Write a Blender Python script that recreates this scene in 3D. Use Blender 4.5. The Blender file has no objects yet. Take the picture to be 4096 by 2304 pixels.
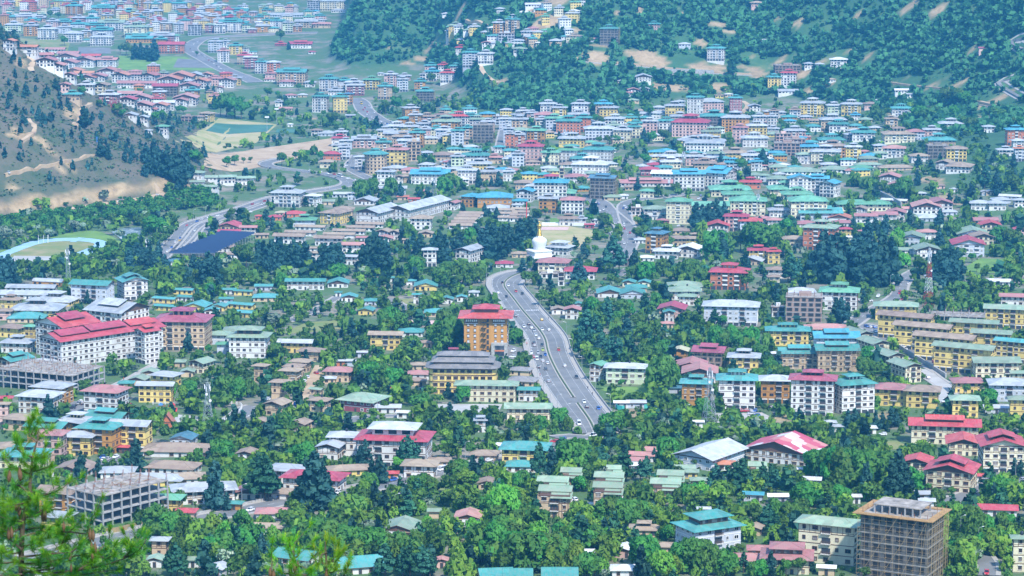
import bpy, math, random
import numpy as np
from mathutils import Vector, Matrix

SC = bpy.context.scene
COL = SC.collection
rnd = random.Random(7)
nrng = np.random.default_rng(11)
R = math.radians

# ------------------------------------------------------------------ camera
CAM_H, F4, PITCH = 234.0, 10000.0, R(9.32)          # height above the valley datum, focal length in photo pixels, tilt
cam_d = bpy.data.cameras.new('camera')
cam = bpy.data.objects.new('camera', cam_d)
COL.objects.link(cam)
cam.location = (0, 0, CAM_H)
cam.rotation_euler = (R(90) - PITCH, 0, 0)
cam_d.sensor_width = 36.0
cam_d.lens = 36.0 * F4 / 4096.0
cam_d.clip_start = 1.0
cam_d.clip_end = 30000.0
cam_d.dof.use_dof = True
cam_d.dof.focus_distance = 1300.0
cam_d.dof.aperture_fstop = 9.0
SC.camera = cam
HAZE = 0.000105

# ------------------------------------------------------------------ sky and sun
SUN_ELEV, SUN_AZ = R(50), R(156)                     # azimuth: clockwise from +Y (the way the camera looks)
world = bpy.data.worlds.new('World')
SC.world = world
world.use_nodes = True
wn = world.node_tree
bg = wn.nodes['Background']
sky = wn.nodes.new('ShaderNodeTexSky')
sky.sky_type = 'NISHITA'
sky.sun_disc = False
sky.sun_elevation = SUN_ELEV
sky.sun_rotation = SUN_AZ
sky.altitude = 2300
sky.air_density = 1.6
sky.dust_density = 0.6
sky.ozone_density = 4.0
wn.links.new(sky.outputs[0], bg.inputs[0])
bg.inputs[1].default_value = 0.15
sun_d = bpy.data.lights.new('sun', 'SUN')
sun_d.energy = 3.4
sun_d.angle = R(3.0)
sun_d.color = (1.0, 0.95, 0.87)
sun = bpy.data.objects.new('sun', sun_d)
COL.objects.link(sun)
sv = Vector((math.sin(SUN_AZ) * math.cos(SUN_ELEV), math.cos(SUN_AZ) * math.cos(SUN_ELEV), math.sin(SUN_ELEV)))
sun.rotation_euler = sv.to_track_quat('Z', 'Y').to_euler()
sun.location = (300, -200, 900)

SC.view_settings.view_transform = 'Standard'
SC.view_settings.look = 'None'
SC.view_settings.gamma = 1.0
SC.view_settings.exposure = 1.0
SC.render.engine = 'CYCLES'
SC.cycles.use_denoising = True
SC.cycles.max_bounces = 5
SC.cycles.diffuse_bounces = 2
SC.cycles.glossy_bounces = 2
SC.cycles.transmission_bounces = 2
SC.cycles.transparent_max_bounces = 4
SC.cycles.volume_bounces = 1

# ------------------------------------------------------------------ pixels and terrain
CT, ST = math.cos(PITCH), math.sin(PITCH)
_BD = np.array([-200, 0, 380, 640, 800, 870, 1235, 2000, 2780, 3570, 4500, 7000.])
_BZ = np.array([268, 232, 52, 12, 1, -4, -26, -41, -26, 6, 50, 190.])
_d = np.arange(-200, 7000, 10.0)
_z = np.interp(_d, _BD, _BZ)
_k = np.hanning(31); _k /= _k.sum()
_zs = np.convolve(np.pad(_z, 15, mode='edge'), _k, 'valid')
_zs[:60] = _z[:60]


def sstep(a, b, x):
    t = np.clip((x - a) / (b - a), 0, 1)
    return t * t * (3 - 2 * t)


_HX = np.array([-600, -300, -262, -235, -202, -150, -110, -42, 69, 185, 301, 400, 523, 700, 1500])
_HY = np.array([4300, 3600, 3330, 3190, 3123, 3140, 3149, 2837, 2748, 2800, 2830, 2748, 2546, 2300, 1500])


def lump(x, y, s, a, b):
    return np.sin(x / s + a + 1.7 * np.sin(y / s * 0.6 + b)) * np.cos(y / (s * 1.2) + b + 1.3 * np.sin(x / s * 0.7 + a))


def zt(x, y):
    """height of the land; x across, y away from the camera"""
    x = np.asarray(x, float); y = np.asarray(y, float)
    z = np.interp(y, _d, _zs)
    # bare spur on the left: high back crest and a lower nose with a road bench cut into it
    a = np.maximum(0, 0.71 * (-296 - x + 6 * lump(x, y, 55, 1, 2)))
    a = np.minimum(a, 210)
    ea = np.where(y < 2300, 0.28 + 0.72 * sstep(2040, 2300, y), 1 - sstep(2300, 2760, y)) * sstep(1960, 2060, y)
    ha = a * ea
    u = y - (1952 + 1.35 * (x + 403))
    hb = np.clip(18 + 0.47 * (-293 - x), 0, 120)
    p = np.interp(u, [-75, -40, 0, 9, 13, 20, 45, 95, 300], [0, 3, 10, 10, 16, 22, 29, 60, 140])
    hbf = np.minimum(p, hb) * (1 - sstep(2250, 2420, y))
    hbf = np.where(u < 9.5, np.minimum(p, np.clip(0.5 * (-250 - x), 0, 12)), hbf)
    left = np.where(u > 24, np.maximum(ha, hbf), hbf)
    left = left + np.where(left > 25, 2.5 * lump(x, y, 23, 0, 1), 0) + np.where((u > 9) & (left > 9), 1.6 * lump(x, y, 7, 0.5, 1.7) + 1.0 * lump(x, y, 3.1, 0.1, 0.7), 0)
    # forested slopes behind the town
    ub = y - np.interp(x, _HX, _HY)
    s = np.interp(ub, [0, 60, 160, 400, 900, 2500], [0, 6, 34, 128, 300, 760])
    s = s * (1 + 0.20 * lump(x, y, 130, 0.3, 0.9) + 0.10 * lump(x, y, 52, 2.0, 0.2)) * sstep(-262, -195, x)
    m = 20 * np.exp(-((x - 40) / 85) ** 2 - ((y - 2790) / 70) ** 2)
    # slopes rising at the far right of the town
    rr = np.maximum(0, x - 300 - 0.05 * (y - 2000)) * 0.10 * sstep(1900, 2300, y)
    return z + left + np.maximum(s, 0) + m + rr


_ds = np.concatenate([np.arange(560, 2400, 3.0), np.arange(2400, 6500, 5.0)])


def hit(u, v, up=0.0):
    """photo pixel (4096 x 2304) -> where its ray meets the land (raised by up)"""
    dy = CT * F4 - ST * (v - 1152); dz = -ST * F4 - CT * (v - 1152); dx = u - 2048
    X = _ds * dx / dy; Z = CAM_H + _ds * dz / dy
    g = Z - zt(X, _ds) - up
    k = np.argmax(g < 0)
    if g[k] >= 0: k = len(_ds) - 1
    if k == 0: t = _ds[0]
    else: t = _ds[k - 1] + (_ds[k] - _ds[k - 1]) * g[k - 1] / (g[k - 1] - g[k] + 1e-9)
    x = t * dx / dy
    return Vector((x, t, float(zt(x, t)) + up))


def proj(p):
    y, z = p[1], p[2] - CAM_H
    dep = y * CT - z * ST
    upc = y * ST + z * CT
    return 2048 + F4 * p[0] / dep, 1152 - F4 * upc / dep


def pxm(p):
    return F4 / (p[1] * CT - (p[2] - CAM_H) * ST)      # photo pixels per metre at p


ZF = 1024 / 2576.0
def TP(t, x, y):
    """tile-local coordinates of my notes -> photo pixels"""
    return (t // 10) * 1024 + x * ZF, (t % 10) * 576 + y * ZF


def gz(x, y): return float(zt(x, y))


# ------------------------------------------------------------------ materials
MATS = {}
def new_mat(name):
    m = bpy.data.materials.new(name); m.use_nodes = True
    nt = m.node_tree
    b = nt.nodes['Principled BSDF']
    MATS[name] = m
    return m, nt, b


def nd(nt, t, **kw):
    n = nt.nodes.new(t)
    for k, v in kw.items(): setattr(n, k, v)
    return n


def mixc(nt, fac, a, b, mode='MIX'):
    n = nd(nt, 'ShaderNodeMix', data_type='RGBA', blend_type=mode)
    for i, v in ((0, fac), (6, a), (7, b)):
        if hasattr(v, 'is_linked') or hasattr(v, 'links'): nt.links.new(v, n.inputs[i])
        elif i == 0: n.inputs[0].default_value = v
        else: n.inputs[i].default_value = (*v, 1) if len(v) == 3 else v
    return n.outputs[2]


def noise(nt, scale, detail=4, rough=0.55, coord='Object', dist=0.0, vec=None, sc3=None):
    if vec is None:
        tc = nd(nt, 'ShaderNodeTexCoord'); vec = tc.outputs[coord]
    if sc3:
        mp = nd(nt, 'ShaderNodeMapping'); mp.inputs['Scale'].default_value = sc3
        nt.links.new(vec, mp.inputs[0]); vec = mp.outputs[0]
    n = nd(nt, 'ShaderNodeTexNoise')
    n.inputs['Scale'].default_value = scale; n.inputs['Detail'].default_value = detail
    n.inputs['Roughness'].default_value = rough; n.inputs['Distortion'].default_value = dist
    nt.links.new(vec, n.inputs['Vector'])
    return n.outputs['Fac']


def ramp(nt, fac, stops):
    r = nd(nt, 'ShaderNodeValToRGB')
    el = r.color_ramp.elements
    while len(el) < len(stops): el.new(0.5)
    for e, (p, c) in zip(el, stops):
        e.position = p; e.color = (*c, 1) if len(c) == 3 else c
    nt.links.new(fac, r.inputs[0])
    return r.outputs[0]


def randval(nt, lo, hi):
    oi = nd(nt, 'ShaderNodeObjectInfo')
    mr = nd(nt, 'ShaderNodeMapRange')
    mr.inputs[3].default_value = lo; mr.inputs[4].default_value = hi
    nt.links.new(oi.outputs['Random'], mr.inputs[0])
    return mr.outputs[0]


def bump(nt, b, h, strength=0.4, dist=0.1):
    n = nd(nt, 'ShaderNodeBump'); n.inputs['Strength'].default_value = strength; n.inputs['Distance'].default_value = dist
    nt.links.new(h, n.inputs['Height']); nt.links.new(n.outputs[0], b.inputs['Normal'])


def gray(v): return (v, v, v)


def wall_mat(name, c, dirt=0.35):
    m, nt, b = new_mat(name)
    f = ramp(nt, noise(nt, 0.35, 5, 0.6, sc3=(1, 1, 0.25)), [(0.35, gray(0)), (0.75, gray(1))])
    d = tuple(v * (1 - dirt * 0.6) for v in c); d = (d[0], d[1] * 0.98, d[2] * 0.94)
    c1 = mixc(nt, f, c, d)
    f2 = ramp(nt, noise(nt, 2.5, 3), [(0.3, gray(0.88)), (0.7, gray(1.06))])
    c2 = mixc(nt, 1.0, c1, f2, 'MULTIPLY')
    hs = nd(nt, 'ShaderNodeHueSaturation')
    nt.links.new(randval(nt, 0.86, 1.10), hs.inputs['Value'])
    nt.links.new(c2, hs.inputs['Color'])
    nt.links.new(hs.outputs[0], b.inputs['Base Color'])
    b.inputs['Roughness'].default_value = 0.85
    return m


def roof_mat(name, c, c2, rough=0.45, spots=0.5, metal=0.0):
    m, nt, b = new_mat(name)
    tc = nd(nt, 'ShaderNodeTexCoord')
    f = ramp(nt, noise(nt, 0.22, 5, 0.65, dist=0.6, vec=tc.outputs['Object']), [(0.42, gray(0)), (0.72, gray(spots))])
    col = mixc(nt, f, c, c2)
    v = nd(nt, 'ShaderNodeTexVoronoi'); v.feature = 'F1'; v.inputs['Scale'].default_value = 0.32; v.distance = 'CHEBYCHEV'
    nt.links.new(tc.outputs['Object'], v.inputs['Vector'])
    sh = ramp(nt, v.outputs['Color'], [(0.0, gray(0.74)), (1.0, gray(1.14))])
    st_ = ramp(nt, noise(nt, 1.1, 6, 0.7, vec=tc.outputs['Object'], sc3=(1.6, 0.25, 0.6)), [(0.40, gray(0)), (0.70, gray(0.65))])
    col = mixc(nt, st_, col, tuple(0.5 * a_ + 0.5 * g_ for a_, g_ in zip(c2, (0.34, 0.28, 0.24))))
    col = mixc(nt, 1.0, col, sh, 'MULTIPLY')
    w1 = nd(nt, 'ShaderNodeTexWave', bands_direction='X'); w1.inputs['Scale'].default_value = 0.55; w1.inputs['Distortion'].default_value = 0
    nt.links.new(tc.outputs['Object'], w1.inputs['Vector'])
    col = mixc(nt, 1.0, col, ramp(nt, w1.outputs['Fac'], [(0.0, gray(0.90)), (0.25, gray(1.0))]), 'MULTIPLY')
    hs = nd(nt, 'ShaderNodeHueSaturation')
    nt.links.new(randval(nt, 0.80, 1.12), hs.inputs['Value'])
    nt.links.new(randval(nt, 0.488, 0.512), hs.inputs['Hue'])
    nt.links.new(col, hs.inputs['Color'])
    nt.links.new(hs.outputs[0], b.inputs['Base Color'])
    b.inputs['Roughness'].default_value = rough
    b.inputs['Metallic'].default_value = metal
    bump(nt, b, w1.outputs['Fac'], 0.25, 0.05)
    return m


def plain(name, c, rough=0.7, metal=0.0, var=0.12, sc=1.5):
    m, nt, b = new_mat(name)
    f = ramp(nt, noise(nt, sc, 4), [(0.3, gray(1 - var)), (0.7, gray(1 + var * 0.5))])
    nt.links.new(mixc(nt, 1.0, c, f, 'MULTIPLY'), b.inputs['Base Color'])
    b.inputs['Roughness'].default_value = rough; b.inputs['Metallic'].default_value = metal
    return m


WALLC = dict(w=(0.77, 0.77, 0.76), c=(0.78, 0.72, 0.52), y=(0.80, 0.61, 0.20), o=(0.56, 0.28, 0.065), t=(0.62, 0.47, 0.31),
             p=(0.70, 0.47, 0.42), b=(0.50, 0.54, 0.62), g=(0.20, 0.185, 0.17), r=(0.60, 0.20, 0.09), m=(0.30, 0.07, 0.09),
             e=(0.58, 0.68, 0.46), n=(0.40, 0.27, 0.22), d=(0.16, 0.09, 0.06), q=(0.14, 0.13, 0.12))
WALLN = dict(w='white', c='cream', y='yellow', o='ochre', t='tan', p='pink', b='blue-grey', g='grey', r='brick-orange', m='maroon',
             e='pale green', n='bare brick', d='dark timber', q='dark grey')
ROOFC = dict(t=((0.045, 0.33, 0.30), (0.13, 0.36, 0.33)), s=((0.42, 0.46, 0.50), (0.62, 0.64, 0.65)), r=((0.50, 0.045, 0.075), (0.58, 0.12, 0.13)),
             k=((0.52, 0.20, 0.20), (0.42, 0.27, 0.22)), o=((0.62, 0.20, 0.10), (0.52, 0.24, 0.16)), g=((0.13, 0.42, 0.24), (0.20, 0.44, 0.30)),
             G=((0.25, 0.40, 0.27), (0.38, 0.42, 0.30)), n=((0.40, 0.31, 0.22), (0.30, 0.20, 0.15)), w=((0.78, 0.79, 0.80), (0.66, 0.67, 0.68)),
             b=((0.05, 0.19, 0.28), (0.10, 0.26, 0.34)), u=((0.045, 0.34, 0.46), (0.10, 0.42, 0.52)), m=((0.34, 0.06, 0.13), (0.42, 0.11, 0.16)),
             z=((0.20, 0.20, 0.21), (0.33, 0.31, 0.29)), c=((0.60, 0.55, 0.33), (0.5, 0.45, 0.3)), f=((0.42, 0.40, 0.37), (0.3, 0.28, 0.26)), p=((0.52, 0.16, 0.18), (0.5, 0.2, 0.2)))
ROOFN = dict(t='teal', s='silver', r='red', k='faded pink', o='orange', g='green', G='grey-green', n='rusty brown', w='white', b='dark blue',
             u='turquoise', m='maroon', z='grey shingle', c='straw-coloured', f='bare concrete', p='patched pink')
for k_, c_ in WALLC.items(): wall_mat('wall_' + k_, c_)
for k_, (c_, c2_) in ROOFC.items(): roof_mat('roof_' + k_, c_, c2_, rough=0.7 if k_ in 'nzkf' else 0.5, spots=0.95 if k_ in 'nkG' else 0.8)
m, nt, b = new_mat('roof_p')
v_ = nd(nt, 'ShaderNodeTexVoronoi'); v_.distance = 'CHEBYCHEV'; v_.inputs['Scale'].default_value = 0.2; v_.inputs['Randomness'].default_value = 0.6
tc_ = nd(nt, 'ShaderNodeTexCoord'); nt.links.new(tc_.outputs['Object'], v_.inputs['Vector'])
sx_ = nd(nt, 'ShaderNodeSeparateColor'); nt.links.new(v_.outputs['Color'], sx_.inputs[0])
r_ = nd(nt, 'ShaderNodeValToRGB'); nt.links.new(sx_.outputs[0], r_.inputs[0]); r_.color_ramp.interpolation = 'CONSTANT'
el_ = r_.color_ramp.elements
while len(el_) < 5: el_.new(0.5)
for e_, (p_, c_) in zip(el_, ((0, (0.50, 0.10, 0.14)), (0.3, (0.56, 0.24, 0.22)), (0.52, (0.44, 0.07, 0.12)), (0.72, (0.60, 0.45, 0.42)), (0.86, (0.62, 0.62, 0.66)))): e_.position = p_; e_.color = (*c_, 1)
nt.links.new(r_.outputs[0], b.inputs['Base Color']); b.inputs['Roughness'].default_value = 0.6
plain('timber', (0.13, 0.07, 0.045)); plain('trim_white', (0.74, 0.73, 0.70)); plain('concrete', (0.36, 0.36, 0.36), 0.9, var=0.35, sc=0.4)
plain('slab', (0.36, 0.32, 0.28), 0.9, var=0.55, sc=0.35); plain('bamboo', (0.36, 0.26, 0.13)); plain('rust', (0.22, 0.09, 0.05)); plain('steel', (0.55, 0.57, 0.60), 0.4, 0.6)
plain('gold', (0.80, 0.52, 0.10), 0.3, 0.8); plain('chalk', (0.74, 0.74, 0.75), 0.7, var=0.08); plain('stone', (0.40, 0.39, 0.37), 0.9, var=0.35, sc=0.8)
plain('void', (0.022, 0.02, 0.02), 0.9); plain('formwork', (0.42, 0.25, 0.10), 0.85, var=0.35, sc=0.9); plain('netting', (0.06, 0.42, 0.36), 0.8); plain('tarp_blue', (0.05, 0.17, 0.55), 0.6); plain('tank_black', (0.02, 0.025, 0.035), 0.4)
plain('red_paint', (0.60, 0.05, 0.05)); plain('yellow_paint', (0.75, 0.50, 0.05)); plain('blue_paint', (0.05, 0.2, 0.6)); plain('kerb', (0.42, 0.39, 0.35), 0.9, var=0.25)
plain('white_paint', (0.78, 0.78, 0.78), 0.7, var=0.1); plain('shop_dark', (0.045, 0.05, 0.06), 0.5)
m, nt, b = new_mat('glass'); b.inputs['Roughness'].default_value = 0.12; b.inputs['Specular IOR Level'].default_value = 0.7
gn_ = noise(nt, 0.33, 0, 0.5); ga_ = nd(nt, 'ShaderNodeMath', operation='ADD'); nt.links.new(gn_, ga_.inputs[0]); nt.links.new(randval(nt, -0.45, 0.45), ga_.inputs[1])
nt.links.new(ramp(nt, ga_.outputs[0], [(0.30, (0.010, 0.014, 0.022)), (0.60, (0.045, 0.055, 0.075)), (0.74, (0.10, 0.11, 0.13)), (0.82, (0.34, 0.32, 0.30))]), b.inputs['Base Color'])
m, nt, b = new_mat('panel'); b.inputs['Base Color'].default_value = (0.010, 0.016, 0.055, 1); b.inputs['Roughness'].default_value = 0.35
m, nt, b = new_mat('glass_blue'); b.inputs['Base Color'].default_value = (0.01, 0.07, 0.24, 1); b.inputs['Roughness'].default_value = 0.1
m, nt, b = new_mat('asphalt'); nt.links.new(ramp(nt, noise(nt, 0.05, 6, 0.7), [(0.3, (0.14, 0.14, 0.14)), (0.5, (0.19, 0.19, 0.188)), (0.7, (0.25, 0.245, 0.24))]), b.inputs['Base Color']); b.inputs['Roughness'].default_value = 0.85
m, nt, b = new_mat('dirt'); nt.links.new(ramp(nt, noise(nt, 0.06, 7, 0.7), [(0.25, (0.30, 0.19, 0.11)), (0.5, (0.47, 0.34, 0.21)), (0.8, (0.60, 0.47, 0.32))]), b.inputs['Base Color']); b.inputs['Roughness'].default_value = 0.95
m, nt, b = new_mat('lawn'); nt.links.new(ramp(nt, noise(nt, 0.035, 7, 0.7), [(0.30, (0.36, 0.29, 0.15)), (0.48, (0.22, 0.24, 0.08)), (0.7, (0.12, 0.22, 0.05))]), b.inputs['Base Color']); b.inputs['Roughness'].default_value = 0.95
m, nt, b = new_mat('dry_lawn'); nt.links.new(ramp(nt, noise(nt, 0.03, 8, 0.7), [(0.34, (0.50, 0.40, 0.24)), (0.5, (0.42, 0.36, 0.17)), (0.62, (0.28, 0.30, 0.10)), (0.75, (0.18, 0.28, 0.06))]), b.inputs['Base Color']); b.inputs['Roughness'].default_value = 0.95
m, nt, b = new_mat('grass'); nt.links.new(ramp(nt, noise(nt, 0.05, 7, 0.7), [(0.3, (0.09, 0.19, 0.035)), (0.7, (0.20, 0.34, 0.06))]), b.inputs['Base Color']); b.inputs['Roughness'].default_value = 0.95
plain('hedge', (0.08, 0.13, 0.05), 0.95, var=0.5, sc=1.0)
m, nt, b = new_mat('turf'); nt.links.new(ramp(nt, noise(nt, 0.04, 3), [(0.3, (0.045, 0.14, 0.075)), (0.7, (0.07, 0.19, 0.10))]), b.inputs['Base Color'])
m, nt, b = new_mat('track'); nt.links.new(ramp(nt, noise(nt, 0.1, 4), [(0.3, (0.30, 0.50, 0.68)), (0.7, (0.40, 0.60, 0.78))]), b.inputs['Base Color'])
m, nt, b = new_mat('paving'); nt.links.new(ramp(nt, noise(nt, 0.08, 6, 0.7), [(0.3, (0.38, 0.36, 0.33)), (0.7, (0.56, 0.53, 0.49))]), b.inputs['Base Color'])
m, nt, b = new_mat('water')
wv = noise(nt, 0.12, 6, 0.7, sc3=(1, 0.35, 1))
nt.links.new(ramp(nt, wv, [(0.45, (0.16, 0.22, 0.25)), (0.58, (0.35, 0.42, 0.45)), (0.68, (0.75, 0.8, 0.82))]), b.inputs['Base Color']); b.inputs['Roughness'].default_value = 0.25
bump(nt, b, wv, 0.6, 0.5)


def leaf_mat(name, c, c2, trans=0.5, hue=0.03):
    m, nt, b = new_mat(name)
    f = noise(nt, 0.45, 3)
    col = mixc(nt, ramp(nt, f, [(0.35, gray(0)), (0.65, gray(1))]), c, c2)
    hs = nd(nt, 'ShaderNodeHueSaturation')
    at_ = nd(nt, 'ShaderNodeAttribute'); at_.attribute_name = 'tint'
    ad_ = nd(nt, 'ShaderNodeMath', operation='ADD'); nt.links.new(randval(nt, 0.75, 1.25), ad_.inputs[0]); nt.links.new(at_.outputs['Fac'], ad_.inputs[1])
    nt.links.new(ad_.outputs[0], hs.inputs['Value'])
    nt.links.new(randval(nt, 0.5 - hue, 0.5 + hue), hs.inputs['Hue'])
    nt.links.new(col, hs.inputs['Color'])
    nt.links.new(hs.outputs[0], b.inputs['Base Color'])
    b.inputs['Roughness'].default_value = 0.7
    b.inputs['Specular IOR Level'].default_value = 0.25
    tr = nd(nt, 'ShaderNodeBsdfTranslucent'); nt.links.new(hs.outputs[0], tr.inputs[0])
    mx = nd(nt, 'ShaderNodeMixShader'); mx.inputs[0].default_value = trans
    nt.links.new(b.outputs[0], mx.inputs[1]); nt.links.new(tr.outputs[0], mx.inputs[2])
    nt.links.new(mx.outputs[0], nt.nodes['Material Output'].inputs[0])
    return m


leaf_mat('leaf_mid', (0.07, 0.22, 0.045), (0.16, 0.36, 0.06))
leaf_mat('leaf_bright', (0.16, 0.42, 0.05), (0.28, 0.53, 0.07))
leaf_mat('leaf_willow', (0.07, 0.25, 0.05), (0.17, 0.40, 0.07))
leaf_mat('leaf_dark', (0.022, 0.09, 0.085), (0.05, 0.15, 0.115), 0.3)
leaf_mat('leaf_pine', (0.03, 0.14, 0.09), (0.065, 0.21, 0.11), 0.3)
leaf_mat('leaf_flower', (0.15, 0.30, 0.16), (0.42, 0.52, 0.38), 0.3)
leaf_mat('leaf_forest', (0.045, 0.16, 0.06), (0.11, 0.28, 0.085), 0.4, 0.02)
leaf_mat('needle', (0.09, 0.33, 0.015), (0.21, 0.48, 0.03), 0.5)
leaf_mat('needle_dark', (0.05, 0.22, 0.03), (0.11, 0.34, 0.04), 0.45)
leaf_mat('needle_new', (0.30, 0.46, 0.03), (0.40, 0.52, 0.06), 0.3)
plain('bark', (0.10, 0.075, 0.055), 0.95, var=0.4, sc=3); plain('cone', (0.14, 0.08, 0.04), 0.8, var=0.5, sc=60)

# ground: vertex attribute 'dirt' marks bare cuttings, 'hill' the dry scrub of the left spur, 'slope' the forest floor
m, nt, b = new_mat('ground')
g1 = ramp(nt, noise(nt, 0.022, 9, 0.72), [(0.30, (0.34, 0.28, 0.21)), (0.43, (0.21, 0.20, 0.15)), (0.50, (0.09, 0.15, 0.055)), (0.60, (0.07, 0.15, 0.04)), (0.72, (0.19, 0.19, 0.12))])
g2 = ramp(nt, noise(nt, 0.03, 9, 0.72), [(0.32, (0.05, 0.085, 0.035)), (0.46, (0.09, 0.10, 0.055)), (0.60, (0.14, 0.115, 0.08)), (0.75, (0.07, 0.10, 0.04))])
g3 = ramp(nt, noise(nt, 0.02, 9, 0.7), [(0.36, (0.03, 0.095, 0.035)), (0.54, (0.05, 0.13, 0.045)), (0.66, (0.10, 0.17, 0.06)), (0.76, (0.34, 0.27, 0.15))])
g4 = ramp(nt, noise(nt, 0.07, 10, 0.8, dist=0.8), [(0.28, (0.16, 0.11, 0.06)), (0.42, (0.30, 0.21, 0.11)), (0.55, (0.42, 0.30, 0.165)), (0.75, (0.54, 0.42, 0.26))])
def att(n_):
    a_ = nd(nt, 'ShaderNodeAttribute'); a_.attribute_name = n_; return a_.outputs['Fac']
c_ = mixc(nt, att('slope'), g1, g3)
c_ = mixc(nt, att('hill'), c_, g2)
c_ = mixc(nt, att('dirt'), c_, g4)
nt.links.new(c_, b.inputs['Base Color']); b.inputs['Roughness'].default_value = 0.95
bump(nt, b, noise(nt, 0.25, 8, 0.7), 0.7, 0.8)


# ------------------------------------------------------------------ mesh helpers
class MB:
    """collects faces with material names, then links them as one mesh object"""
    def __init__(s): s.v, s.f, s.m, s.mats = [], [], [], []

    def mi(s, mat):
        if mat not in s.mats: s.mats.append(mat)
        return s.mats.index(mat)

    def poly(s, pts, mat):
        n = len(s.v); s.v += [tuple(p) for p in pts]; s.f.append(tuple(range(n, n + len(pts)))); s.m.append(s.mi(mat))

    def hexa(s, p, mat):
        n = len(s.v); s.v += [tuple(q) for q in p]; k = s.mi(mat)
        for f in ((0, 3, 2, 1), (4, 5, 6, 7), (0, 1, 5, 4), (1, 2, 6, 5), (2, 3, 7, 6), (3, 0, 4, 7)):
            s.f.append(tuple(n + i for i in f)); s.m.append(k)

    def box(s, x0, x1, y0, y1, z0, z1, mat):
        s.hexa([(x0, y0, z0), (x1, y0, z0), (x1, y1, z0), (x0, y1, z0), (x0, y0, z1), (x1, y0, z1), (x1, y1, z1), (x0, y1, z1)], mat)

    def bar(s, a, b, w, mat, w2=None, n=4):
        a, b = Vector(a), Vector(b); d = (b - a)
        if d.length < 1e-6: return
        d.normalize()
        e = d.cross(Vector((0, 0, 1)) if abs(d.z) < 0.95 else Vector((1, 0, 0))).normalized(); g = d.cross(e)
        w2 = w if w2 is None else w2
        k0 = len(s.v); k = s.mi(mat)
        for c, r in ((a, w), (b, w2)):
            for i in range(n):
                t = 2 * math.pi * (i + 0.5) / n
                s.v.append(tuple(c + (e * math.cos(t) + g * math.sin(t)) * r * 0.5))
        for i in range(n):
            j = (i + 1) % n
            s.f.append((k0 + i, k0 + n + i, k0 + n + j, k0 + j)); s.m.append(k)
        s.f.append(tuple(k0 + i for i in range(n))); s.m.append(k)
        s.f.append(tuple(k0 + n + i for i in reversed(range(n)))); s.m.append(k)

    def lathe(s, prof, mat, n=16, c=(0, 0, 0), sq=False, rot=0.0):
        k0 = len(s.v); k = s.mi(mat)
        for r, z in prof:
            for i in range(n):
                t = 2 * math.pi * i / n + rot
                s.v.append((c[0] + r * math.cos(t), c[1] + r * math.sin(t), c[2] + z))
        for a in range(len(prof) - 1):
            for i in range(n):
                j = (i + 1) % n
                s.f.append((k0 + a * n + i, k0 + a * n + j, k0 + (a + 1) * n + j, k0 + (a + 1) * n + i)); s.m.append(k)
        s.f.append(tuple(k0 + i for i in reversed(range(n)))); s.m.append(k)
        e = k0 + (len(prof) - 1) * n
        s.f.append(tuple(e + i for i in range(n))); s.m.append(k)

    def mesh(s, name, smooth=False):
        me = bpy.data.meshes.new(name)
        me.from_pydata(s.v, [], s.f)
        for q in s.mats: me.materials.append(MATS[q])
        if len(s.mats) > 1: me.polygons.foreach_set('material_index', s.m)
        if smooth: me.polygons.foreach_set('use_smooth', [True] * len(s.f))
        me.update()
        return me

    def build(s, name, parent=None, smooth=False, loc=None):
        return link(name, s.mesh(name, smooth), parent, loc)


def link(name, data, parent=None, loc=None, rz=0.0, scale=None):
    o = bpy.data.objects.new(name, data)
    if parent is not None: o.parent = parent
    if loc is not None: o.location = loc
    if rz: o.rotation_euler = (0, 0, rz)
    if scale is not None: o.scale = scale
    COL.objects.link(o)
    return o


def tag(o, label=None, cat=None, group=None, kind=None):
    for k, v in (('label', label), ('category', cat), ('group', group), ('kind', kind)):
        if v: o[k] = v
    return o


def empty(name, loc, rz=0.0):
    o = link(name, None, None, loc, rz); o.empty_display_size = 1
    return o


def arrays_mesh(name, V, Fq, mat, smooth=False, normals=None):
    """numpy vertices (n,3) and faces (m,k) -> mesh"""
    me = bpy.data.meshes.new(name)
    V = np.ascontiguousarray(V, np.float32); Fq = np.ascontiguousarray(Fq, np.int32)
    k = Fq.shape[1]
    me.vertices.add(len(V)); me.vertices.foreach_set('co', V.ravel())
    me.loops.add(Fq.size); me.loops.foreach_set('vertex_index', Fq.ravel())
    me.polygons.add(len(Fq))
    me.polygons.foreach_set('loop_start', np.arange(0, Fq.size, k, dtype=np.int32))
    me.polygons.foreach_set('loop_total', np.full(len(Fq), k, np.int32))
    me.update(calc_edges=True)
    for q in ([mat] if isinstance(mat, str) else mat): me.materials.append(MATS[q])
    if smooth or normals is not None: me.polygons.foreach_set('use_smooth', np.ones(len(Fq), bool))
    if normals is not None:
        me.normals_split_custom_set_from_vertices(np.ascontiguousarray(normals, np.float32))
    return me


LABELS = {}
LATE = []          # things that wait for a label: (object, phrase, category, px)

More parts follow.
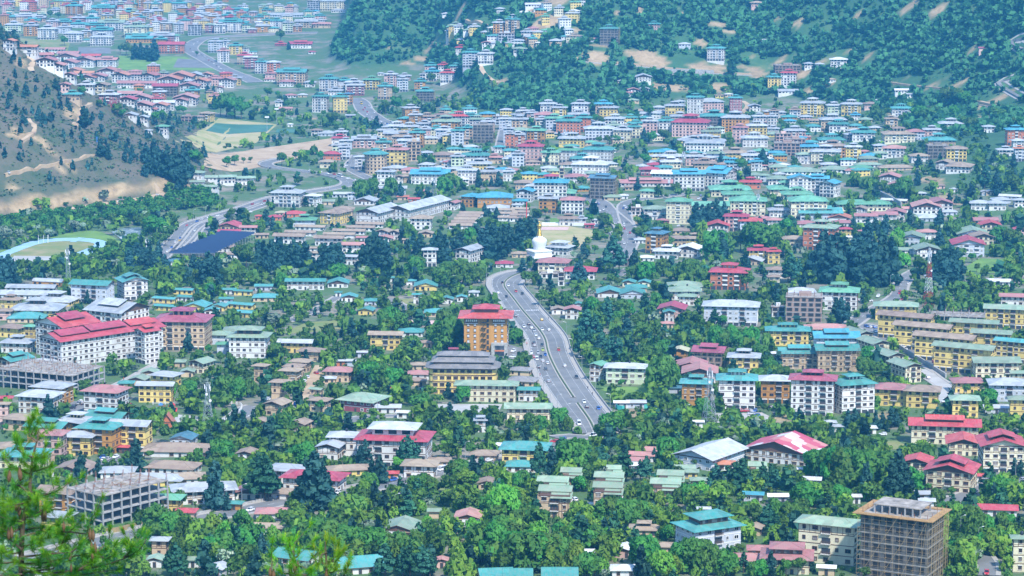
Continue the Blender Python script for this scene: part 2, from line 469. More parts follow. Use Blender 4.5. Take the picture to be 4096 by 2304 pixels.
# ------------------------------------------------------------------ land
def build_land():
    ys = np.concatenate([np.arange(-160, 640, 20.), np.arange(640, 1750, 9.), np.arange(1750, 2500, 5.), np.arange(2500, 3300, 7.), np.arange(3300, 7000, 40.)])
    rs = np.concatenate([np.linspace(-0.75, -0.215, 16), np.linspace(-0.21, 0.21, 252), np.linspace(0.215, 0.75, 16)])
    Y, Rr = np.meshgrid(ys, rs, indexing='ij')
    X = Rr * (Y + 340)
    Z = zt(X, Y)
    n, k = Y.shape
    idx = np.arange(n * k).reshape(n, k)
    F = np.stack([idx[:-1, :-1], idx[:-1, 1:], idx[1:, 1:], idx[1:, :-1]], -1).reshape(-1, 4)
    me = arrays_mesh('ground', np.stack([X, Y, Z], -1).reshape(-1, 3), F, 'ground', smooth=True)
    x, y = X.ravel(), Y.ravel()
    base = np.interp(y, _d, _zs)
    up = Z.ravel() - base
    u = y - (1952 + 1.35 * (x + 403))
    hill = np.where((x < -235) & (y > 1850) & (y < 2900), sstep(2, 9, up), 0)
    dirt = np.where((x < -252) & (y > 1850) & (y < 2300), sstep(7.5, 9, u) * (1 - sstep(15 , 22, u + 4 * lump(x, y, 11, 1, 2))), 0) * sstep(8, 12, up)
    for t, px, py, rx, ry in DIRT:
        c = hit(*TP(t, px, py)); s = pxm(c)
        a = hit(*TP(t, px, py - ry)); b_ = hit(*TP(t, px, py + ry))
        ry_m = max(6.0, (a.y - b_.y) / 2); rx_m = rx * ZF / s; cy = (a.y + b_.y) / 2
        q = ((x - c.x) / rx_m) ** 2 + ((y - cy) / ry_m) ** 2 + 0.75 * lump(x, y, 17, 0.4, 1) + 0.5 * lump(x, y, 6, 1.9, 0.3) + 0.35
        dirt = np.maximum(dirt, 1 - sstep(0.7, 1.2, q))
    slope = np.where(x > -330, sstep(2, 10, up), 0) * (1 - np.clip(hill, 0, 1))
    near = 1 - sstep(600, 760, y)
    slope = np.maximum(slope, near)
    for nm, arr in (('hill', hill), ('dirt', dirt), ('slope', slope)):
        at = me.attributes.new(nm, 'FLOAT', 'POINT'); at.data.foreach_set('value', np.ascontiguousarray(arr, np.float32))
    return tag(link('ground', me), kind='structure')


DIRT = [(30, 300, 240, 70, 25), (30, 900, 150, 60, 18), (30, 1700, 100, 90, 30), (30, 100, 200, 50, 18), (20, 1700, 130, 70, 20), (20, 2200, 330, 120, 22), (20, 1050, 130, 60, 50), (20, 900, 460, 120, 20), (20, 2400, 560, 100, 25), (10, 1650, 590, 80, 25), (10, 1750, 480, 60, 20), (10, 2050, 130, 60, 25), (30, 1000, 580, 120, 20), (30, 1900, 860, 130, 20), (30, 2050, 500, 40, 20), (20, 330, 60, 300, 60), (20, 370, 200, 190, 60), (20, 820, 580, 150, 60), (20, 1400, 600, 300, 80), (20, 1950, 670, 440, 75), (20, 2350, 720, 320, 65),
        (20, 1600, 890, 230, 40), (20, 2100, 880, 140, 50), (20, 250, 280, 160, 30), (20, 2060, 240, 100, 25), (20, 1900, 420, 60, 40), (20, 650, 310, 80, 30), (20, 1290, 110, 50, 40),
        (30, 100, 620, 200, 40), (30, 330, 740, 110, 60), (30, 1400, 90, 120, 40), (30, 650, 830, 130, 35), (30, 400, 910, 60, 40), (30, 1350, 800, 130, 25), (30, 1700, 840, 160, 30),
        (30, 2300, 1000, 220, 40), (30, 2100, 1190, 130, 40), (30, 600, 590, 260, 25), (30, 1250, 1150, 60, 60), (10, 1530, 640, 90, 25), (10, 1330, 490, 50, 20), (10, 2480, 90, 100, 40),
        (10, 2450, 820, 120, 20), (10, 1490, 800, 40, 40), (31, 1850, 560, 180, 60), (31, 1650, 370, 120, 40), (0, 230, 630, 60, 60), (0, 720, 1130, 70, 110), (0, 150, 1370, 160, 40),
        (1, 500, 60, 450, 30), (1, 500, 190, 250, 22), (1, 90, 400, 120, 100), (2, 1100, 930, 200, 50), (12, 800, 980, 150, 40), (12, 620, 880, 60, 90), (22, 1350, 1250, 220, 60), (32, 150, 1330, 150, 60),
        (32, 1250, 1280, 180, 40), (31, 2420, 1290, 120, 60), (10, 600, 1190, 100, 20), (10, 60, 1100, 60, 20), (21, 1250, 740, 60, 60), (33, 1240, 640, 90, 25)]
ground = build_land()

ROADS = []                       # (list of world xy, half width) for clearing trees and turning cars


def resample(pts, step):
    P = [Vector((p[0], p[1])) for p in pts]
    # smooth corners (one Chaikin pass, twice)
    for _ in range(2):
        Q = [P[0]]
        for a, b in zip(P[:-1], P[1:]): Q += [a * 0.75 + b * 0.25, a * 0.25 + b * 0.75]
        Q.append(P[-1]); P = Q
    out = [P[0]]; acc = 0
    for a, b in zip(P[:-1], P[1:]):
        L = (b - a).length
        t = step - acc
        while t < L:
            out.append(a.lerp(b, t / L)); t += step
        acc = L - (t - step)
    out.append(P[-1])
    return out


def normals2(P):
    N = []
    for i in range(len(P)):
        d = P[min(i + 1, len(P) - 1)] - P[max(i - 1, 0)]
        d = d.normalized() if d.length else Vector((0, 1))
        N.append(Vector((d.y, -d.x)))       # to the right of travel
    return N


def strip_mb(mb, P, a, b, up, mat, cross=3, skirt=0.0, h=0.0, flat=False):
    """a ribbon from offset a to offset b right of the path P, draped on the land"""
    N = normals2(P)
    rows = []
    for p, n in zip(P, N):
        row = []
        for j in range(cross + 1):
            q = p + n * (a + (b - a) * j / cross)
            row.append((q.x, q.y, (gz(p.x, p.y) if flat else gz(q.x, q.y)) + up))
        rows.append(row)
    k0 = len(mb.v); k = mb.mi(mat); w = cross + 1
    for r in rows: mb.v += r
    for i in range(len(rows) - 1):
        for j in range(cross):
            mb.f.append((k0 + i * w + j, k0 + i * w + j + 1, k0 + (i + 1) * w + j + 1, k0 + (i + 1) * w + j)); mb.m.append(k)
    if skirt:
        for j, sg in ((0, 1), (cross, -1)):
            k1 = len(mb.v)
            for r in rows: mb.v += [r[j], (r[j][0], r[j][1], r[j][2] - skirt)]
            for i in range(len(rows) - 1):
                q = (k1 + 2 * i, k1 + 2 * i + 2, k1 + 2 * i + 3, k1 + 2 * i + 1)
                mb.f.append(q if sg > 0 else q[::-1]); mb.m.append(k)


def pix_path(pts): return [hit(*TP(*p)).xy for p in pts]


def road(name, pts, width, mat='asphalt', up=0.25, step=8.0, dashes=True, kerbs=True, wall=None, bench=False):
    P = resample(pix_path(pts), step)
    ROADS.append(([tuple(p) for p in P], width / 2))
    mb = MB(); strip_mb(mb, P, -width / 2, width / 2, up, mat, 4, skirt=4.0 if bench else 1.2, flat=bench)
    o = tag(mb.build(name), kind='structure')
    if kerbs:
        mb = MB()
        for s in (-1, 1):
            strip_mb(mb, P, s * (width / 2 + 0.9) - 0.9, s * (width / 2 + 0.9) + 0.9, up + 0.14, 'kerb', 1, skirt=0.9)
        mb.build('kerb', o)
    if dashes:
        mb = MB()
        for i in range(0, len(P) - 1, 2):
            strip_mb(mb, [P[i], P[i].lerp(P[i + 1], 0.5)], -0.10, 0.10, up + 0.012, 'white_paint', 1)
        mb.build('lane_marking', o)
    if wall:
        mb = MB(); s, h = wall
        strip_mb(mb, P, s * (width / 2 + 2.0) - 0.2, s * (width / 2 + 2.0) + 0.2, up + h, 'stone', 1, skirt=h + 2)
        mb.build('parapet', o)
    return o, P


# ---- the dual carriageway
ML = [(21, 260, 1255), (21, 120, 1258), (12, 2570, -185), (12, 2480, -150), (12, 2395, -112), (12, 2345, -55), (12, 2332, 0), (12, 2350, 40), (12, 2400, 110), (12, 2480, 210), (22, 0, 330), (22, 90, 500), (22, 155, 660), (22, 200, 770), (22, 300, 950), (22, 380, 1090), (22, 460, 1210), (22, 620, 1400), (23, 670, 10)]
MM = [(21, 260, 1292), (21, 130, 1296), (21, 20, 1325), (12, 2530, -85), (12, 2495, -45), (12, 2500, 0), (12, 2576, 90), (22, 100, 225), (22, 200, 340), (22, 295, 450), (22, 340, 530), (22, 352, 610), (22, 375, 690), (22, 425, 795), (22, 470, 880), (22, 560, 1020), (22, 665, 1175), (22, 780, 1330), (22, 835, 1449), (23, 840, 20)]
MR = [(21, 260, 1335), (21, 150, 1340), (22, 60, -70), (22, 35, -35), (22, 60, 10), (22, 130, 80), (22, 270, 240), (22, 380, 350), (22, 478, 470), (22, 520, 560), (22, 532, 650), (22, 570, 745), (22, 625, 825), (22, 690, 905), (22, 760, 1040), (22, 800, 1100), (22, 870, 1185), (22, 930, 1270), (22, 960, 1340), (22, 965, 1449), (23, 955, 20)]


def evenly(pts, n):
    P = resample(pix_path(pts), 2.0)
    L = [0]
    for a, b in zip(P[:-1], P[1:]): L.append(L[-1] + (b - a).length)
    L = np.array(L); t = np.linspace(0, L[-1], n)
    X = np.interp(t, L, [p.x for p in P]); Y = np.interp(t, L, [p.y for p in P])
    return [Vector((a, b)) for a, b in zip(X, Y)]


NM = 100
mM = evenly(MM, NM)
nM = normals2(mM)
# half widths measured from the photograph's edges, kept smooth
def half_w(edge):
    E_ = evenly(edge, 400)
    w = [min((e - c).length for e in E_) for c in mM]
    w = np.convolve(np.pad(w, 6, mode='edge'), np.ones(13) / 13, 'valid')
    return np.clip(w, 6.5, 10.6)
wL, wR = half_w(ML), half_w(MR)
eL = [c - n * w for c, n, w in zip(mM, nM, wL)]
eR = [c + n * w for c, n, w in zip(mM, nM, wR)]


def ribbon(mb, A, B, up, mat, skirt=0.0, cross=4):
    k0 = len(mb.v); k = mb.mi(mat); w = cross + 1
    for a, b in zip(A, B):
        for j in range(w):
            q = a.lerp(b, j / cross); mb.v.append((q.x, q.y, gz(q.x, q.y) + up))
    for i in range(len(A) - 1):
        for j in range(cross):
            mb.f.append((k0 + i * w + j, k0 + i * w + j + 1, k0 + (i + 1) * w + j + 1, k0 + (i + 1) * w + j)); mb.m.append(k)
    if skirt:
        for j in (0, cross):
            k1 = len(mb.v)
            for i in range(len(A)):
                p = mb.v[k0 + i * w + j]; mb.v += [p, (p[0], p[1], p[2] - skirt)]
            for i in range(len(A) - 1):
                mb.f.append((k1 + 2 * i, k1 + 2 * i + 2, k1 + 2 * i + 3, k1 + 2 * i + 1)); mb.m.append(k)


def off(P, N, d): return [p + n * d for p, n in zip(P, N)]


mb = MB(); ribbon(mb, eL, eR, 0.30, 'asphalt', 1.5, 8)
main_road = tag(mb.build('road'), kind='structure')
ROADS.append(([tuple(p) for p in mM], float(max(wL.max(), wR.max())) + 3.5))
nL, nR = normals2(eL), normals2(eR)
mb = MB(); ribbon(mb, off(eL, nL, -2.4), off(eL, nL, 0.0), 0.45, 'kerb', 1.5, 1); mb.build('pavement', main_road)
mb = MB(); ribbon(mb, off(eR, nR, 0.0), off(eR, nR, 3.4), 0.45, 'kerb', 1.5, 2); mb.build('pavement', main_road)
mb = MB(); ribbon(mb, off(eL, nL, -2.8), off(eL, nL, -2.4), 1.35, 'stone', 3.5, 1); mb.build('parapet', main_road)
mb = MB(); ribbon(mb, off(eR, nR, 3.4), off(eR, nR, 3.8), 1.1, 'stone', 4.0, 1); mb.build('parapet', main_road)
# the median: pale kerbs with a planted strip, open at the junction
gap = 82
for a, b in ((0, gap), (gap + 2, NM)):
    mb = MB(); ribbon(mb, off(mM, nM, -1.25)[a:b], off(mM, nM, 1.25)[a:b], 0.50, 'kerb', 0.5, 2); md = mb.build('median_kerb', main_road)
    mb = MB(); ribbon(mb, off(mM, nM, -0.32)[a:b], off(mM, nM, 0.32)[a:b], 0.95, 'hedge', 0.5, 2); mb.build('median_planting', main_road)
mb = MB()
for i in range(0, NM - 1):
    for E_, s in ((0.5, 1), (0.5, -1)):
        for h in (0.0, 0.5):
            w = (wR if s > 0 else wL)
            A = mM[i] + nM[i] * s * (1.25 + (w[i] - 1.25) * 0.5); B = mM[i + 1] + nM[i + 1] * s * (1.25 + (w[i + 1] - 1.25) * 0.5)
            strip_mb(mb, [A.lerp(B, h), A.lerp(B, h + 0.22)], -0.09, 0.09, 0.32, 'white_paint', 1)
for w, s in ((wL, -1), (wR, 1)):
    for q in (w - 0.5,):
        A = [c + n * s * v for c, n, v in zip(mM, nM, q)]
        strip_mb(mb, A, -0.07, 0.07, 0.32, 'white_paint', 1)
mb.build('lane_marking', main_road)
# zebra crossing
k = min(range(NM), key=lambda i: (mM[i] - hit(*TP(22, 110, 232)).xy).length)
d0 = (mM[k + 1] - mM[k - 1]).normalized()
mb = MB()
w0, w1 = -wL[k] + 0.6, wR[k] - 0.6
nst = 18
for i in range(nst):
    o_ = w0 + (w1 - w0) * (i + 0.25) / nst
    if abs(o_) < 1.6: continue
    A = mM[k] + nM[k] * o_
    strip_mb(mb, [A - d0 * 1.6, A + d0 * 1.6], -0.28, 0.28, 0.325, 'white_paint', 1)
mb.build('zebra_crossing', main_road)

# ---- other roads
road('road', [(21, 1000, 1190), (21, 1110, 1100), (21, 1165, 1000), (21, 1165, 900), (21, 1120, 810), (21, 1020, 730), (21, 940, 660), (21, 890, 590), (21, 800, 560), (21, 700, 540)], 15, wall=(-1, 1.5))
road('road', [(21, 1180, 850), (21, 1110, 650), (21, 1150, 590), (21, 1260, 560), (21, 1420, 545), (21, 1800, 500)], 9, dashes=False)
road('road', [(1, 1600, 1160), (1, 1690, 1060), (1, 1780, 960), (1, 1850, 860), (1, 1920, 800), (1, 2080, 755), (1, 2240, 710), (1, 2400, 665), (1, 2576, 600), (11, 200, 535), (11, 560, 480), (11, 850, 440), (11, 945, 400), (11, 900, 355), (11, 700, 305), (11, 480, 275), (11, 250, 250), (11, 110, 225), (11, 90, 190), (11, 200, 165), (11, 330, 150)], 11, wall=(-1, 1.0))
road('road', [(1, 1760, 1100), (1, 1850, 1010), (1, 1950, 890), (1, 2000, 820), (1, 2140, 770), (1, 2330, 715), (1, 2576, 640), (11, 100, 600)], 10)
road('road', [(1, 1860, 1080), (1, 1990, 960), (1, 2070, 850), (1, 2180, 780)], 8, dashes=False)
road('road', [(11, 1150, 355), (11, 1050, 310), (11, 960, 260), (11, 940, 210), (11, 1000, 150), (11, 1020, 110)], 9)
road('road', [(10, 980, 990), (10, 1060, 1030), (10, 1090, 1110), (10, 1170, 1170), (10, 1260, 1225), (10, 1400, 1275), (10, 1480, 1330)], 18)
road('road', [(10, 0, 830), (0, 2490, 790), (0, 2350, 740), (0, 2230, 690), (0, 2090, 610), (0, 1980, 550), (0, 1900, 500), (0, 1930, 450), (0, 2010, 395), (0, 2150, 370), (0, 2500, 360), (10, 100, 350), (10, 400, 330), (10, 620, 330)], 20)
road('road', [(23, 560, 100), (23, 480, 150), (23, 200, 220), (13, 2450, 300), (13, 2200, 340), (13, 1900, 400), (13, 1500, 490), (13, 1200, 560), (13, 900, 610), (13, 500, 670), (13, 100, 735), (3, 2500, 790), (3, 2200, 840), (3, 1800, 930), (3, 1400, 1020), (3, 1080, 1085), (3, 700, 1180), (3, 300, 1280)], 11, wall=(1, 0.9))
road('road', [(23, 430, 60), (23, 600, 40), (23, 800, 70), (23, 900, 20)], 9, dashes=False)
road('road', [(12, 930, 1400), (12, 960, 1330), (12, 1080, 1290), (12, 1300, 1300), (12, 1600, 1270)], 6, dashes=False)
road('road', [(31, 1540, 1260), (31, 1400, 1330), (31, 1320, 1440), (32, 1330, 60), (32, 1230, 140), (32, 1080, 210), (32, 960, 280), (32, 870, 350), (32, 760, 420)], 9)
road('road', [(32, 900, 370), (32, 1040, 400), (32, 1180, 480), (32, 1340, 600), (32, 1500, 690), (32, 1640, 770), (32, 1790, 850)], 12, dashes=False)
road('road', [(32, 1560, 820), (32, 1640, 900), (32, 1740, 960), (32, 1800, 1010), (32, 1820, 1100), (32, 1760, 1160)], 8, dashes=False, mat='paving')
road('road', [(33, 1600, 760), (33, 1900, 680), (33, 2120, 600), (33, 2300, 520), (33, 2450, 470), (33, 2576, 440)], 9)
road('road', [(33, 2200, 1449), (33, 2210, 1330), (33, 2150, 1260), (33, 2130, 1180)], 6, dashes=False)
road('road', [(2, 2576, 1190), (2, 2480, 1210), (2, 2440, 1270), (2, 2300, 1350), (2, 2100, 1440), (3, 1990, 30)], 9, wall=(-1, 0.9))
road('road', [(2, 1650, 740), (2, 1480, 830), (2, 1330, 920), (2, 1150, 1000)], 5, mat='paving', dashes=False)
road('road', [(12, 650, 780), (12, 600, 870), (12, 530, 990), (12, 460, 1110), (12, 400, 1190)], 6, mat='dirt', dashes=False, kerbs=False)
road('road', [(12, 300, 345), (12, 450, 290), (12, 600, 230), (12, 700, 170), (12, 830, 90)], 5, dashes=False)
road('road', [(12, 1340, 110), (12, 1450, 180), (12, 1560, 220)], 6, dashes=False)
road('road', [(32, 0, 1430), (32, 200, 1420), (22, 2300, 1430)], 8, dashes=False)
road('road', [(22, 2050, 1290), (22, 2300, 1290), (22, 2560, 1280)], 10, dashes=False, mat='paving')
road('road', [(10, 2260, 650), (10, 2300, 740), (10, 2380, 800), (10, 2450, 835)], 8, mat='dirt', dashes=False, kerbs=False, up=0.5, bench=True)
road('road', [(10, 1790, 425), (10, 1870, 445), (10, 1970, 465)], 7, mat='dirt', dashes=False, kerbs=False, up=0.5, bench=True)
road('road', [(10, 2130, 195), (10, 2190, 230), (10, 2350, 260)], 7, mat='dirt', dashes=False, kerbs=False, up=0.5, bench=True)
road('road', [(20, 490, 595), (20, 700, 600), (20, 950, 615), (20, 1240, 640), (20, 1500, 670), (20, 1800, 700), (20, 2100, 730), (20, 2400, 740)], 9, mat='dirt', dashes=False, kerbs=False, up=0.6, wall=(1, 0.4), bench=True)
road('road', [(30, 2576, 380), (30, 2460, 400), (30, 2440, 430), (30, 2576, 490)], 8, dashes=False, up=0.5, bench=True)
road('road', [(30, 2450, 790), (30, 2300, 820), (30, 2400, 890), (30, 2500, 950), (30, 2576, 990)], 8, dashes=False, up=0.5, bench=True)
road('road', [(30, 2130, 1015), (30, 2280, 1050), (30, 2420, 1080), (30, 2576, 1100)], 8, mat='dirt', dashes=False, kerbs=False, up=0.5, wall=(1, 0.4), bench=True)
road('road', [(30, 1230, 825), (30, 1330, 840), (30, 1500, 860), (30, 1750, 885)], 6, mat='dirt', dashes=False, kerbs=False, up=0.5, bench=True)
road('road', [(20, 2320, 1020), (20, 2390, 1060), (20, 2320, 1120), (20, 2400, 1160)], 6, mat='dirt', dashes=False, kerbs=False, up=0.5, bench=True)
road('road', [(1, -300, 800), (1, 0, 745), (1, 400, 690), (1, 800, 640), (1, 1100, 602), (1, 1400, 562), (1, 1600, 520), (1, 1670, 485), (1, 1560, 440)], 7, mat='dirt', dashes=False, kerbs=False, up=0.35)
road('road', [(1, 40, 305), (1, 250, 255), (1, 520, 205), (1, 700, 160), (1, 950, 108)], 4, mat='dirt', dashes=False, kerbs=False, up=0.6, bench=True)
road('road', [(0, 270, 570), (0, 340, 610), (0, 290, 690), (0, 310, 720)], 7, dashes=False, kerbs=False, up=0.6, mat='dirt', bench=True)
road('road', [(0, 270, 1200), (0, 340, 1260), (0, 330, 1350), (0, 200, 1420)], 6, dashes=False, kerbs=False, up=0.6, mat='dirt', bench=True)
road('road', [(0, 900, 1040), (0, 800, 1080), (0, 800, 1160), (0, 740, 1270)], 6, mat='dirt', dashes=False, kerbs=False, up=0.6, bench=True)
road('road', [(21, 1060, 1330), (21, 1150, 1270), (21, 1230, 1250)], 6, dashes=False)
road('road', [(11, 2420, 30), (11, 2440, 110), (20, -80, 1290), (20, -60, 1230)], 8, dashes=False)


def sheet(name, pts, mat, up=0.12, parent=None, flat=True, kind='structure', n=10):
    """a quadrilateral patch of ground from four photo corners"""
    C = [hit(*TP(*p)).xy for p in pts]
    mb = MB(); k = mb.mi(mat)
    for i in range(n + 1):
        for j in range(n + 1):
            q = C[0].lerp(C[1], i / n).lerp(C[3].lerp(C[2], i / n), j / n)
            mb.v.append((q.x, q.y, gz(q.x, q.y) + up))
    for i in range(n):
        for j in range(n):
            a = i * (n + 1) + j
            mb.f.append((a, a + n + 1, a + n + 2, a + 1)); mb.m.append(k)
    o = mb.build(name, parent)
    if parent is None: tag(o, kind=kind)
    CLEAR.append([tuple(c) for c in C])
    return o


def patch(name, pts, mat, up=0.12, parent=None):
    """a many-sided patch (fan) on nearly flat land"""
    C = resample([hit(*TP(*p)).xy for p in pts + pts[:1]], 6.0)
    c = sum((Vector(q) for q in C), Vector((0, 0))) / len(C)
    mb = MB(); k = mb.mi(mat)
    rings = 6
    mb.v.append((c.x, c.y, gz(c.x, c.y) + up))
    for r_ in range(1, rings + 1):
        for q in C:
            p = c.lerp(q, r_ / rings); mb.v.append((p.x, p.y, gz(p.x, p.y) + up))
    m_ = len(C)
    for i in range(m_ - 1):
        mb.f.append((0, 1 + i, 2 + i)); mb.m.append(k)
        for r_ in range(rings - 1):
            a = 1 + r_ * m_ + i; mb.f.append((a, a + m_, a + m_ + 1, a + 1)); mb.m.append(k)
    o = mb.build(name, parent)
    if parent is None: tag(o, kind='structure')
    CLEAR.append([tuple(q) for q in C])
    return o


CLEAR = []
patch('river', [(1, 1120, 890), (1, 1200, 855), (1, 1330, 850), (1, 1420, 840), (1, 1440, 900), (1, 1430, 960), (1, 1330, 985), (1, 1250, 990), (1, 1190, 940)], 'water', 0.5)
patch('lawn', [(1, 480, 950), (1, 700, 890), (1, 950, 865), (1, 1120, 920), (1, 1260, 1010), (1, 1200, 1060), (1, 1000, 1080), (1, 700, 1200), (1, 300, 1300), (1, -200, 1250), (1, -200, 1120), (1, 100, 1050)], 'grass', 0.08)
# the running track: blue oval with a worn infield
tr_o = [(1, -60, 1125), (1, 120, 1050), (1, 300, 980), (1, 500, 950), (1, 820, 945), (1, 1000, 960), (1, 1100, 995), (1, 1080, 1030), (1, 900, 1110), (1, 720, 1180), (1, 500, 1225), (1, 200, 1238), (1, 20, 1215), (1, -120, 1170)]
tr_i = [(1, 80, 1115), (1, 250, 1045), (1, 380, 995), (1, 560, 965), (1, 760, 962), (1, 930, 972), (1, 1010, 998), (1, 960, 1030), (1, 820, 1090), (1, 660, 1155), (1, 480, 1190), (1, 250, 1195), (1, 130, 1175), (1, 60, 1145)]
trk = patch('running_track', tr_o, 'track', 0.20)
cI = (480, 1075)
tr_i = [(t, cI[0] + (x - cI[0]) * 0.92, cI[1] + (y - cI[1]) * 0.86) for t, x, y in tr_i]
patch('infield', tr_i, 'lawn', 0.30, trk)
sheet('jump_runway', [(1, 700, 990), (1, 760, 990), (1, 850, 950), (1, 790, 945)], 'track', 0.40, trk)
sheet('sand_court', [(1, 140, 1130), (1, 110, 1190), (1, 560, 1195), (1, 700, 1140)], 'paving', 0.42, trk)
for px_ in (388, 440, 480, 490):
    a = hit(*TP(1, px_, 1000)); mb = MB(); mb.bar((a.x, a.y, a.z), (a.x, a.y, a.z + 6.5), 0.3, 'white_paint'); mb.build('goal_post', trk)
# pitches and grounds further up the valley
ft = sheet('football_pitch', [(0, 2070, 1315), (10, 110, 1325), (10, 180, 1258), (0, 2170, 1240)], 'turf', 0.25)
sheet('football_pitch', [(10, 190, 1335), (10, 480, 1338), (10, 500, 1300), (10, 215, 1298)], 'turf', 0.25)
sheet('lawn', [(0, 1740, 1420), (1, 2576, -10), (10, 220, 1250), (0, 2200, 1190)], 'dry_lawn', 0.06)
sheet('dirt_field', [(1, 2050, 230), (11, 780, 60), (11, 780, -60), (1, 2070, 90)], 'dirt', 0.2)
sheet('paving', [(0, 780, 540), (0, 1120, 540), (0, 1110, 480), (0, 790, 475)], 'asphalt', 0.15)
sheet('sports_court', [(0, 1740, 680), (0, 2130, 685), (0, 2060, 605), (0, 1790, 590)], 'asphalt', 0.15)
sheet('lawn', [(0, 1180, 700), (0, 2200, 710), (0, 1860, 570), (0, 1200, 560)], 'grass', 0.05)
sheet('lawn', [(0, 190, 470), (0, 700, 450), (0, 700, 400), (0, 190, 385)], 'lawn', 0.05)
sheet('lawn', [(21, 10, 1060), (21, 700, 1040), (21, 900, 880), (21, 230, 770)], 'dry_lawn', 0.10)
sheet('basketball_court', [(21, 290, 868), (21, 560, 870), (21, 575, 838), (21, 300, 835)], 'wall_p', 0.25)
sheet('lawn', [(21, 380, 792), (21, 500, 792), (21, 500, 745), (21, 385, 745)], 'grass', 0.12)
sheet('lawn', [(12, 230, 470), (12, 900, 420), (12, 1000, 310), (12, 500, 350)], 'lawn', 0.10)
sheet('tennis_court', [(12, 1470, 390), (12, 1800, 390), (12, 1810, 330), (12, 1500, 325)], 'wall_p', 0.2)
sheet('lawn', [(12, 1420, 190), (12, 1600, 190), (12, 1610, 110), (12, 1430, 110)], 'lawn', 0.1)
sheet('lawn', [(22, 850, 1010), (22, 1360, 1180), (22, 1360, 1000), (22, 1000, 990)], 'grass', 0.1)
sheet('lawn', [(33, 930, 160), (33, 1500, 190), (33, 1300, 90), (33, 1000, 90)], 'lawn', 0.1)
sheet('lawn', [(31, 1900, 1290), (31, 2380, 1300), (31, 2400, 1160), (31, 2130, 1150)], 'grass', 0.1)
sheet('paving', [(12, 1700, 1300), (12, 2420, 1300), (12, 2480, 1170), (12, 1750, 1170)], 'paving', 0.12)
sheet('paving', [(2, 1700, 1340), (2, 2000, 1380), (2, 1990, 1290), (2, 1720, 1270)], 'paving', 0.12)
sheet('car_park', [(22, 2060, 1370), (32, 40, 1380), (32, 0, 1300), (22, 2080, 1310)], 'paving', 0.16)
sheet('car_park', [(2, 660, 1240), (2, 850, 1240), (2, 850, 1140), (2, 720, 1140)], 'asphalt', 0.14)
sheet('car_park', [(3, 1000, 330), (3, 1250, 340), (3, 1210, 240), (3, 1020, 240)], 'asphalt', 0.14)
sheet('car_park', [(33, 2150, 520), (33, 2430, 430), (33, 2380, 360), (33, 2120, 400)], 'asphalt', 0.14)
sheet('car_park', [(12, 2470, 720), (22, 130, 720), (22, 130, 620), (12, 2520, 560)], 'asphalt', 0.14)
sheet('lawn', [(13, 1830, 600), (13, 2010, 580), (13, 1990, 500), (13, 1840, 500)], 'lawn', 0.1)


def in_poly(p, C):
    x, y = p; c = False; j = len(C) - 1
    for i in range(len(C)):
        (xi, yi), (xj, yj) = C[i], C[j]
        if (yi > y) != (yj > y) and x < (xj - xi) * (y - yi) / (yj - yi) + xi: c = not c
        j = i
    return c


_RP = [(np.array(P), w) for P, w in ROADS]
def road_clear(x, y, r=0.0):
    for P, w in _RP:
        d = np.min(np.hypot(P[:, 0] - x, P[:, 1] - y))
        if d < w + r + 2.0: return False
    return True

# ------------------------------------------------------------------ buildings
FOOT = []            # (x, y, radius) of what stands on the land
NUM = ['', 'single-storey', 'two-storey', 'three-storey', 'four-storey', 'five-storey', 'six-storey', 'seven-storey', 'eight-storey']


def win_mesh(name, frame, glass, cols, rows, lintel=None, arch=False):
    """unit window (1 x 1 m, in the XZ plane, facing -Y) with a proud frame, mullions and a set-back pane"""
    mb = MB(); f = 0.10; d = 0.16
    mb.box(-0.5, -0.5 + f, -d, 0.02, 0, 1, frame); mb.box(0.5 - f, 0.5, -d, 0.02, 0, 1, frame)
    mb.box(-0.5 + f, 0.5 - f, -d, 0.02, 0, f, frame); mb.box(-0.5 + f, 0.5 - f, -d, 0.02, 1 - f, 1, frame)
    for i in range(1, cols): x = -0.5 + i / cols; mb.box(x - 0.03, x + 0.03, -d * 0.7, 0.02, f, 1 - f, frame)
    if rows > 1: mb.box(-0.5 + f, 0.5 - f, -d * 0.6, 0.02, 0.62, 0.67, frame)
    if lintel: mb.box(-0.62, 0.62, -d * 1.5, 0.02, 1.0, 1.14, lintel); mb.box(-0.58, 0.58, -d * 1.3, 0.02, -0.1, 0.0, lintel)
    mb.poly([(-0.5 + f, -0.05, f), (0.5 - f, -0.05, f), (0.5 - f, -0.05, 1 - f), (-0.5 + f, -0.05, 1 - f)], glass)
    return mb.mesh(name)


WIN = dict(brown=win_mesh('window', 'timber', 'glass', 2, 2), white=win_mesh('window', 'trim_white', 'glass', 2, 1), carved=win_mesh('window', 'timber', 'glass', 3, 2, 'wall_t'),
           plain=win_mesh('window', 'timber', 'glass', 3, 1, 'trim_white'))
WIN['void'] = win_mesh('window_opening', 'wall_q', 'void', 1, 1)
def door_mesh():
    mb = MB(); mb.box(-0.5, 0.5, -0.12, 0.02, 0, 1, 'timber'); mb.box(-0.38, 0.38, -0.16, -0.10, 0.04, 0.92, 'shop_dark'); return mb.mesh('door')
DOOR = door_mesh()
def shop_mesh():
    mb = MB(); mb.box(-0.5, 0.5, -0.10, 0.02, 0, 0.8, 'shop_dark'); mb.box(-0.5, 0.5, -0.35, 0.02, 0.8, 1.0, 'trim_white'); mb.box(-0.5, -0.46, -0.2, 0.02, 0, 0.8, 'timber'); return mb.mesh('shop_front')
SHOP = shop_mesh()
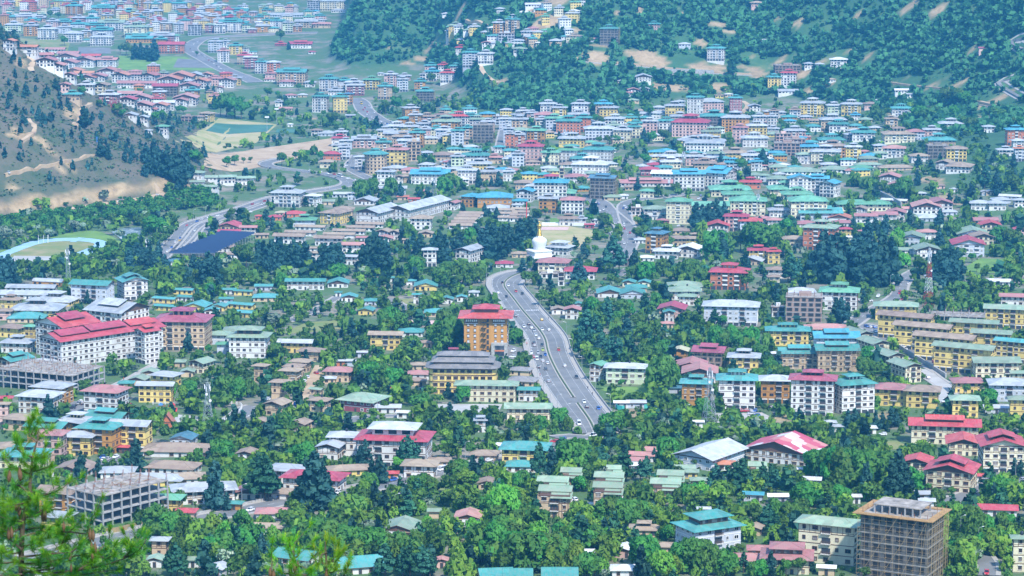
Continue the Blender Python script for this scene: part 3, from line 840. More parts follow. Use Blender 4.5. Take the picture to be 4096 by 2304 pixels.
def balc_mesh():
    mb = MB()
    mb.box(-0.5, 0.5, -1.1, 0.02, -0.06, 0.0, 'trim_white')
    mb.box(-0.46, 0.46, -0.06, 0.02, 0.0, 0.8, 'shop_dark')
    for y0, y1, x0, x1 in ((-1.1, -1.04, -0.5, 0.5), (-1.1, 0.0, -0.5, -0.47), (-1.1, 0.0, 0.47, 0.5)):
        mb.box(x0, x1, y0, y1, 0.33, 0.37, 'timber'); mb.box(x0, x1, y0, y1, 0.16, 0.19, 'timber')
    for i in range(7):
        x = -0.48 + 0.96 * i / 6; mb.box(x - 0.012, x + 0.012, -1.1, -1.06, 0, 0.35, 'timber')
    return mb.mesh('balcony')
BALC = balc_mesh()
def tank_mesh():
    mb = MB(); mb.lathe([(0.55, 0), (0.6, 0.1), (0.6, 1.1), (0.45, 1.3), (0.15, 1.4)], 'tank_black', 10); return mb.mesh('water_tank', True)
TANK = tank_mesh()


def roof_faces(mb, W, D, z, rise, ov, mat, form, under='timber', th=0.16):
    """form 'H' hipped, 'G' gabled with the ridge across the front, 'X' gabled with the ridge running back. returns the gable rise"""
    sw = form == 'X'
    A, B = (D, W) if sw else (W, D)                      # A along the ridge, B across it
    hx, hy = A / 2 + ov, B / 2 + ov
    if form == 'H':
        if A >= B: rl = max(0.02, (A - B) / 2)
        else: sw = not sw; A, B = B, A; hx, hy = A / 2 + ov, B / 2 + ov; rl = max(0.02, (A - B) / 2)
    else: rl = hx
    drop = rise * ov / (B / 2 + 1e-6)
    e = z - drop * 0.6
    t = z + rise
    q = [(-hx, -hy, e), (hx, -hy, e), (hx, hy, e), (-hx, hy, e), (-rl, 0, t), (rl, 0, t)]
    lo = [(a, b, c - th) for a, b, c in q]
    if sw: q = [(-b, a, c) for a, b, c in q]; lo = [(-b, a, c) for a, b, c in lo]
    faces = [(0, 1, 5, 4), (2, 3, 4, 5), (1, 2, 5), (3, 0, 4)] if form == 'H' else [(0, 1, 5, 4), (2, 3, 4, 5)]
    for f in faces: mb.poly([q[i] for i in f], mat)
    for f in faces: mb.poly([lo[i] for i in reversed(f)], under)
    edge = [(0, 1), (1, 2), (2, 3), (3, 0)] if form == 'H' else [(0, 1), (1, 5), (5, 2), (2, 3), (3, 4), (4, 0)]
    for a, b in edge: mb.poly([lo[a], lo[b], q[b], q[a]], mat if form == 'H' else under)
    # ridge cap
    mb.bar(Vector(q[4]) + Vector((0, 0, 0.02)), Vector(q[5]) + Vector((0, 0, 0.02)), 0.3, mat)
    if form == 'H':
        for a, b in ((0, 4), (3, 4), (1, 5), (2, 5)): mb.bar(Vector(q[a]) + Vector((0, 0, 0.02)), Vector(q[b]) + Vector((0, 0, 0.02)), 0.22, mat)
    return sw, e


def gable_walls(mb, W, D, z, rise, form, mat):
    if form == 'H': return
    if form == 'G':
        for s in (-1, 1):
            x0, x1 = sorted((s * W / 2, s * (W / 2 - 0.25)))
            a = [(x0, -D / 2, z), (x0, D / 2, z), (x0, 0, z + rise * 0.97)]; b = [(x1, p[1], p[2]) for p in a]
            mb.poly(a[::-1], mat); mb.poly(b, mat)
    else:
        for s in (-1, 1):
            y0, y1 = sorted((s * D / 2, s * (D / 2 - 0.25)))
            a = [(-W / 2, y0, z), (W / 2, y0, z), (0, y0, z + rise * 0.97)]; b = [(p[0], y1, p[2]) for p in a]
            mb.poly(a, mat); mb.poly(b[::-1], mat)


WINDOW_PIECES = [0]


def facade(root, far, L, n, sh, place, style, shops, seed, balc, big=1.0, shared=None):
    """windows of one face: place(x, z) -> local location, rz"""
    rr = random.Random(seed)
    nc = max(1, int(round(L / (3.6 * big))))
    if far > 1: nc = max(1, int(round(L / 3.9)))
    if style == 'void': nc = max(1, int(round(L / 4.2)))
    bc = set()
    if balc and nc >= 3: bc = {nc // 2} if nc < 6 else {nc // 3, (2 * nc) // 3}
    for fl in range(n):
        for c in range(nc):
            x = -L / 2 + L * (c + 0.5) / nc
            cell = L / nc
            z0 = fl * sh
            if fl == 0 and shops:
                put(root, far, shared, SHOP, 'shop_front', x, z0 + 0.15, cell * 0.8, 2.5, place); continue
            if fl == 0 and c == nc // 2 and not shops and n <= 3 and style != 'void':
                put(root, far, shared, DOOR, 'door', x, z0 + 0.05, 1.15, 2.15, place); continue
            if c in bc and fl > 0:
                put(root, far, shared, BALC, 'balcony', x, z0 + 0.12, cell * 0.86, 2.6, place); continue
            if style == 'void': put(root, far, shared, WIN['void'], 'window_opening', x, z0 + sh * 0.22, cell * (0.82 if (c + fl) % 3 else 0.55), sh * 0.70, place); continue
            if rr.random() < 0.07: continue
            w = min(cell * 0.62, 1.9 if (c + (seed % 2)) % 3 else 1.15) * (0.9 + 0.2 * rr.random())
            h = 1.45 if sh > 2.7 else 1.2
            put(root, far, shared, WIN[style], 'window', x, z0 + sh * 0.30, max(0.7, w), h, place)


def put(root, far, shared, me, name, x, z, w, h, place):
    (lx, ly, lz), rz = place(x, z)
    if far:
        # too small to pick apart: gathered into one piece
        c, s = math.cos(rz), math.sin(rz)
        if name == 'window_opening': quads = ((w, h, 0.08, 'void', 0),)
        elif name == 'window': quads = ((w * 1.12, h * 1.14, 0.10, shared.fr, -0.05), (w, h, 0.16, 'glass', 0))
        elif name == 'balcony': quads = ((w, h * 0.8, 0.08, 'shop_dark', 0.1), (w * 1.05, h * 0.33, 0.7, shared.fr2, -0.05))
        else: quads = ((w, h * 0.95, 0.12, 'shop_dark', 0),)
        for ww, hh, dd, mt, zo in quads:
            p = []
            for zz in (z + zo, z + zo + hh):
                for xx, yy in ((-ww / 2, -dd), (ww / 2, -dd), (ww / 2, 0), (-ww / 2, 0)):
                    p.append((lx + xx * c - yy * s, ly + xx * s + yy * c, zz))
            shared.hexa(p, mt)
        return
    WINDOW_PIECES[0] += 1
    link(name, me, root, (lx, ly, lz), rz, (w, 1.0, h))


def scaffold(root, W, D, H, rot, seed):
    rr = random.Random(seed); mb = MB()
    faces = [('f', W), ('r' if rot >= 0 else 'l', D)]
    for kind, L in faces:
        def P(x, z, o):
            if kind == 'f': return (x, -D / 2 - o, z)
            return ((W / 2 + o) if kind == 'r' else (-W / 2 - o), x, z)
        nx = max(3, int(L / 2.3)); nz = max(3, int(H / 1.6))
        for o in ((0.7, 1.7) if kind != 'f' else (1.4,)):
            for i in range(nx + 1):
                x = -L / 2 - 0.5 + (L + 1) * i / nx + rr.uniform(-.2, .2)
                mb.bar(P(x, 0, o), P(x + rr.uniform(-.3, .3), H + rr.uniform(-.5, 1.6), o), 0.10, 'bamboo', n=3)
        for j in range(1, nz + 1):
            z = H * j / nz + rr.uniform(-.15, .15)
            for o in ((0.7, 1.7) if kind != 'f' else (1.4,)):
                mb.bar(P(-L / 2 - 0.9, z, o), P(L / 2 + 0.9, z + rr.uniform(-.25, .25), o), 0.09, 'bamboo', n=3)
            for i in range(0, nx, 2):
                x = -L / 2 + L * i / nx
                mb.bar(P(x, z, 0.2), P(x, z, 2.3), 0.08, 'bamboo', n=3)
        for i in range(0, nx, 3):
            x = -L / 2 + L * i / nx
            mb.bar(P(x, 0, 1.8), P(min(L / 2, x + H * 0.6), H, 1.8), 0.13, 'bamboo', n=3)
    return mb.build('scaffold', root)


def frame_building(root, W, D, n, sh, seed, bays=5.0, top=True):
    """bare concrete frame: slabs, columns, props and starter bars, each slab and column of its own"""
    rr = random.Random(seed)
    nx, ny = max(2, int(round(W / bays))), max(2, int(round(D / bays)))
    for f in range(n + 1):
        mb = MB(); mb.box(-W / 2, W / 2, -D / 2, D / 2, f * sh - 0.32, f * sh, 'slab' if f == n else 'concrete'); mb.build('slab', root)
    cm = MB(); cm.box(-0.27, 0.27, -0.27, 0.27, 0, sh - 0.33, 'concrete'); cme = cm.mesh('column')
    for f in range(n):
        for i in range(nx + 1):
            for j in range(ny + 1):
                if i not in (0, nx) and j not in (0, ny): continue
                link('column', cme, root, (-W / 2 + 0.28 + (W - 0.56) * i / nx, -D / 2 + 0.28 + (D - 0.56) * j / ny, f * sh + 0.004))
    mb = MB()
    for k in range(int(W * 1.6)):                                          # timber props under the newest slab
        x, y = rr.uniform(-W / 2 + 1, W / 2 - 1), rr.choice([-D / 2 + rr.uniform(0.8, 4), rr.uniform(-D / 2, D / 2)])
        mb.bar((x, y, (n - 1) * sh), (x + rr.uniform(-.5, .5), y, n * sh - 0.3), 0.13, 'bamboo', n=3)
    mb.build('shoring', root)['kind'] = 'stuff'
    mb = MB()
    mb.box(-W * 0.1, W * 0.06, D * 0.05, D * 0.3, 0.3, (n - 0.02) * sh, 'concrete')
    mb.build('stair_core', root)
    if top:
        sb = MB(); sb.box(-0.25, 0.25, -0.25, 0.25, 0, 1.5, 'concrete')
        for a in (-0.18, 0, 0.18):
            for b in (-0.18, 0.18): sb.bar((a, b, 1.5), (a + rr.uniform(-.1, .1), b, 3.4 + rr.uniform(-.5, .6)), 0.07, 'rust', n=3)
        sme = sb.mesh('starter_column')
        for i in range(nx + 1):
            for j in range(ny + 1):
                if rr.random() < 0.25: continue
                link('starter_column', sme, root, (-W / 2 + 0.5 + (W - 1) * i / nx, -D / 2 + 0.5 + (D - 1) * j / ny, n * sh + 0.004), 0, (1, 1, rr.uniform(0.5, 1.1)))
        mb = MB()
        for k in range(int(W * D / 12)):
            x, y = rr.uniform(-W / 2 + 1, W / 2 - 3), rr.uniform(-D / 2 + 1, D / 2 - 2); a = rr.uniform(0, 3.1)
            mb.bar((x, y, n * sh + .1), (x + 2.5 * math.cos(a), y + 2.5 * math.sin(a), n * sh + rr.uniform(.1, .6)), 0.2, rr.choice(['bamboo', 'rust', 'slab']), n=4)
        mb.build('building_materials', root)['kind'] = 'stuff'


def place_box(t, x, ye, w, n, rot, a, sh, Hw=None):
    """find the footprint whose nearest eave corner and silhouette match the note"""
    u, v = TP(t, x, ye); H = n * sh if Hw is None else Hw
    wpx = w * ZF
    th = R(-rot); ct, st = math.cos(th), math.sin(th)
    C = hit(u, v); bu, bv = u, v + H * pxm(C)
    for _ in range(9):
        C = hit(bu, bv); s = pxm(C)
        W = wpx / s / (abs(ct) + a * abs(st)); D = a * W
        W = max(2.2, min(W, 90)); D = max(2.2, min(D, 90))
        pr = [proj((C.x + i * W / 2 * ct - j * D / 2 * st, C.y + i * W / 2 * st + j * D / 2 * ct, C.z + H)) for i in (-1, 1) for j in (-1, 1)]
        xs = [p[0] for p in pr]; ey = v - max(p[1] for p in pr); ex = u - (max(xs) + min(xs)) / 2
        bu += ex; bv += ey * 0.8
        if abs(ex) + abs(ey) < 0.3: break
    zs = [gz(C.x + i * W / 2 * ct - j * D / 2 * st, C.y + i * W / 2 * st + j * D / 2 * ct) for i in (-1, 1) for j in (-1, 1)]
    return C, W, D, th, s, C.z - min(zs)


BLD = []


def building(t, x, ye, w, n, rot, wc, rc, ty, a=None, sh=3.05, label=None, name=None, cat=None):
    ty0 = ty[0]
    if a is None: a = {'G': 0.55, 'X': 1.1, 'J': 0.6, 'Y': 1.1, 'Z': 0.8}.get(ty0, 0.75)
    seed = int(t * 7919 + x * 31 + ye * 17) & 0xffff
    C, W, D, th, s, sink = place_box(t, x, ye, w, n, rot, a, sh)
    H = n * sh
    S = s / ZF / 2.5156 * 1.0
    far = 0 if s > 6.15 else (1 if s > 3.2 else 2)
    is_frame = ty0 == 'K'
    noun = name or ('unfinished_building' if is_frame or 'S' in ty or ty0 == 'F' else 'apartment_block' if n >= 4 else 'apartment_house' if n == 3 else 'hall' if W > 24 else 'shed' if W < 6.0 and n == 1 else 'bungalow' if n == 1 else 'house')
    root = empty(noun, C, th)
    FOOT.append((C.x, C.y, 0.5 * math.hypot(W, D) * 0.92, W, D, th))
    wm = 'wall_' + wc; rm = 'roof_' + rc[0]; rm2 = 'roof_' + (rc[1] if len(rc) > 1 else rc[0])
    trim = {'w': 'timber', 'c': 'timber', 'y': 'timber', 'o': 'timber', 'p': 'timber', 'e': 'trim_white', 'b': 'trim_white', 'r': 'timber', 't': 'timber', 'm': 'trim_white'}.get(wc, 'concrete')
    style = 'void' if wc in 'gnq' or ty0 == 'F' else 'white' if wc in 'bmr' else ('carved' if n <= 3 and wc in 'wc' else ('plain' if seed % 3 == 0 else 'brown'))
    if is_frame:
        frame_building(root, W, D, n, sh, seed)
    else:
        # walls
        mb = MB(); mb.box(-W / 2, W / 2, -D / 2, D / 2, -sink - 1.2, H, wm)
        form = {'H': 'H', 'L': 'H', 'G': 'G', 'J': 'G', 'X': 'X', 'Y': 'X', 'Z': 'G', 'F': 'F', 'T': 'X', 'A': 'A'}[ty0]
        span = {'H': min(W, D), 'G': D, 'X': W, 'F': 1, 'A': D}[form]
        rise = span / 2 * (0.30 if form == 'H' else 0.32)
        if ty0 == 'T': rise = span / 2 * 1.5
        ov = 0.9 + 0.05 * min(W, 14) if n > 1 else 0.8
        if form in 'GX': gable_walls(mb, W, D, H, rise, form, 'timber' if (wc in 'wct' and n <= 3) else wm)
        mb.build('wall', root)
        # floor bands, eave cornice, timber framing of the top storey
        mb = MB()
        for f in range(1, n):
            z = f * sh
            fb = MB() if not far else mb
            fb.box(-W / 2 - 0.09, W / 2 + 0.09, -D / 2 - 0.09, D / 2 + 0.09, z - 0.16, z + 0.08, trim)
            if not far: fb.build('floor_band', root)
        ch = 0.42 if n > 1 else 0.28
        mb.box(-W / 2 - 0.22, W / 2 + 0.22, -D / 2 - 0.22, D / 2 + 0.22, H - ch, H + 0.004, 'timber' if wc != 'g' else 'concrete')
        tf = mb
        if not far: mb.build('cornice', root); mb = MB()
        if wc in 'wcyt' and n >= 2 and far < 2:
            z0, z1 = (n - 1) * sh + 0.09, H - ch
            nb = max(3, int(W / 1.9)); ns = max(3, int(D / 1.9))
            for i in range(nb + 1):
                x_ = -W / 2 + W * i / nb; mb.box(x_ - 0.08, x_ + 0.08, -D / 2 - 0.05, -D / 2 + 0.02, z0, z1, 'timber')
            for i in range(ns + 1):
                y_ = -D / 2 + D * i / ns
                for sx in ((1,) if rot > 8 else (-1,) if rot < -8 else (1, -1)): mb.box(*sorted((sx * (W / 2 + 0.05), sx * (W / 2 - 0.02))), y_ - 0.08, y_ + 0.08, z0, z1, 'timber')
            mb.box(-W / 2 - 0.05, W / 2 + 0.05, -D / 2 - 0.055, -D / 2, z0 + 0.45, z0 + 0.58, 'timber')
        if mb.f:
            o = mb.build('cornice' if far else 'timber_framing', root); o['kind'] = 'stuff'
        # windows
        shared = None
        if far:
            shared = MB(); shared.fr = 'timber' if style != 'white' else 'trim_white'; shared.fr2 = 'trim_white' if wc != 'w' else 'wall_b'
        shops = n >= 4 and seed % 4 != 0 and far < 3 and style != 'void'
        balc = n >= 3 and seed % 5 != 1 and style != 'void'
        if not ('S' in ty and far > 1):
            facade(root, far, W, n, sh, lambda q, z: ((q, -D / 2, z), 0.0), style, shops, seed, balc, shared=shared)
            if rot > -8: facade(root, far, D, n, sh, lambda q, z: ((W / 2, q, z), R(90)), style, False, seed + 1, False, shared=shared)
            if rot < 8: facade(root, far, D, n, sh, lambda q, z: ((-W / 2, -q, z), R(-90)), style, False, seed + 2, False, shared=shared)
        if shared and shared.f:
            o = shared.build('windows', root); o['kind'] = 'stuff'
        # roof
        if form == 'F':
            mb = MB()
            mb.box(-W / 2 - 0.3, W / 2 + 0.3, -D / 2 - 0.3, D / 2 + 0.3, H + 0.01, H + 0.25, 'slab')
            ro = mb.build('roof', root)
            mb = MB()
            for i in range(max(3, int(W / 3.5))):
                for j in range(max(2, int(D / 4))):
                    x_, y_ = -W / 2 + 0.5 + (W - 1) * i / max(2, int(W / 3.5) - 1), -D / 2 + 0.5 + (D - 1) * j / max(1, int(D / 4) - 1)
                    mb.bar((x_, y_, H + 0.25), (x_, y_, H + 1.5 + (seed + i * j) % 3 * 0.5), 0.22, 'rust', n=3)
            o = mb.build('starter_bars', ro); o['kind'] = 'stuff'
            mb = MB(); mb.box(-W * 0.15, W * 0.2, -D * 0.2, D * 0.25, H + 0.255, H + 2.2, wm); mb.build('stair_head', ro)
        elif form == 'A':
            mb = MB(); k = 10; pts = []
            for i in range(k + 1):
                q = math.pi * i / k; pts.append((-math.cos(q) * (D / 2 + 0.4), math.sin(q) * D * 0.22))
            for (y0, z0), (y1, z1) in zip(pts[:-1], pts[1:]):
                mb.poly([(-W / 2 - .4, y0, H + z0), (W / 2 + .4, y0, H + z0), (W / 2 + .4, y1, H + z1), (-W / 2 - .4, y1, H + z1)], rm)
            for sx in (-1, 1): mb.poly([(sx * W / 2, y_, H + z_ - 0.02) for y_, z_ in (pts if sx < 0 else pts[::-1])], wm)
            ro = mb.build('roof', root)
        elif ty0 == 'Z':
            # two roof slopes at different heights over a split house
            mb = MB()
            for x0, x1, y0, y1, z0, z1 in ((-W / 2 - 0.9, W / 2 + 0.5, D * 0.22, D / 2 + 1.2, H + 2.4, H + 0.8), (-W / 2 - 0.9, W / 2 + 0.5, D * 0.28, -D * 0.22, H + 2.4, H + 0.95), (-W * 0.12, W / 2 + 0.9, -D * 0.12, -D / 2 - 1.4, H + 0.72, H - 0.75)):
                p = [(x0, y0, z0), (x1, y0, z0), (x1, y1, z1), (x0, y1, z1)]
                mb.hexa([(a_, b_, c_ - 0.18) for a_, b_, c_ in p] + p, rm)
            ro = mb.build('roof', root)
            mb = MB(); mb.box(-W / 2 + .05, W / 2 - .05, -D / 2 * 0.3, D / 2 - .05, H, H + 0.7, wm)
            for i in range(6): x_ = -W * 0.05 + W * 0.5 * i / 5; mb.box(x_ - .12, x_ + .12, -D / 2 - 0.08, -D / 2, 0.2, H, 'timber')
            mb.build('clerestory', root)
        else:
            mb = MB(); sw, e = roof_faces(mb, W, D, H + 0.02, rise, ov, rm, form)
            ro = mb.build('roof', root)
            if ty0 == 'L':
                k = 0.34 if n > 2 else 0.3
                if 'B' in ty: k = 0.6
                lw, ld = max(2.2, W * k), max(2.2, D * k)
                zb_ = H + rise * (1 - k) * 0.75; lh = max(1.3, rise * 0.5 + 0.9)
                mb = MB(); mb.box(-lw / 2, lw / 2, -ld / 2, ld / 2, zb_ - 0.6, H + rise + lh * 0.75, wm if seed % 2 else 'timber')
                for i in range(3): x_ = -lw / 2 + lw * (i + .5) / 3; mb.box(x_ - lw * .1, x_ + lw * .1, -ld / 2 - .05, -ld / 2 + .02, H + rise * 0.6, H + rise + lh * 0.5, 'glass')
                mb.build('lantern_wall', ro)
                mb = MB(); roof_faces(mb, lw, ld, H + rise + lh * 0.77, min(lw, ld) * 0.15, 0.9 + 0.04 * W, rm2, 'H')
                mb.build('lantern_roof', ro)
            if ty0 in 'JY':
                # raised second roof over the middle of the ridge
                secs = ((0.0, 0.55),) if 'M' not in ty else ((-0.33, 0.26), (0.0, 0.34), (0.34, 0.24))
                Lr = D if ty0 == 'Y' else W; Br = W if ty0 == 'Y' else D
                for cx_, fr in secs:
                    ww, dd = Lr * fr, Br * 0.62
                    mb = MB()
                    if ty0 == 'Y': roof_faces(mb, dd, ww, H + rise * 0.38 + 1.1 + (0.5 if cx_ == 0 else 0), dd / 2 * 0.31, 0.7, rm2, 'X')
                    else: roof_faces(mb, ww, dd, H + rise * 0.38 + 1.1 + (0.5 if cx_ == 0 else 0), dd / 2 * 0.31, 0.7, rm2, 'G')
                    o = mb.build('raised_roof', ro)
                    o.location = (0, cx_ * Lr, 0) if ty0 == 'Y' else (cx_ * Lr, 0, 0)
                    mb = MB(); bx_ = (dd * 0.40, ww * 0.44) if ty0 == 'Y' else (ww * 0.44, dd * 0.40)
                    mb.box(-bx_[0], bx_[0], -bx_[1], bx_[1], H + rise * 0.2, H + rise * 0.40 + 1.0, 'timber')
                    o = mb.build('roof_support', ro); o.location = (0, cx_ * Lr, 0) if ty0 == 'Y' else (cx_ * Lr, 0, 0)
            if far == 0 and n >= 2 and seed % 3 == 0 and form == 'H' and ty0 == 'H':
                link('water_tank', TANK, root, (W * 0.1, 0.2, H + rise * 0.9))
        if 'S' in ty: scaffold(root, W, D, H + 0.5, rot, seed)
    ad = []
    if is_frame: ph = 'bare concrete frame of %s floors' % ['', 'one', 'two', 'three', 'four', 'five', 'six'][n]
    elif 'S' in ty: ph = '%s block in bamboo scaffolding under a %s roof' % (WALLN[wc], ROOFN[rc[0]])
    elif ty0 == 'F': ph = 'unfinished %s %s block with flat roof and bare rods' % (NUM[n], WALLN[wc])
    else:
        rk = {'H': '%s hipped roof', 'L': '%s tiered roof', 'G': '%s gabled roof', 'X': '%s gable facing front', 'J': '%s stepped gabled roof', 'Y': '%s stepped gable facing front', 'Z': '%s split roof', 'T': 'steep %s roof', 'A': 'curved %s roof'}[ty0] % ROOFN[rc[0]]
        size = 'small ' if W < 7 and n < 3 else 'long ' if W > 2.0 * D and W > 16 else ''
        ph = '%s%s %s %s, %s' % (size, NUM[min(n, 8)], WALLN[wc], {'apartment_block': 'block', 'apartment_house': 'block'}.get(noun, noun.replace('_', ' ')), rk)
    u, v = proj((C.x, C.y, C.z + H * 0.5))
    LATE.append((root, label or ph, cat or noun.replace('_', ' '), (u, v), bool(label)))
    root['group'] = {'apartment_block': 'apartment blocks of the town', 'apartment_house': 'three-storey blocks of the town', 'bungalow': 'single-storey houses of the town', 'pavilion': 'pavilions', 'house': 'houses of the town', 'hall': 'long low halls of the town', 'shed': 'small sheds'}.get(noun, 'unfinished buildings')
    BLD.append((root, W, D, H, u, v))
    return root, W, D, H


def table(t, text):
    for ln in text.strip().split(';'):
        f = ln.split()
        if not f: continue
        if len(f) < 8: raise ValueError(ln)
        x, ye, w, n, rot, wc, rc, ty = f[:8]
        kw = {}
        for e in f[8:]:
            if e[0] == 'h': kw['sh'] = float(e[1:])
            else: kw['a'] = float(e)
        building(t, float(x), float(ye), float(w), int(n), float(rot), wc, rc, ty, **kw)

# ------------------------------------------------------------------ the town, noted tile by tile from the photograph
# x  eave-y  width  storeys  turn  wall  roof  form  [depth ratio] [storey height]
table(0, '''37 -20 75 5 0 p s L; 108 15 75 4 0 t s L; 605 5 105 4 0 y g H; 870 -10 130 5 0 w s L; 745 55 160 5 5 o t L; 1045 75 220 4 0 t t J; 550 95 90 2 0 w s L; 1150 -5 70 5 0 b s H;
1250 20 120 4 0 t s L; 1325 35 100 3 0 y t L; 1410 -10 65 5 0 o s H; 1490 25 80 4 0 y s L; 1580 30 100 4 0 t s L; 1690 0 120 5 0 w s L; 1800 30 150 4 0 w t L; 1565 105 140 3 0 y s L;
1300 115 160 3 0 r t L; 1950 95 115 3 0 r r L; 2120 80 200 2 0 w s J; 2210 50 150 2 0 y s L; 2060 150 180 2 0 p s J; 2380 110 230 2 0 b t J; 2420 85 150 2 0 w s L; 2550 120 80 2 0 p s H;
80 165 170 3 0 t t L; 260 160 210 2 0 p s J; 400 175 120 2 0 t s J; 795 175 120 4 0 m s L; 920 180 140 2 0 b t L; 1080 150 110 3 0 y s L; 1420 170 90 3 0 p t L; 1480 120 110 4 0 t s L;
1600 185 130 4 0 c s L; 1770 140 140 3 0 t t L; 1890 190 90 3 0 p r L; 2130 190 150 2 0 y t L; 2060 165 150 3 0 b s L; 2300 150 140 2 0 w t L; 2470 165 100 3 0 p t L;
140 245 160 4 0 e s L; 315 255 140 5 0 o s L; 330 205 160 1 0 t t J; 530 210 120 3 0 p s L; 650 215 160 2 0 t t J; 480 290 185 5 5 w s L; 790 235 150 2 0 b t L; 650 270 130 3 0 b s L;
960 250 180 3 0 r t J; 1130 225 250 4 0 w G J; 1375 270 230 5 0 c G L; 740 335 185 4 0 w s H; 870 310 90 3 0 t s L; 1030 300 210 3 0 b t J; 1025 372 215 4 0 w s L; 1400 335 240 2 0 c t L;
1410 385 260 2 0 o t J; 1615 390 120 2 0 o t L; 1640 355 230 3 0 m s J; 1760 355 85 3 0 w g H; 1730 445 250 4 0 r r G; 870 400 70 1 0 w t H; 1660 230 140 4 0 t s L; 1800 235 95 5 0 w s L;
1960 250 130 5 0 b f F; 2115 245 90 4 0 m G H; 2215 250 110 4 0 w s L; 2325 220 220 5 0 w t J; 2480 245 80 4 0 e t L; 2540 290 80 2 0 m s H; 2170 415 140 5 0 b s L; 2270 410 80 3 0 w s L;
2375 455 130 4 0 y t L; 2470 475 80 3 0 w G L; 2250 510 115 5 0 w k L; 2550 520 70 1 0 w t G; 2460 555 140 4 0 t r L; 2525 575 120 5 0 m w G;
100 410 120 3 10 w o X; 290 470 190 3 10 w o G; 420 485 70 2 0 w n G; 560 495 180 2 0 w k G; 435 550 200 2 0 w k G; 690 535 200 2 0 w k G; 680 570 220 3 0 w k X; 470 605 180 2 0 w k X;
690 630 200 3 5 w k X; 560 655 180 2 0 w k X; 920 560 180 2 0 w r G; 870 605 210 3 5 w k X; 1085 600 200 3 5 w k J; 750 715 180 1 0 w o X; 700 750 120 2 0 w k X; 850 735 200 1 0 w o G;
880 780 180 2 0 w o X; 1090 715 200 2 0 w o X; 980 768 180 2 0 w k X; 1230 755 190 3 10 w o X; 1340 745 150 3 0 w k G; 1510 757 180 3 10 w o X; 1600 735 120 2 0 w o G; 1810 770 260 3 0 w o X;
1960 760 180 2 0 t s X; 2080 750 120 2 0 w o X; 1710 800 230 3 0 w o X; 2030 815 170 3 10 w o X; 2150 785 120 2 0 w k X; 2290 805 160 3 5 w k X; 2365 780 120 3 0 y s L; 870 850 150 2 0 w s L;
1030 855 150 3 10 c n X; 1300 835 220 2 0 w k G; 1480 835 180 2 0 w k G; 1665 865 240 4 0 g r GS; 1100 950 190 3 5 m s L; 730 945 160 2 0 t t L; 650 850 110 2 0 p k X; 1310 940 230 2 0 w k G;
1270 915 150 1 0 t G H; 1605 920 130 4 5 r s L; 1900 865 200 2 0 w k X; 1935 905 140 3 5 o t L; 1280 1000 170 2 0 w r X; 1420 985 200 3 0 w k X; 1870 985 230 3 0 w k X; 1660 1030 190 3 0 w w G;
1820 1010 130 3 0 w k X; 1430 1060 210 2 0 w k X; 1610 1060 170 3 5 w o X; 1500 1100 140 2 0 w o X; 1310 1160 150 1 0 w s X; 1440 1180 100 2 0 w s X; 1635 1270 120 3 5 w g H; 1890 1172 130 2 10 n f F;
2085 1140 150 3 20 y n H; 2005 1170 90 2 0 c n H; 2110 920 60 3 0 y n L; 2215 880 60 2 0 w k X; 1490 1310 80 1 0 w s H''')
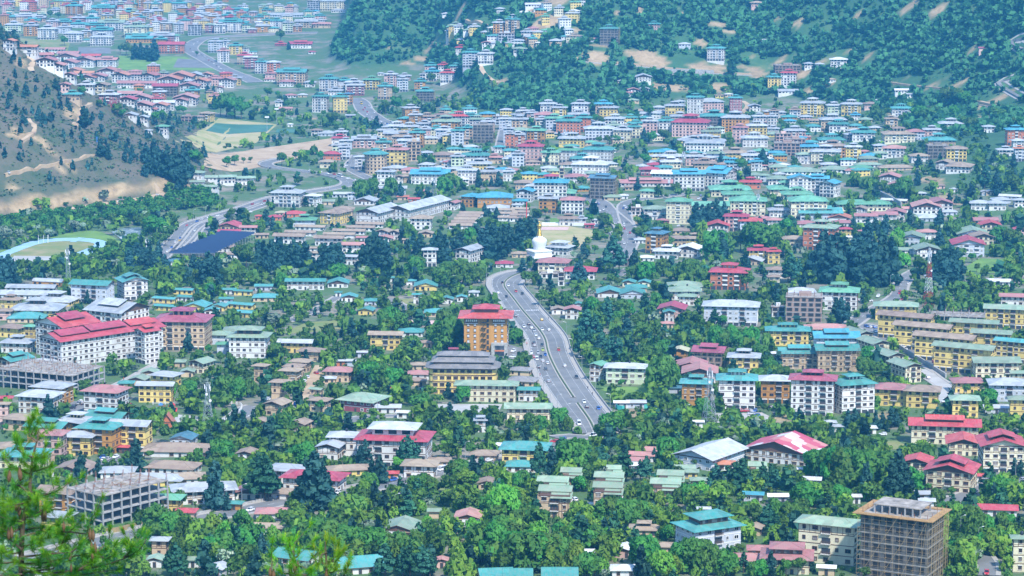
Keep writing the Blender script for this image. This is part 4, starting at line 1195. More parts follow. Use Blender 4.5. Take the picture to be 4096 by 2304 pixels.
table(10, '''590 10 140 5 0 b f F; 770 10 240 5 0 c s H; 320 75 130 1 0 c s H; 105 95 90 3 0 t t L; 830 105 140 1 0 w s H; 280 150 420 1 0 b s G 0.3; 510 215 220 3 0 t s G; 665 240 170 2 0 t k G;
110 200 90 3 0 y t L; 205 205 120 5 5 w t L; 320 225 100 5 0 e s L; 415 255 90 3 0 o s L; 70 258 140 3 0 o s H; 30 165 90 3 0 t t L; 250 440 110 1 0 m r L; 450 440 220 2 0 w r J; 565 520 70 1 0 w r H;
55 620 125 5 5 w t L; 178 625 125 6 0 r s H; 365 725 300 5 5 t t J; 145 735 100 2 0 p k L; 310 820 140 2 0 w k H; 140 795 110 1 0 w k H; 735 790 190 5 5 w t L; 890 805 130 4 5 b t L; 985 825 165 4 0 w s L;
1165 800 170 4 5 y g L; 1005 855 170 4 0 m s L; 545 825 100 2 0 w s H; 1355 745 130 5 5 p s L; 1475 795 110 5 0 b s L; 1495 760 120 2 0 p s L; 1300 865 140 5 0 t t L; 1650 815 110 4 0 o t L;
1700 915 170 4 0 g t LS; 1690 745 80 2 0 w s L; 1775 715 140 4 0 w u L; 1765 655 130 3 0 p t L; 1930 730 150 4 5 w r L; 1890 650 110 2 0 w r L; 2015 660 120 3 0 w t L; 2160 525 160 6 5 b t L;
2315 535 160 4 5 w s L; 2065 475 110 3 5 w r L; 2010 252 140 3 0 y G L; 1960 308 100 3 0 w s L; 2450 225 130 5 0 o s L; 2550 190 80 6 0 t t L; 2520 335 160 3 0 b k F; 2320 430 90 2 0 w k X;
2430 432 120 1 0 w s G; 2540 430 60 2 0 y s H; 2180 280 90 1 0 t s G; 2140 300 110 1 0 w G H; 1255 735 60 1 0 w s H; 650 968 165 6 10 w t L; 843 972 155 6 -10 y t L; 930 942 85 4 0 o b H; 800 908 140 2 0 w s L;
230 1018 70 2 0 w s L; 350 957 110 1 0 w k H; 470 952 90 1 0 t s H; 300 1090 130 1 0 t k G; 950 1160 90 1 0 g s G; 345 1248 50 1 0 w w H; 610 1307 100 2 0 w n H; 720 1340 180 1 0 b s H; 860 1322 110 2 0 w s L;
1555 1085 175 5 -20 o s L; 1605 1152 130 4 5 o s L; 1725 1168 150 3 0 p n L; 1870 1152 130 2 0 t n L; 2040 1165 190 4 0 w r L; 2160 1162 140 4 0 w t J; 1910 1222 280 4 5 o G L; 1700 1242 140 3 0 w s L;
2230 1197 160 4 0 w G L; 2335 1220 125 4 0 p s L; 2285 1258 200 6 0 g f FS; 1420 1267 200 3 0 c s L; 1545 1272 170 3 0 y s L; 1300 1307 150 3 0 c s L; 1420 1342 250 3 0 t s G; 1620 1332 150 5 5 o t L;
1895 1307 170 4 5 b s L; 2030 1312 130 5 5 b t L; 2130 1282 100 4 0 t t L; 1700 1297 110 4 0 p s L; 1480 1372 200 3 0 t n L; 1530 1412 200 3 0 b s L; 845 1387 160 3 5 w r L; 905 1412 120 3 0 b s L;
1090 1397 230 3 0 p s J; 1280 1427 140 3 0 t t L; 2430 1170 100 3 0 b f F; 2510 1192 120 4 0 b s L; 2540 1290 100 5 0 b s L; 2555 1342 90 5 0 r s L; 2070 1397 140 2 0 t n L; 1200 1380 90 2 0 w s L''')
table(20, '''220 45 170 1 0 w w G; 450 90 55 1 0 w w H; 30 145 70 2 0 b s H; 35 192 80 6 0 t t L; 150 315 115 2 0 w s L; 980 287 190 6 5 g t LS; 840 390 100 1 0 b k G; 535 365 80 1 0 w t H; 1430 237 120 3 5 p t L;
265 428 50 2 0 w w H; 80 487 130 2 0 w G H; 1735 442 120 1 0 b s H; 2055 484 190 5 10 w t L; 2465 25 120 2 0 p n H; 2530 402 90 1 0 w s G; 1320 772 150 2 0 w s X; 1100 812 70 1 0 t s H; 1160 932 110 1 0 w k G;
1220 902 100 2 0 w k X; 1330 892 90 2 0 w s X; 800 937 80 1 0 w n X; 850 917 60 1 0 w s X; 1220 1007 110 1 0 t G H; 1290 1112 100 1 0 w n H; 1310 1142 130 1 0 w s H; 1480 1077 110 2 0 w s H;
1495 1127 110 1 0 w s G; 2085 957 80 1 0 y n L; 2180 947 80 1 0 t w H; 2440 1067 110 2 0 w s X; 1690 1017 90 2 0 w s H; 365 1042 160 4 0 w s L; 480 1082 140 4 5 y s L; 690 1042 180 4 10 w s L;
920 1042 160 5 0 t u L; 975 1082 190 4 5 y s L; 110 1112 120 3 0 t s L; 205 1132 110 3 0 p s L; 60 1152 120 2 0 w s L; 80 1197 160 3 5 t s L; 330 1150 190 4 0 p k H; 300 1197 120 4 0 c s L; 430 1187 180 5 0 b g L;
570 1217 250 5 5 r t L; 725 1182 150 5 5 r t L; 670 1147 200 2 0 p s L; 1035 1192 200 4 5 w s L; 875 1292 280 4 0 b s L; 1115 1307 190 4 10 c s L; 1225 1272 120 4 0 c t L; 1390 1217 155 5 5 p s L;
1555 1212 155 5 0 w t L; 1800 1232 395 5 10 p r L; 1845 977 170 7 5 w t L; 1990 1022 270 5 -8 p s H; 2250 982 120 6 0 m t L; 1640 1062 200 4 5 y s L; 1690 1167 180 2 0 p s L; 2035 1167 270 5 0 g t LS;
2250 1182 290 5 5 o s L; 2295 1282 160 5 5 p k L; 2005 1322 180 3 0 y G L; 2490 1167 130 3 0 w s L; 2465 1262 190 5 0 y s L; 2440 1387 250 3 0 w s L; 1830 1412 210 2 0 w s L; 2050 1412 180 2 0 w s L;
90 1307 180 4 0 b G H; 245 1312 190 4 5 o g L; 60 1352 130 4 0 r s L; 605 1392 270 3 5 y s L; 200 1447 150 1 0 t r H; 790 1432 130 1 0 t g H; 1390 1280 70 1 0 w s H; 1140 1250 90 1 0 w s H''')
table(30, '''710 597 170 3 5 w w H; 410 637 90 2 0 w s H; 520 642 80 2 0 w s H; 190 660 250 3 0 n f FS; 210 732 170 5 10 w r L; 60 772 130 5 0 y t L; 2170 482 100 1 0 p m G; 640 797 80 1 0 w n H; 200 917 200 1 0 w s G;
1350 907 150 1 0 w w G; 1440 947 90 1 0 w s G; 1030 1042 130 2 0 p n H; 1080 1012 100 1 0 w s H; 450 1037 255 5 10 y s L; 665 1057 140 4 0 e s L; 840 1047 215 4 10 y s L; 1340 1087 200 4 5 w t L;
270 1102 110 3 0 w n L; 60 1112 90 3 0 w n L; 130 1127 90 2 0 w s H; 880 1152 90 2 0 w u L; 650 1202 250 4 0 t s L; 710 1247 200 3 5 w t L; 1240 1192 120 3 0 t n L; 40 1167 90 4 0 w s L;
270 1312 200 3 0 p s L; 150 1347 150 3 0 p f F; 960 1332 240 3 5 w t L; 1310 1347 300 3 0 c n L; 1480 1322 170 3 0 b k H; 1650 1302 170 3 5 p s L; 1840 1242 240 3 5 c s L; 1720 1407 300 2 0 t t L;
2490 1302 180 5 0 r u L; 2520 1412 120 3 0 w s H; 640 1407 280 1 0 w t L; 2220 1272 110 2 0 w s H; 390 1377 80 1 0 r k H; 270 1402 200 3 0 n f F; 50 1290 110 2 0 w s L; 430 1430 140 1 0 w t H; 1150 1425 110 1 0 w s H''')
table(1, '''1985 287 140 2 10 w G H; 2090 337 200 1 0 w G G; 1985 382 140 1 0 b G G; 2230 335 280 2 -12 w G G 0.35; 2430 345 260 2 -12 w G G 0.35; 2060 430 290 1 15 w G G 0.3; 2320 832 250 1 10 t r X; 2500 837 150 2 0 w k G;
2310 885 220 1 0 w r G; 1770 1177 150 1 0 w b H; 1330 1385 330 4 -25 w t Y; 930 1420 420 4 15 b t G 0.5; 500 1392 340 1 15 o s A 0.35; 320 1449 500 1 5 w s G 0.3; 2290 1050 190 1 10 w n X; 2350 1110 160 1 5 w n G''')
table(11, '''810 10 80 4 0 e s L; 890 30 110 4 0 b s L; 770 97 180 2 5 r r H; 720 177 150 2 0 c n H; 1045 127 100 4 0 b s H; 1425 57 230 5 10 y k L; 1590 -20 130 6 0 t f F; 1310 277 180 4 10 w s L;
1760 302 390 3 5 w u JB; 1410 242 200 1 0 t s H; 1560 262 180 1 0 p k H; 2210 112 250 3 0 w t L; 2030 122 130 4 5 e s L; 1935 177 90 2 0 w k H; 2250 197 220 2 0 y s L; 2400 132 140 2 0 t k L;
2130 262 200 4 5 w s L; 2360 277 190 3 0 t s LS; 2540 272 110 3 0 w s L; 1880 107 200 2 0 t n H; 2450 27 100 2 0 w t H; 2000 252 150 1 0 t G H; 320 492 330 4 10 w s L; 580 522 160 3 25 w w H;
850 502 160 1 0 b s G; 1340 442 330 2 0 b s G 0.3; 965 492 80 2 0 b s G; 1110 577 240 1 10 w s X; 700 577 180 1 0 t G G; 1590 552 110 1 0 r r G; 1640 662 600 3 25 w s X 3.9; 1235 692 430 3 25 w s X 2.0;
1665 747 215 3 5 w n H; 1990 592 130 2 20 w k X 2; 2160 527 190 3 20 o u H 1.6; 2400 532 340 3 0 o u H; 2430 642 230 1 0 b s H; 800 697 300 3 25 y n H 1.3; 885 652 180 2 0 t n H; 485 762 220 2 0 b g L;
390 702 200 1 0 r r H; 190 732 130 1 0 r r H; 30 722 70 1 0 r r H; 550 837 310 1 10 w n G 0.3; 450 892 320 1 10 w n G 0.3; 340 927 310 2 10 w n G 0.4; 740 947 290 2 10 w n G 0.4; 840 912 320 1 8 w n G 0.3;
940 877 330 1 8 w n G 0.3; 1040 842 320 1 8 w n G 0.3; 1130 807 320 1 8 w n G 0.3; 980 1012 230 2 5 w k G 0.5; 1080 942 130 1 0 w k G; 1290 882 160 2 15 w n X; 1405 882 100 2 15 w n X; 1300 952 150 1 0 w k X;
600 1047 110 1 0 w n G; 610 1092 100 2 0 w n G; 950 1132 150 2 15 w s G; 1530 962 100 1 0 t n G; 1710 902 140 1 0 t n X; 60 912 130 1 0 t n G; 2170 702 240 1 5 w n G 0.45; 2140 730 230 1 5 w n G 0.45;
2115 760 230 1 5 w n G 0.45; 2085 790 230 1 5 w n G 0.45; 2060 820 230 1 5 w n G 0.45; 2510 665 180 1 5 w n G 0.45; 2540 700 180 1 5 w n G 0.45; 2530 740 180 1 5 w n G 0.45; 2150 1072 280 3 25 w s X 2; 1750 1062 130 4 0 w s H;
500 1377 370 2 0 w t G 0.3; 80 1430 170 1 0 b t G; 1710 1432 220 1 0 y t X; 830 1402 200 1 0 w t X; 2130 1322 80 2 0 w t X; 2500 1202 170 1 0 w r H; 1380 1342 60 1 0 w t H; 1560 1375 90 1 0 w t H; 1690 470 90 1 0 t k H;
1480 530 110 1 0 t o G; 260 690 120 1 0 t c H; 1500 320 90 2 0 t n H; 1440 330 80 2 0 w n X''')
table(21, '''190 22 255 5 5 p r L; 60 97 120 4 0 b s L; 390 82 180 4 5 c g L; 575 62 220 4 10 w g L; 870 57 320 4 10 w t L; 710 142 220 2 0 b t L; 795 207 380 3 10 w w L; 1600 122 220 3 0 t s L; 1600 177 190 2 0 c w L;
1830 122 170 3 0 p s L; 1940 -10 390 3 5 w s L; 2050 92 170 2 0 b G L; 1940 192 220 2 0 t n L; 2250 87 230 2 0 y n L; 2410 112 180 2 0 w s L; 2230 182 170 3 5 w u L; 2460 172 110 3 0 w u L; 1380 252 170 2 0 m r H;
1440 207 150 1 0 r r H; 1340 392 570 1 0 w k J 0.3; 1570 302 330 2 15 w w G 0.5; 1780 300 300 5 0 w u J; 2100 295 330 5 28 w u J 1.2; 2400 382 210 2 5 r r L; 2440 312 170 1 0 w G H; 2540 312 90 2 0 b G H;
395 387 345 5 5 w ur L; 920 345 270 6 15 g b JS; 130 387 190 2 0 t n H; 640 327 200 2 0 w k H; 370 242 150 1 0 w s H; 500 245 50 3 0 c c F; 140 477 190 3 15 w u X; 465 492 350 2 5 t g H; 365 547 190 4 10 o s L;
610 562 230 4 5 w k H; 80 572 150 1 0 b u H; 50 612 100 1 0 w s H; 1120 517 90 1 0 w w H; 1010 532 170 1 0 t G H; 1365 472 150 2 10 c g H; 1210 432 150 1 0 t n H; 1440 392 300 1 5 w s G; 1680 577 260 5 10 c g H h3.7;
1990 622 380 1 0 c g G; 2190 457 390 2 0 c g L; 2270 502 290 2 0 c g L; 2375 572 370 4 5 c g H; 1265 642 130 2 0 w n F; 1440 652 230 3 5 w G H; 1540 702 70 2 0 c G H; 1520 767 110 1 0 m k H; 570 747 190 2 0 w n L;
700 747 90 2 0 w s L; 830 762 70 1 0 w s H; 1460 902 235 5 25 o b L 1.1; 1690 872 180 1 0 t n H; 1665 947 170 2 0 t n H; 1840 947 200 2 0 y n L; 1960 902 100 1 0 t k H; 1295 962 120 1 0 w s H; 1560 1077 260 2 10 w w L;
1790 1062 270 2 15 w w X; 1350 1142 150 1 0 w w H; 1680 1232 150 1 0 w w H; 2260 727 250 4 10 p r L; 2070 822 230 2 5 w r X; 2400 772 220 3 5 b r H; 2520 745 140 2 5 w k H; 2480 1067 200 3 5 y r L; 2420 1182 270 1 15 t s X;
2190 1292 400 4 12 r r L; 480 1042 270 2 22 w s LB; 420 1192 320 3 10 c k H; 690 1277 310 2 5 w r H; 495 1292 65 3 0 w w F; 380 1307 170 1 0 w s F; 70 1102 140 1 0 t n H; 1170 1187 90 1 0 g f F; 1180 1392 140 1 10 c t X;
1335 1392 130 1 10 c t X; 1250 1442 200 1 0 t t H; 1740 1432 330 1 0 w G H; 80 655 170 1 5 w n G 0.45; 90 685 170 1 5 w n G 0.45; 60 715 150 1 5 w n G 0.45; 40 745 130 1 5 w n G 0.45; 780 810 90 1 0 m r G''')
table(31, '''190 -5 270 4 5 n f F; 420 22 190 2 0 c u L; 650 17 240 4 0 o n L; 860 27 160 5 5 y s L; 580 77 310 4 10 c s L; 360 102 140 3 0 w G H; 1010 142 170 2 0 t G H; 1270 42 230 3 10 w k H; 1120 12 110 3 0 c s H;
1700 15 200 4 0 g f FS; 1895 47 210 4 5 y n H; 2390 57 150 2 0 w s L; 2530 42 100 4 0 b o L; 970 72 90 1 0 r k H; 1520 117 170 2 0 w n H; 1005 207 270 1 0 w G H 0.4; 1290 237 350 1 0 t n H 0.4; 1780 192 200 2 20 w n X;
1930 227 300 2 20 w n H 1; 100 232 180 1 0 t G H; 320 277 420 1 0 w G H 0.5; 660 257 280 1 10 w G H; 100 347 205 2 0 w G H; 940 242 220 1 0 w g H; 850 267 150 1 0 w k H; 80 187 100 1 0 w t H; 40 172 80 2 0 w u L;
320 347 220 5 0 w u X 0.7; 500 345 220 5 8 w u J; 625 397 220 4 28 w u X 1.2; 180 452 340 2 0 c g L; 290 502 290 2 0 c g L; 400 572 360 5 0 c g H; 110 662 200 2 0 w s L; 520 692 410 2 0 b t J; 960 602 520 2 0 c g H 0.4;
1275 572 265 1 25 t w G 0.3; 930 652 150 2 15 w n X; 2440 530 230 1 22 w w G 0.4; 1230 332 230 2 15 w k X; 1290 407 150 2 10 w k X; 1540 492 80 2 0 w s H; 985 722 210 2 5 w k G; 1170 707 230 2 0 w k G; 1290 690 200 2 10 w k X;
1440 652 190 1 0 w k G; 1590 632 290 2 5 w k X; 1725 597 230 2 0 w k X; 720 747 250 1 10 w o X; 1610 742 240 1 0 b s H; 1820 682 150 1 0 b s H; 2130 592 190 2 5 w s H; 2300 592 170 2 0 w s H; 2340 560 180 1 0 b s H;
2530 562 110 2 0 w s H; 535 847 375 5 20 r G L h3.4; 260 952 200 2 0 c n H; 380 802 210 1 0 w k H; 750 792 190 1 0 w k H; 780 852 105 2 0 y r H; 60 762 130 2 0 w k H; 55 1077 120 3 0 y r L; 90 1262 185 2 5 w n H;
60 1332 110 2 0 c n H; 1595 882 165 2 0 w k H; 1450 942 265 2 10 b G X; 1380 1067 220 1 0 w G G; 1595 1062 230 2 0 w G X; 2010 1012 330 3 5 b r X; 2050 907 310 2 5 b G X; 2150 932 200 2 0 c n X; 2185 767 240 1 0 r k G;
2235 812 195 2 5 c r X; 2530 857 100 2 0 p r X; 2320 1387 240 1 10 w w G; 2180 480 70 1 0 b s X; 1730 415 90 1 0 p n H; 1870 450 70 1 0 w s H; 2230 480 80 1 0 t s X; 940 872 60 1 0 t k H; 790 935 90 1 0 w w G; 1640 1330 110 1 0 w s H''')
table(2, '''300 72 640 1 5 w s G 0.3; 110 117 200 2 10 y n L; 560 142 460 1 12 y s L; 380 222 500 2 5 y s L; 50 227 130 2 0 p n H; 280 302 360 1 0 t t H; 1180 250 610 3 30 w s J 1; 130 402 260 2 20 y n H; 310 385 120 4 20 y g H;
180 552 310 2 10 w s L; 150 735 330 3 38 c t Y 1.4; 670 392 620 6 42 w r Y 1.0; 1020 535 1140 5 46 w r YM 3.3; 1475 440 240 6 46 w r Y 1.0; 1840 335 540 5 5 t m L h3.4; 1510 332 160 1 0 b s G; 1660 112 250 1 22 y t G 0.3; 1670 187 240 1 18 y t G 0.3;
1870 92 160 1 18 w t G; 1820 22 270 1 12 y t G 0.3; 1990 192 260 1 12 y t X; 2210 187 150 1 10 y t X; 2130 227 130 1 0 w t X; 2430 172 290 1 22 y t G 0.3; 2450 32 190 1 12 y t G 0.3; 2300 17 140 1 0 w t G; 2480 252 200 1 18 y t G;
2280 107 130 1 0 b t G; 2215 467 220 2 5 b G H; 2510 492 390 4 5 w G LB 0.7; 2400 425 260 2 0 y G H; 2260 562 140 2 0 b g H; 2025 755 240 2 28 c G X; 1670 885 290 2 22 y s H; 1570 977 340 3 5 y s G 0.4; 1510 852 150 1 0 t G X;
1400 925 190 1 10 t G X; 1790 742 140 1 0 t G H; 1890 842 120 1 0 t G X; 425 772 340 1 0 w s H; 530 1005 390 3 20 o s H; 405 1095 410 3 15 w s H; 1065 1048 425 4 18 w k H; 60 1102 110 2 0 r r H; 40 1162 90 3 0 p n H;
200 1322 320 2 18 t n H; 110 1365 200 1 10 t n H; 1085 1305 410 3 18 w t J; 780 1355 400 3 18 y s L; 490 1405 420 3 18 o t J; 1005 1415 420 4 15 o t L; 1320 1385 400 4 12 y s G; 1270 955 140 1 0 t t H''')
table(12, '''400 547 320 2 5 y s G 0.4; 1310 467 315 3 5 y n G 0.4; 1115 227 165 1 10 y t X; 1560 442 240 1 0 w t H; 1815 242 220 1 0 t t H; 1155 127 120 1 0 b t H 1; 940 92 150 1 0 w t X; 1620 62 70 2 0 w t G; 1920 112 120 1 0 w t X;
2070 92 90 1 0 w t X; 100 92 240 1 0 t t H; 555 637 240 2 15 t n H; 450 742 200 2 15 t n H; 385 790 190 2 15 t n H; 350 832 200 3 15 t n H; 245 947 180 3 15 t n H; 50 782 140 3 20 t n H; 835 837 270 2 10 t k H; 740 907 115 1 0 t s H;
215 1172 235 2 22 t n X; 645 1132 205 2 20 t n H; 445 1372 220 1 20 t n X; 50 1342 140 1 10 t n X; 1640 867 230 1 5 w k H; 1620 932 170 1 0 t n H; 1640 772 150 1 0 t n H; 1710 547 130 1 0 t n H; 980 732 120 1 0 b s G;
855 732 80 1 0 r s G; 610 1022 140 1 25 t G G; 1960 542 110 1 5 w s X; 1080 1145 480 2 25 m G H 0.9; 1330 1202 240 1 0 w s G; 1500 1255 160 1 10 w w G; 2320 975 600 3 4 c G H 0.3; 2260 1325 100 2 0 w s L; 1990 610 80 1 0 m m G; 1070 645 90 1 0 b s G;
830 40 60 1 0 w t H; 2190 40 100 1 0 w s H''')
table(22, '''165 1022 200 2 4 w t G; 165 1207 430 2 2 c G G 0.45; 90 832 230 1 15 t z H; 110 942 320 1 15 t z H; 465 217 130 1 0 w n X; 610 217 150 2 5 w k X; 670 162 90 1 0 b t X; 980 52 240 1 0 w t X; 1210 62 250 1 0 b t X;
1735 27 290 2 0 w G H; 1760 82 165 2 5 w G H; 1615 212 280 2 10 p r X; 1560 355 120 1 0 t k H; 2205 185 560 4 8 b s H 0.5; 1690 632 170 2 10 o c X; 1990 645 330 3 15 n m JS 0.8; 2335 695 310 3 8 y s L; 1800 790 310 2 8 w k X;
1890 855 340 2 5 w k X; 2265 922 385 5 5 w t L; 1855 957 300 4 8 o t L; 2650 927 300 4 5 o s H; 865 778 170 3 25 w g X 1.5; 1145 802 400 3 8 e s H 0.5; 1640 1002 130 1 0 b b H; 1100 1152 130 1 0 w w G; 1250 1152 180 1 0 b s G;
1870 1345 100 1 0 w w G; 1580 240 90 2 0 w t X''')
table(32, '''325 42 290 1 0 b s H; 720 40 400 4 10 w g L; 365 100 390 5 8 n f F; 100 192 130 2 0 w f F; 200 427 420 3 4 y t L 0.5; 570 407 410 2 0 c k H 0.5; 685 497 420 3 0 b u J; 310 652 370 3 0 t t JS; 690 622 395 4 0 t t JS;
905 465 270 2 -22 c G X 1.8; 1065 560 280 3 -22 c G X 1.8; 1215 682 270 3 -22 c G X 1.8; 1380 790 290 3 -22 c G X 1.8; 1395 302 550 4 28 y nG G 0.3 h3.5; 1570 408 570 4 28 y n G 0.3 h3.5; 1790 517 600 4 28 y n G 0.3 h3.5; 1985 622 600 4 28 y G G 0.3 h3.5;
1290 182 430 3 8 y G H 0.5; 2080 357 470 3 18 y G G 0.3 h3.5; 2255 462 390 4 18 y G G 0.4 h3.3; 2410 215 450 4 14 y G G 0.4; 2460 545 320 4 28 y t G 0.4; 2460 85 240 2 10 w k G; 2290 745 430 3 0 c G G 0.5; 2530 852 160 2 0 c G G;
2005 945 270 2 0 y kG H; 1980 1122 270 3 5 y Gk H; 1555 1037 350 3 12 y n H; 1235 1017 360 3 12 y kG H; 2420 972 380 3 5 b s H; 2530 1120 200 3 8 y G H; 455 925 460 6 10 w m L 0.6; 855 972 420 5 -18 w t L; 1780 1390 690 3 8 c r J 0.4;
2290 1205 230 1 0 b s G; 1900 295 610 1 12 g f K 0.5; 620 1350 115 1 0 w s H; 705 1390 85 1 0 w s H 1; 1035 1405 95 1 0 w w H 1; 60 655 90 1 0 y w H; 120 700 80 1 0 b s H''')
table(33, '''165 225 800 2 28 w p X 0.75; 2350 140 430 4 4 c r Y; 1965 115 330 2 8 c r X; 1510 305 290 3 18 c r X; 1850 410 550 3 20 c r Y 0.9; 2130 435 90 1 0 w r H; 2235 785 540 1 8 w r G 0.35; 620 945 620 4 22 c G H 0.45 h3.7; 190 1275 490 2 8 c k LB;
2540 1065 150 4 5 c G H; 590 1365 170 1 10 t w G; 430 482 210 1 12 w w G; 100 645 180 1 0 b w G; 850 648 150 1 0 w w G; 1590 622 210 1 0 w s G; 1570 695 200 1 5 w s G; 340 370 70 1 0 w w G; 2560 520 80 1 0 w s G''')
table(23, '''135 175 470 3 8 y t H 0.7; 600 440 205 2 8 t G Z; 440 642 340 3 8 t G Z; 415 545 320 2 8 t G Z; 980 498 300 2 8 t G Z; 970 602 300 3 8 t G Z; 1030 405 130 2 5 t G Z; 1550 565 310 2 8 t G Z; 1600 475 270 2 8 t G Z; 1720 362 220 1 0 t G G;
1790 402 160 1 5 y G H; 1880 482 150 1 0 t G H; 2170 525 100 1 0 t G Z; 2475 375 170 2 5 t G Z; 1330 985 290 1 5 t n L; 1975 990 650 3 -28 b t LB 0.7; 1130 1195 230 1 15 p w X; 1540 1152 210 1 5 t n H; 740 1202 150 1 0 o w G;
1130 1385 250 1 0 w w H; 60 1440 260 1 0 w t G 0.9; 480 1448 330 1 0 b t G 0.9; 2440 972 180 1 18 t n X; 2390 1295 370 1 5 t k H; 2490 1185 230 1 5 r k H; 100 345 320 1 5 w t H; 1990 275 720 2 36 b s X 1.5; 1250 290 250 1 10 w k G; 1300 240 280 1 10 w k G;
1380 190 280 1 10 w k G; 1210 330 150 1 0 w w H; 2150 320 180 1 0 w o H; 2430 630 200 1 10 b u G; 1930 770 110 1 0 w s G; 780 720 60 1 0 w w H''')
table(13, '''885 45 290 3 5 w s H; 750 152 245 2 12 w s X; 1395 85 740 4 8 w rs LB 0.6; 315 390 380 2 18 w s H; 590 475 620 2 14 w r H 0.5; 935 390 440 1 -12 y n H 0.5; 1655 335 330 2 8 w n H; 1850 292 200 1 0 t n H; 205 620 420 1 12 w n H 0.5;
1370 412 110 1 0 o r H; 750 705 230 1 10 t n X; 2330 515 180 1 5 t n X; 1830 795 180 1 0 t G G; 2140 868 270 1 5 w k X; 1460 995 400 1 10 w G X; 2300 232 280 1 5 t n H; 420 1290 500 1 25 w t G 0.8; 1010 1375 620 1 -16 w t G 0.7;
2410 1445 340 1 -8 w t G 0.8; 150 815 280 1 0 w k H; 150 965 320 1 5 w n G; 2440 130 120 1 0 w w H; 1870 1290 100 1 0 p k X; 2250 1230 100 1 0 w s H''')
table(3, '''130 155 300 2 0 p n H; 510 25 290 4 8 p k H; 800 45 310 3 8 y s H; 250 245 470 2 8 c t L; 1800 200 700 1 4 w n H 0.5; 1850 75 250 1 10 b b X; 1745 375 540 1 12 w n H 0.6; 1890 475 370 1 -10 w n H; 750 405 420 1 12 w n X;
1190 405 320 1 0 w s H; 1590 490 550 1 8 y s H 0.5; 600 615 400 3 18 o n G 0.6; 2050 595 640 2 -12 w s H 0.5; 2530 615 290 1 5 w k X; 1700 672 260 2 8 y g H; 580 855 310 2 18 y s H; 2365 718 140 1 10 o t H; 1870 805 200 1 5 t r H;
1610 1085 155 2 5 t s H; 1570 1285 150 1 5 w G X; 1950 1285 160 1 5 w G H; 1230 1205 150 1 5 w G H; 2530 975 130 1 10 t n X; 2190 1380 220 1 20 b s X; 1250 150 100 1 10 d r H; 2490 215 180 2 10 w n X; 400 1400 250 1 5 w s G''')

# houses of the far town too small and too many to pick apart
def far_houses(regions, n, seed):
    rr = random.Random(seed); mb = MB(); used = [(f[0], f[1], f[2]) for f in FOOT]; k = 0; tries = 0
    while k < n and tries < n * 40:
        tries += 1
        t, x0, x1, y0, y1, smin, smax = rr.choice(regions)
        C = hit(*TP(t, rr.uniform(x0, x1), rr.uniform(y0, y1)))
        W, D = rr.uniform(9, 17), rr.uniform(8, 13); r = .5 * math.hypot(W, D) * .8
        if any((C.x - a) ** 2 + (C.y - b_) ** 2 < (r + c * .8) ** 2 for a, b_, c in used): continue
        if not road_clear(C.x, C.y, 4): continue
        if C.x < -200 and C.z - float(np.interp(C.y, _d, _zs)) > 5: continue
        used.append((C.x, C.y, r)); FOOT.append((C.x, C.y, r, W, D, 0)); k += 1
        H = rr.randint(smin, smax) * 3.05; th = rr.uniform(-.3, .3)
        sub = MB(); wc = 'wall_' + rr.choice('wwwwccyytop' if t else 'wwccyytooprr'); rc = 'roof_' + rr.choice('sssssssstttGgkwun' if t else 'sssstttkkokrGrr')
        sub.box(-W / 2, W / 2, -D / 2, D / 2, -3, H, wc)
        roof_faces(sub, W, D, H + .02, D * .15, 1.2, rc, 'H')
        if H > 7: roof_faces(sub, W * .35, D * .35, H + D * .15 + 1.2, .8, 1.2, rc, 'H'); sub.box(-W * .17, W * .17, -D * .17, D * .17, H, H + D * .15 + 1.2, wc)
        nf = int(H / 3.05 + .3)
        for f in range(nf):
            for i in range(4): x = -W / 2 + W * (i + .5) / 4; sub.box(x - .75, x + .75, -D / 2 - .12, -D / 2, f * 3.05 + 1, f * 3.05 + 2.4, 'glass')
            for i in range(3):
                y = -D / 2 + D * (i + .5) / 3; sub.box(W / 2, W / 2 + .12, y - .6, y + .6, f * 3.05 + 1, f * 3.05 + 2.4, 'glass')
        sub.box(-W / 2 - .2, W / 2 + .2, -D / 2 - .2, D / 2 + .2, H - .4, H + .003, 'timber')
        c, s = math.cos(th), math.sin(th); o = len(mb.v)
        mb.v += [(C.x + x * c - y * s, C.y + x * s + y * c, C.z + z) for x, y, z in sub.v]
        mb.f += [tuple(i + o for i in f) for f in sub.f]; mb.m += [mb.mi(sub.mats[q]) for q in sub.m]
    tag(mb.build('far_houses'), 'small far houses crowding the upper town', kind='stuff')
far_houses([(0, 0, 1300, 40, 330, 2, 5), (0, 0, 2400, -10, 130, 3, 5), (20, 0, 700, 60, 480, 1, 3), (10, 1900, 2576, 130, 480, 1, 3), (0, 1200, 2576, 40, 350, 2, 5), (0, 1200, 2500, 150, 330, 3, 5), (10, 0, 700, 60, 330, 2, 4), (20, 0, 1300, 1150, 1449, 1, 3), (10, 1250, 2576, 1150, 1449, 1, 3), (20, 1300, 2576, 1150, 1449, 1, 2), (30, 0, 1300, 1150, 1449, 1, 2), (0, 500, 2300, 720, 1100, 2, 3), (11, 1700, 2576, 40, 420, 1, 2), (21, 0, 1000, 60, 500, 1, 2), (31, 0, 1200, 100, 330, 1, 2), (21, 1300, 2576, 60, 260, 1, 1)], 300, 4)

# ------------------------------------------------------------------ landmarks built one by one
def hero(t, x, ye, w, n, rot, a, sh, noun, H=None):
    C, W, D, th, s, sink = place_box(t, x, ye, w, n, rot, a, sh, H)
    root = empty(noun, C, th)
    FOOT.append((C.x, C.y, 0.5 * math.hypot(W, D) * 0.92, W, D, th))
    return root, C, W, D, th, sink


def late(root, label, cat, C, h=5.0):
    LATE.append((root, label, cat, proj((C.x, C.y, C.z + h)), True))


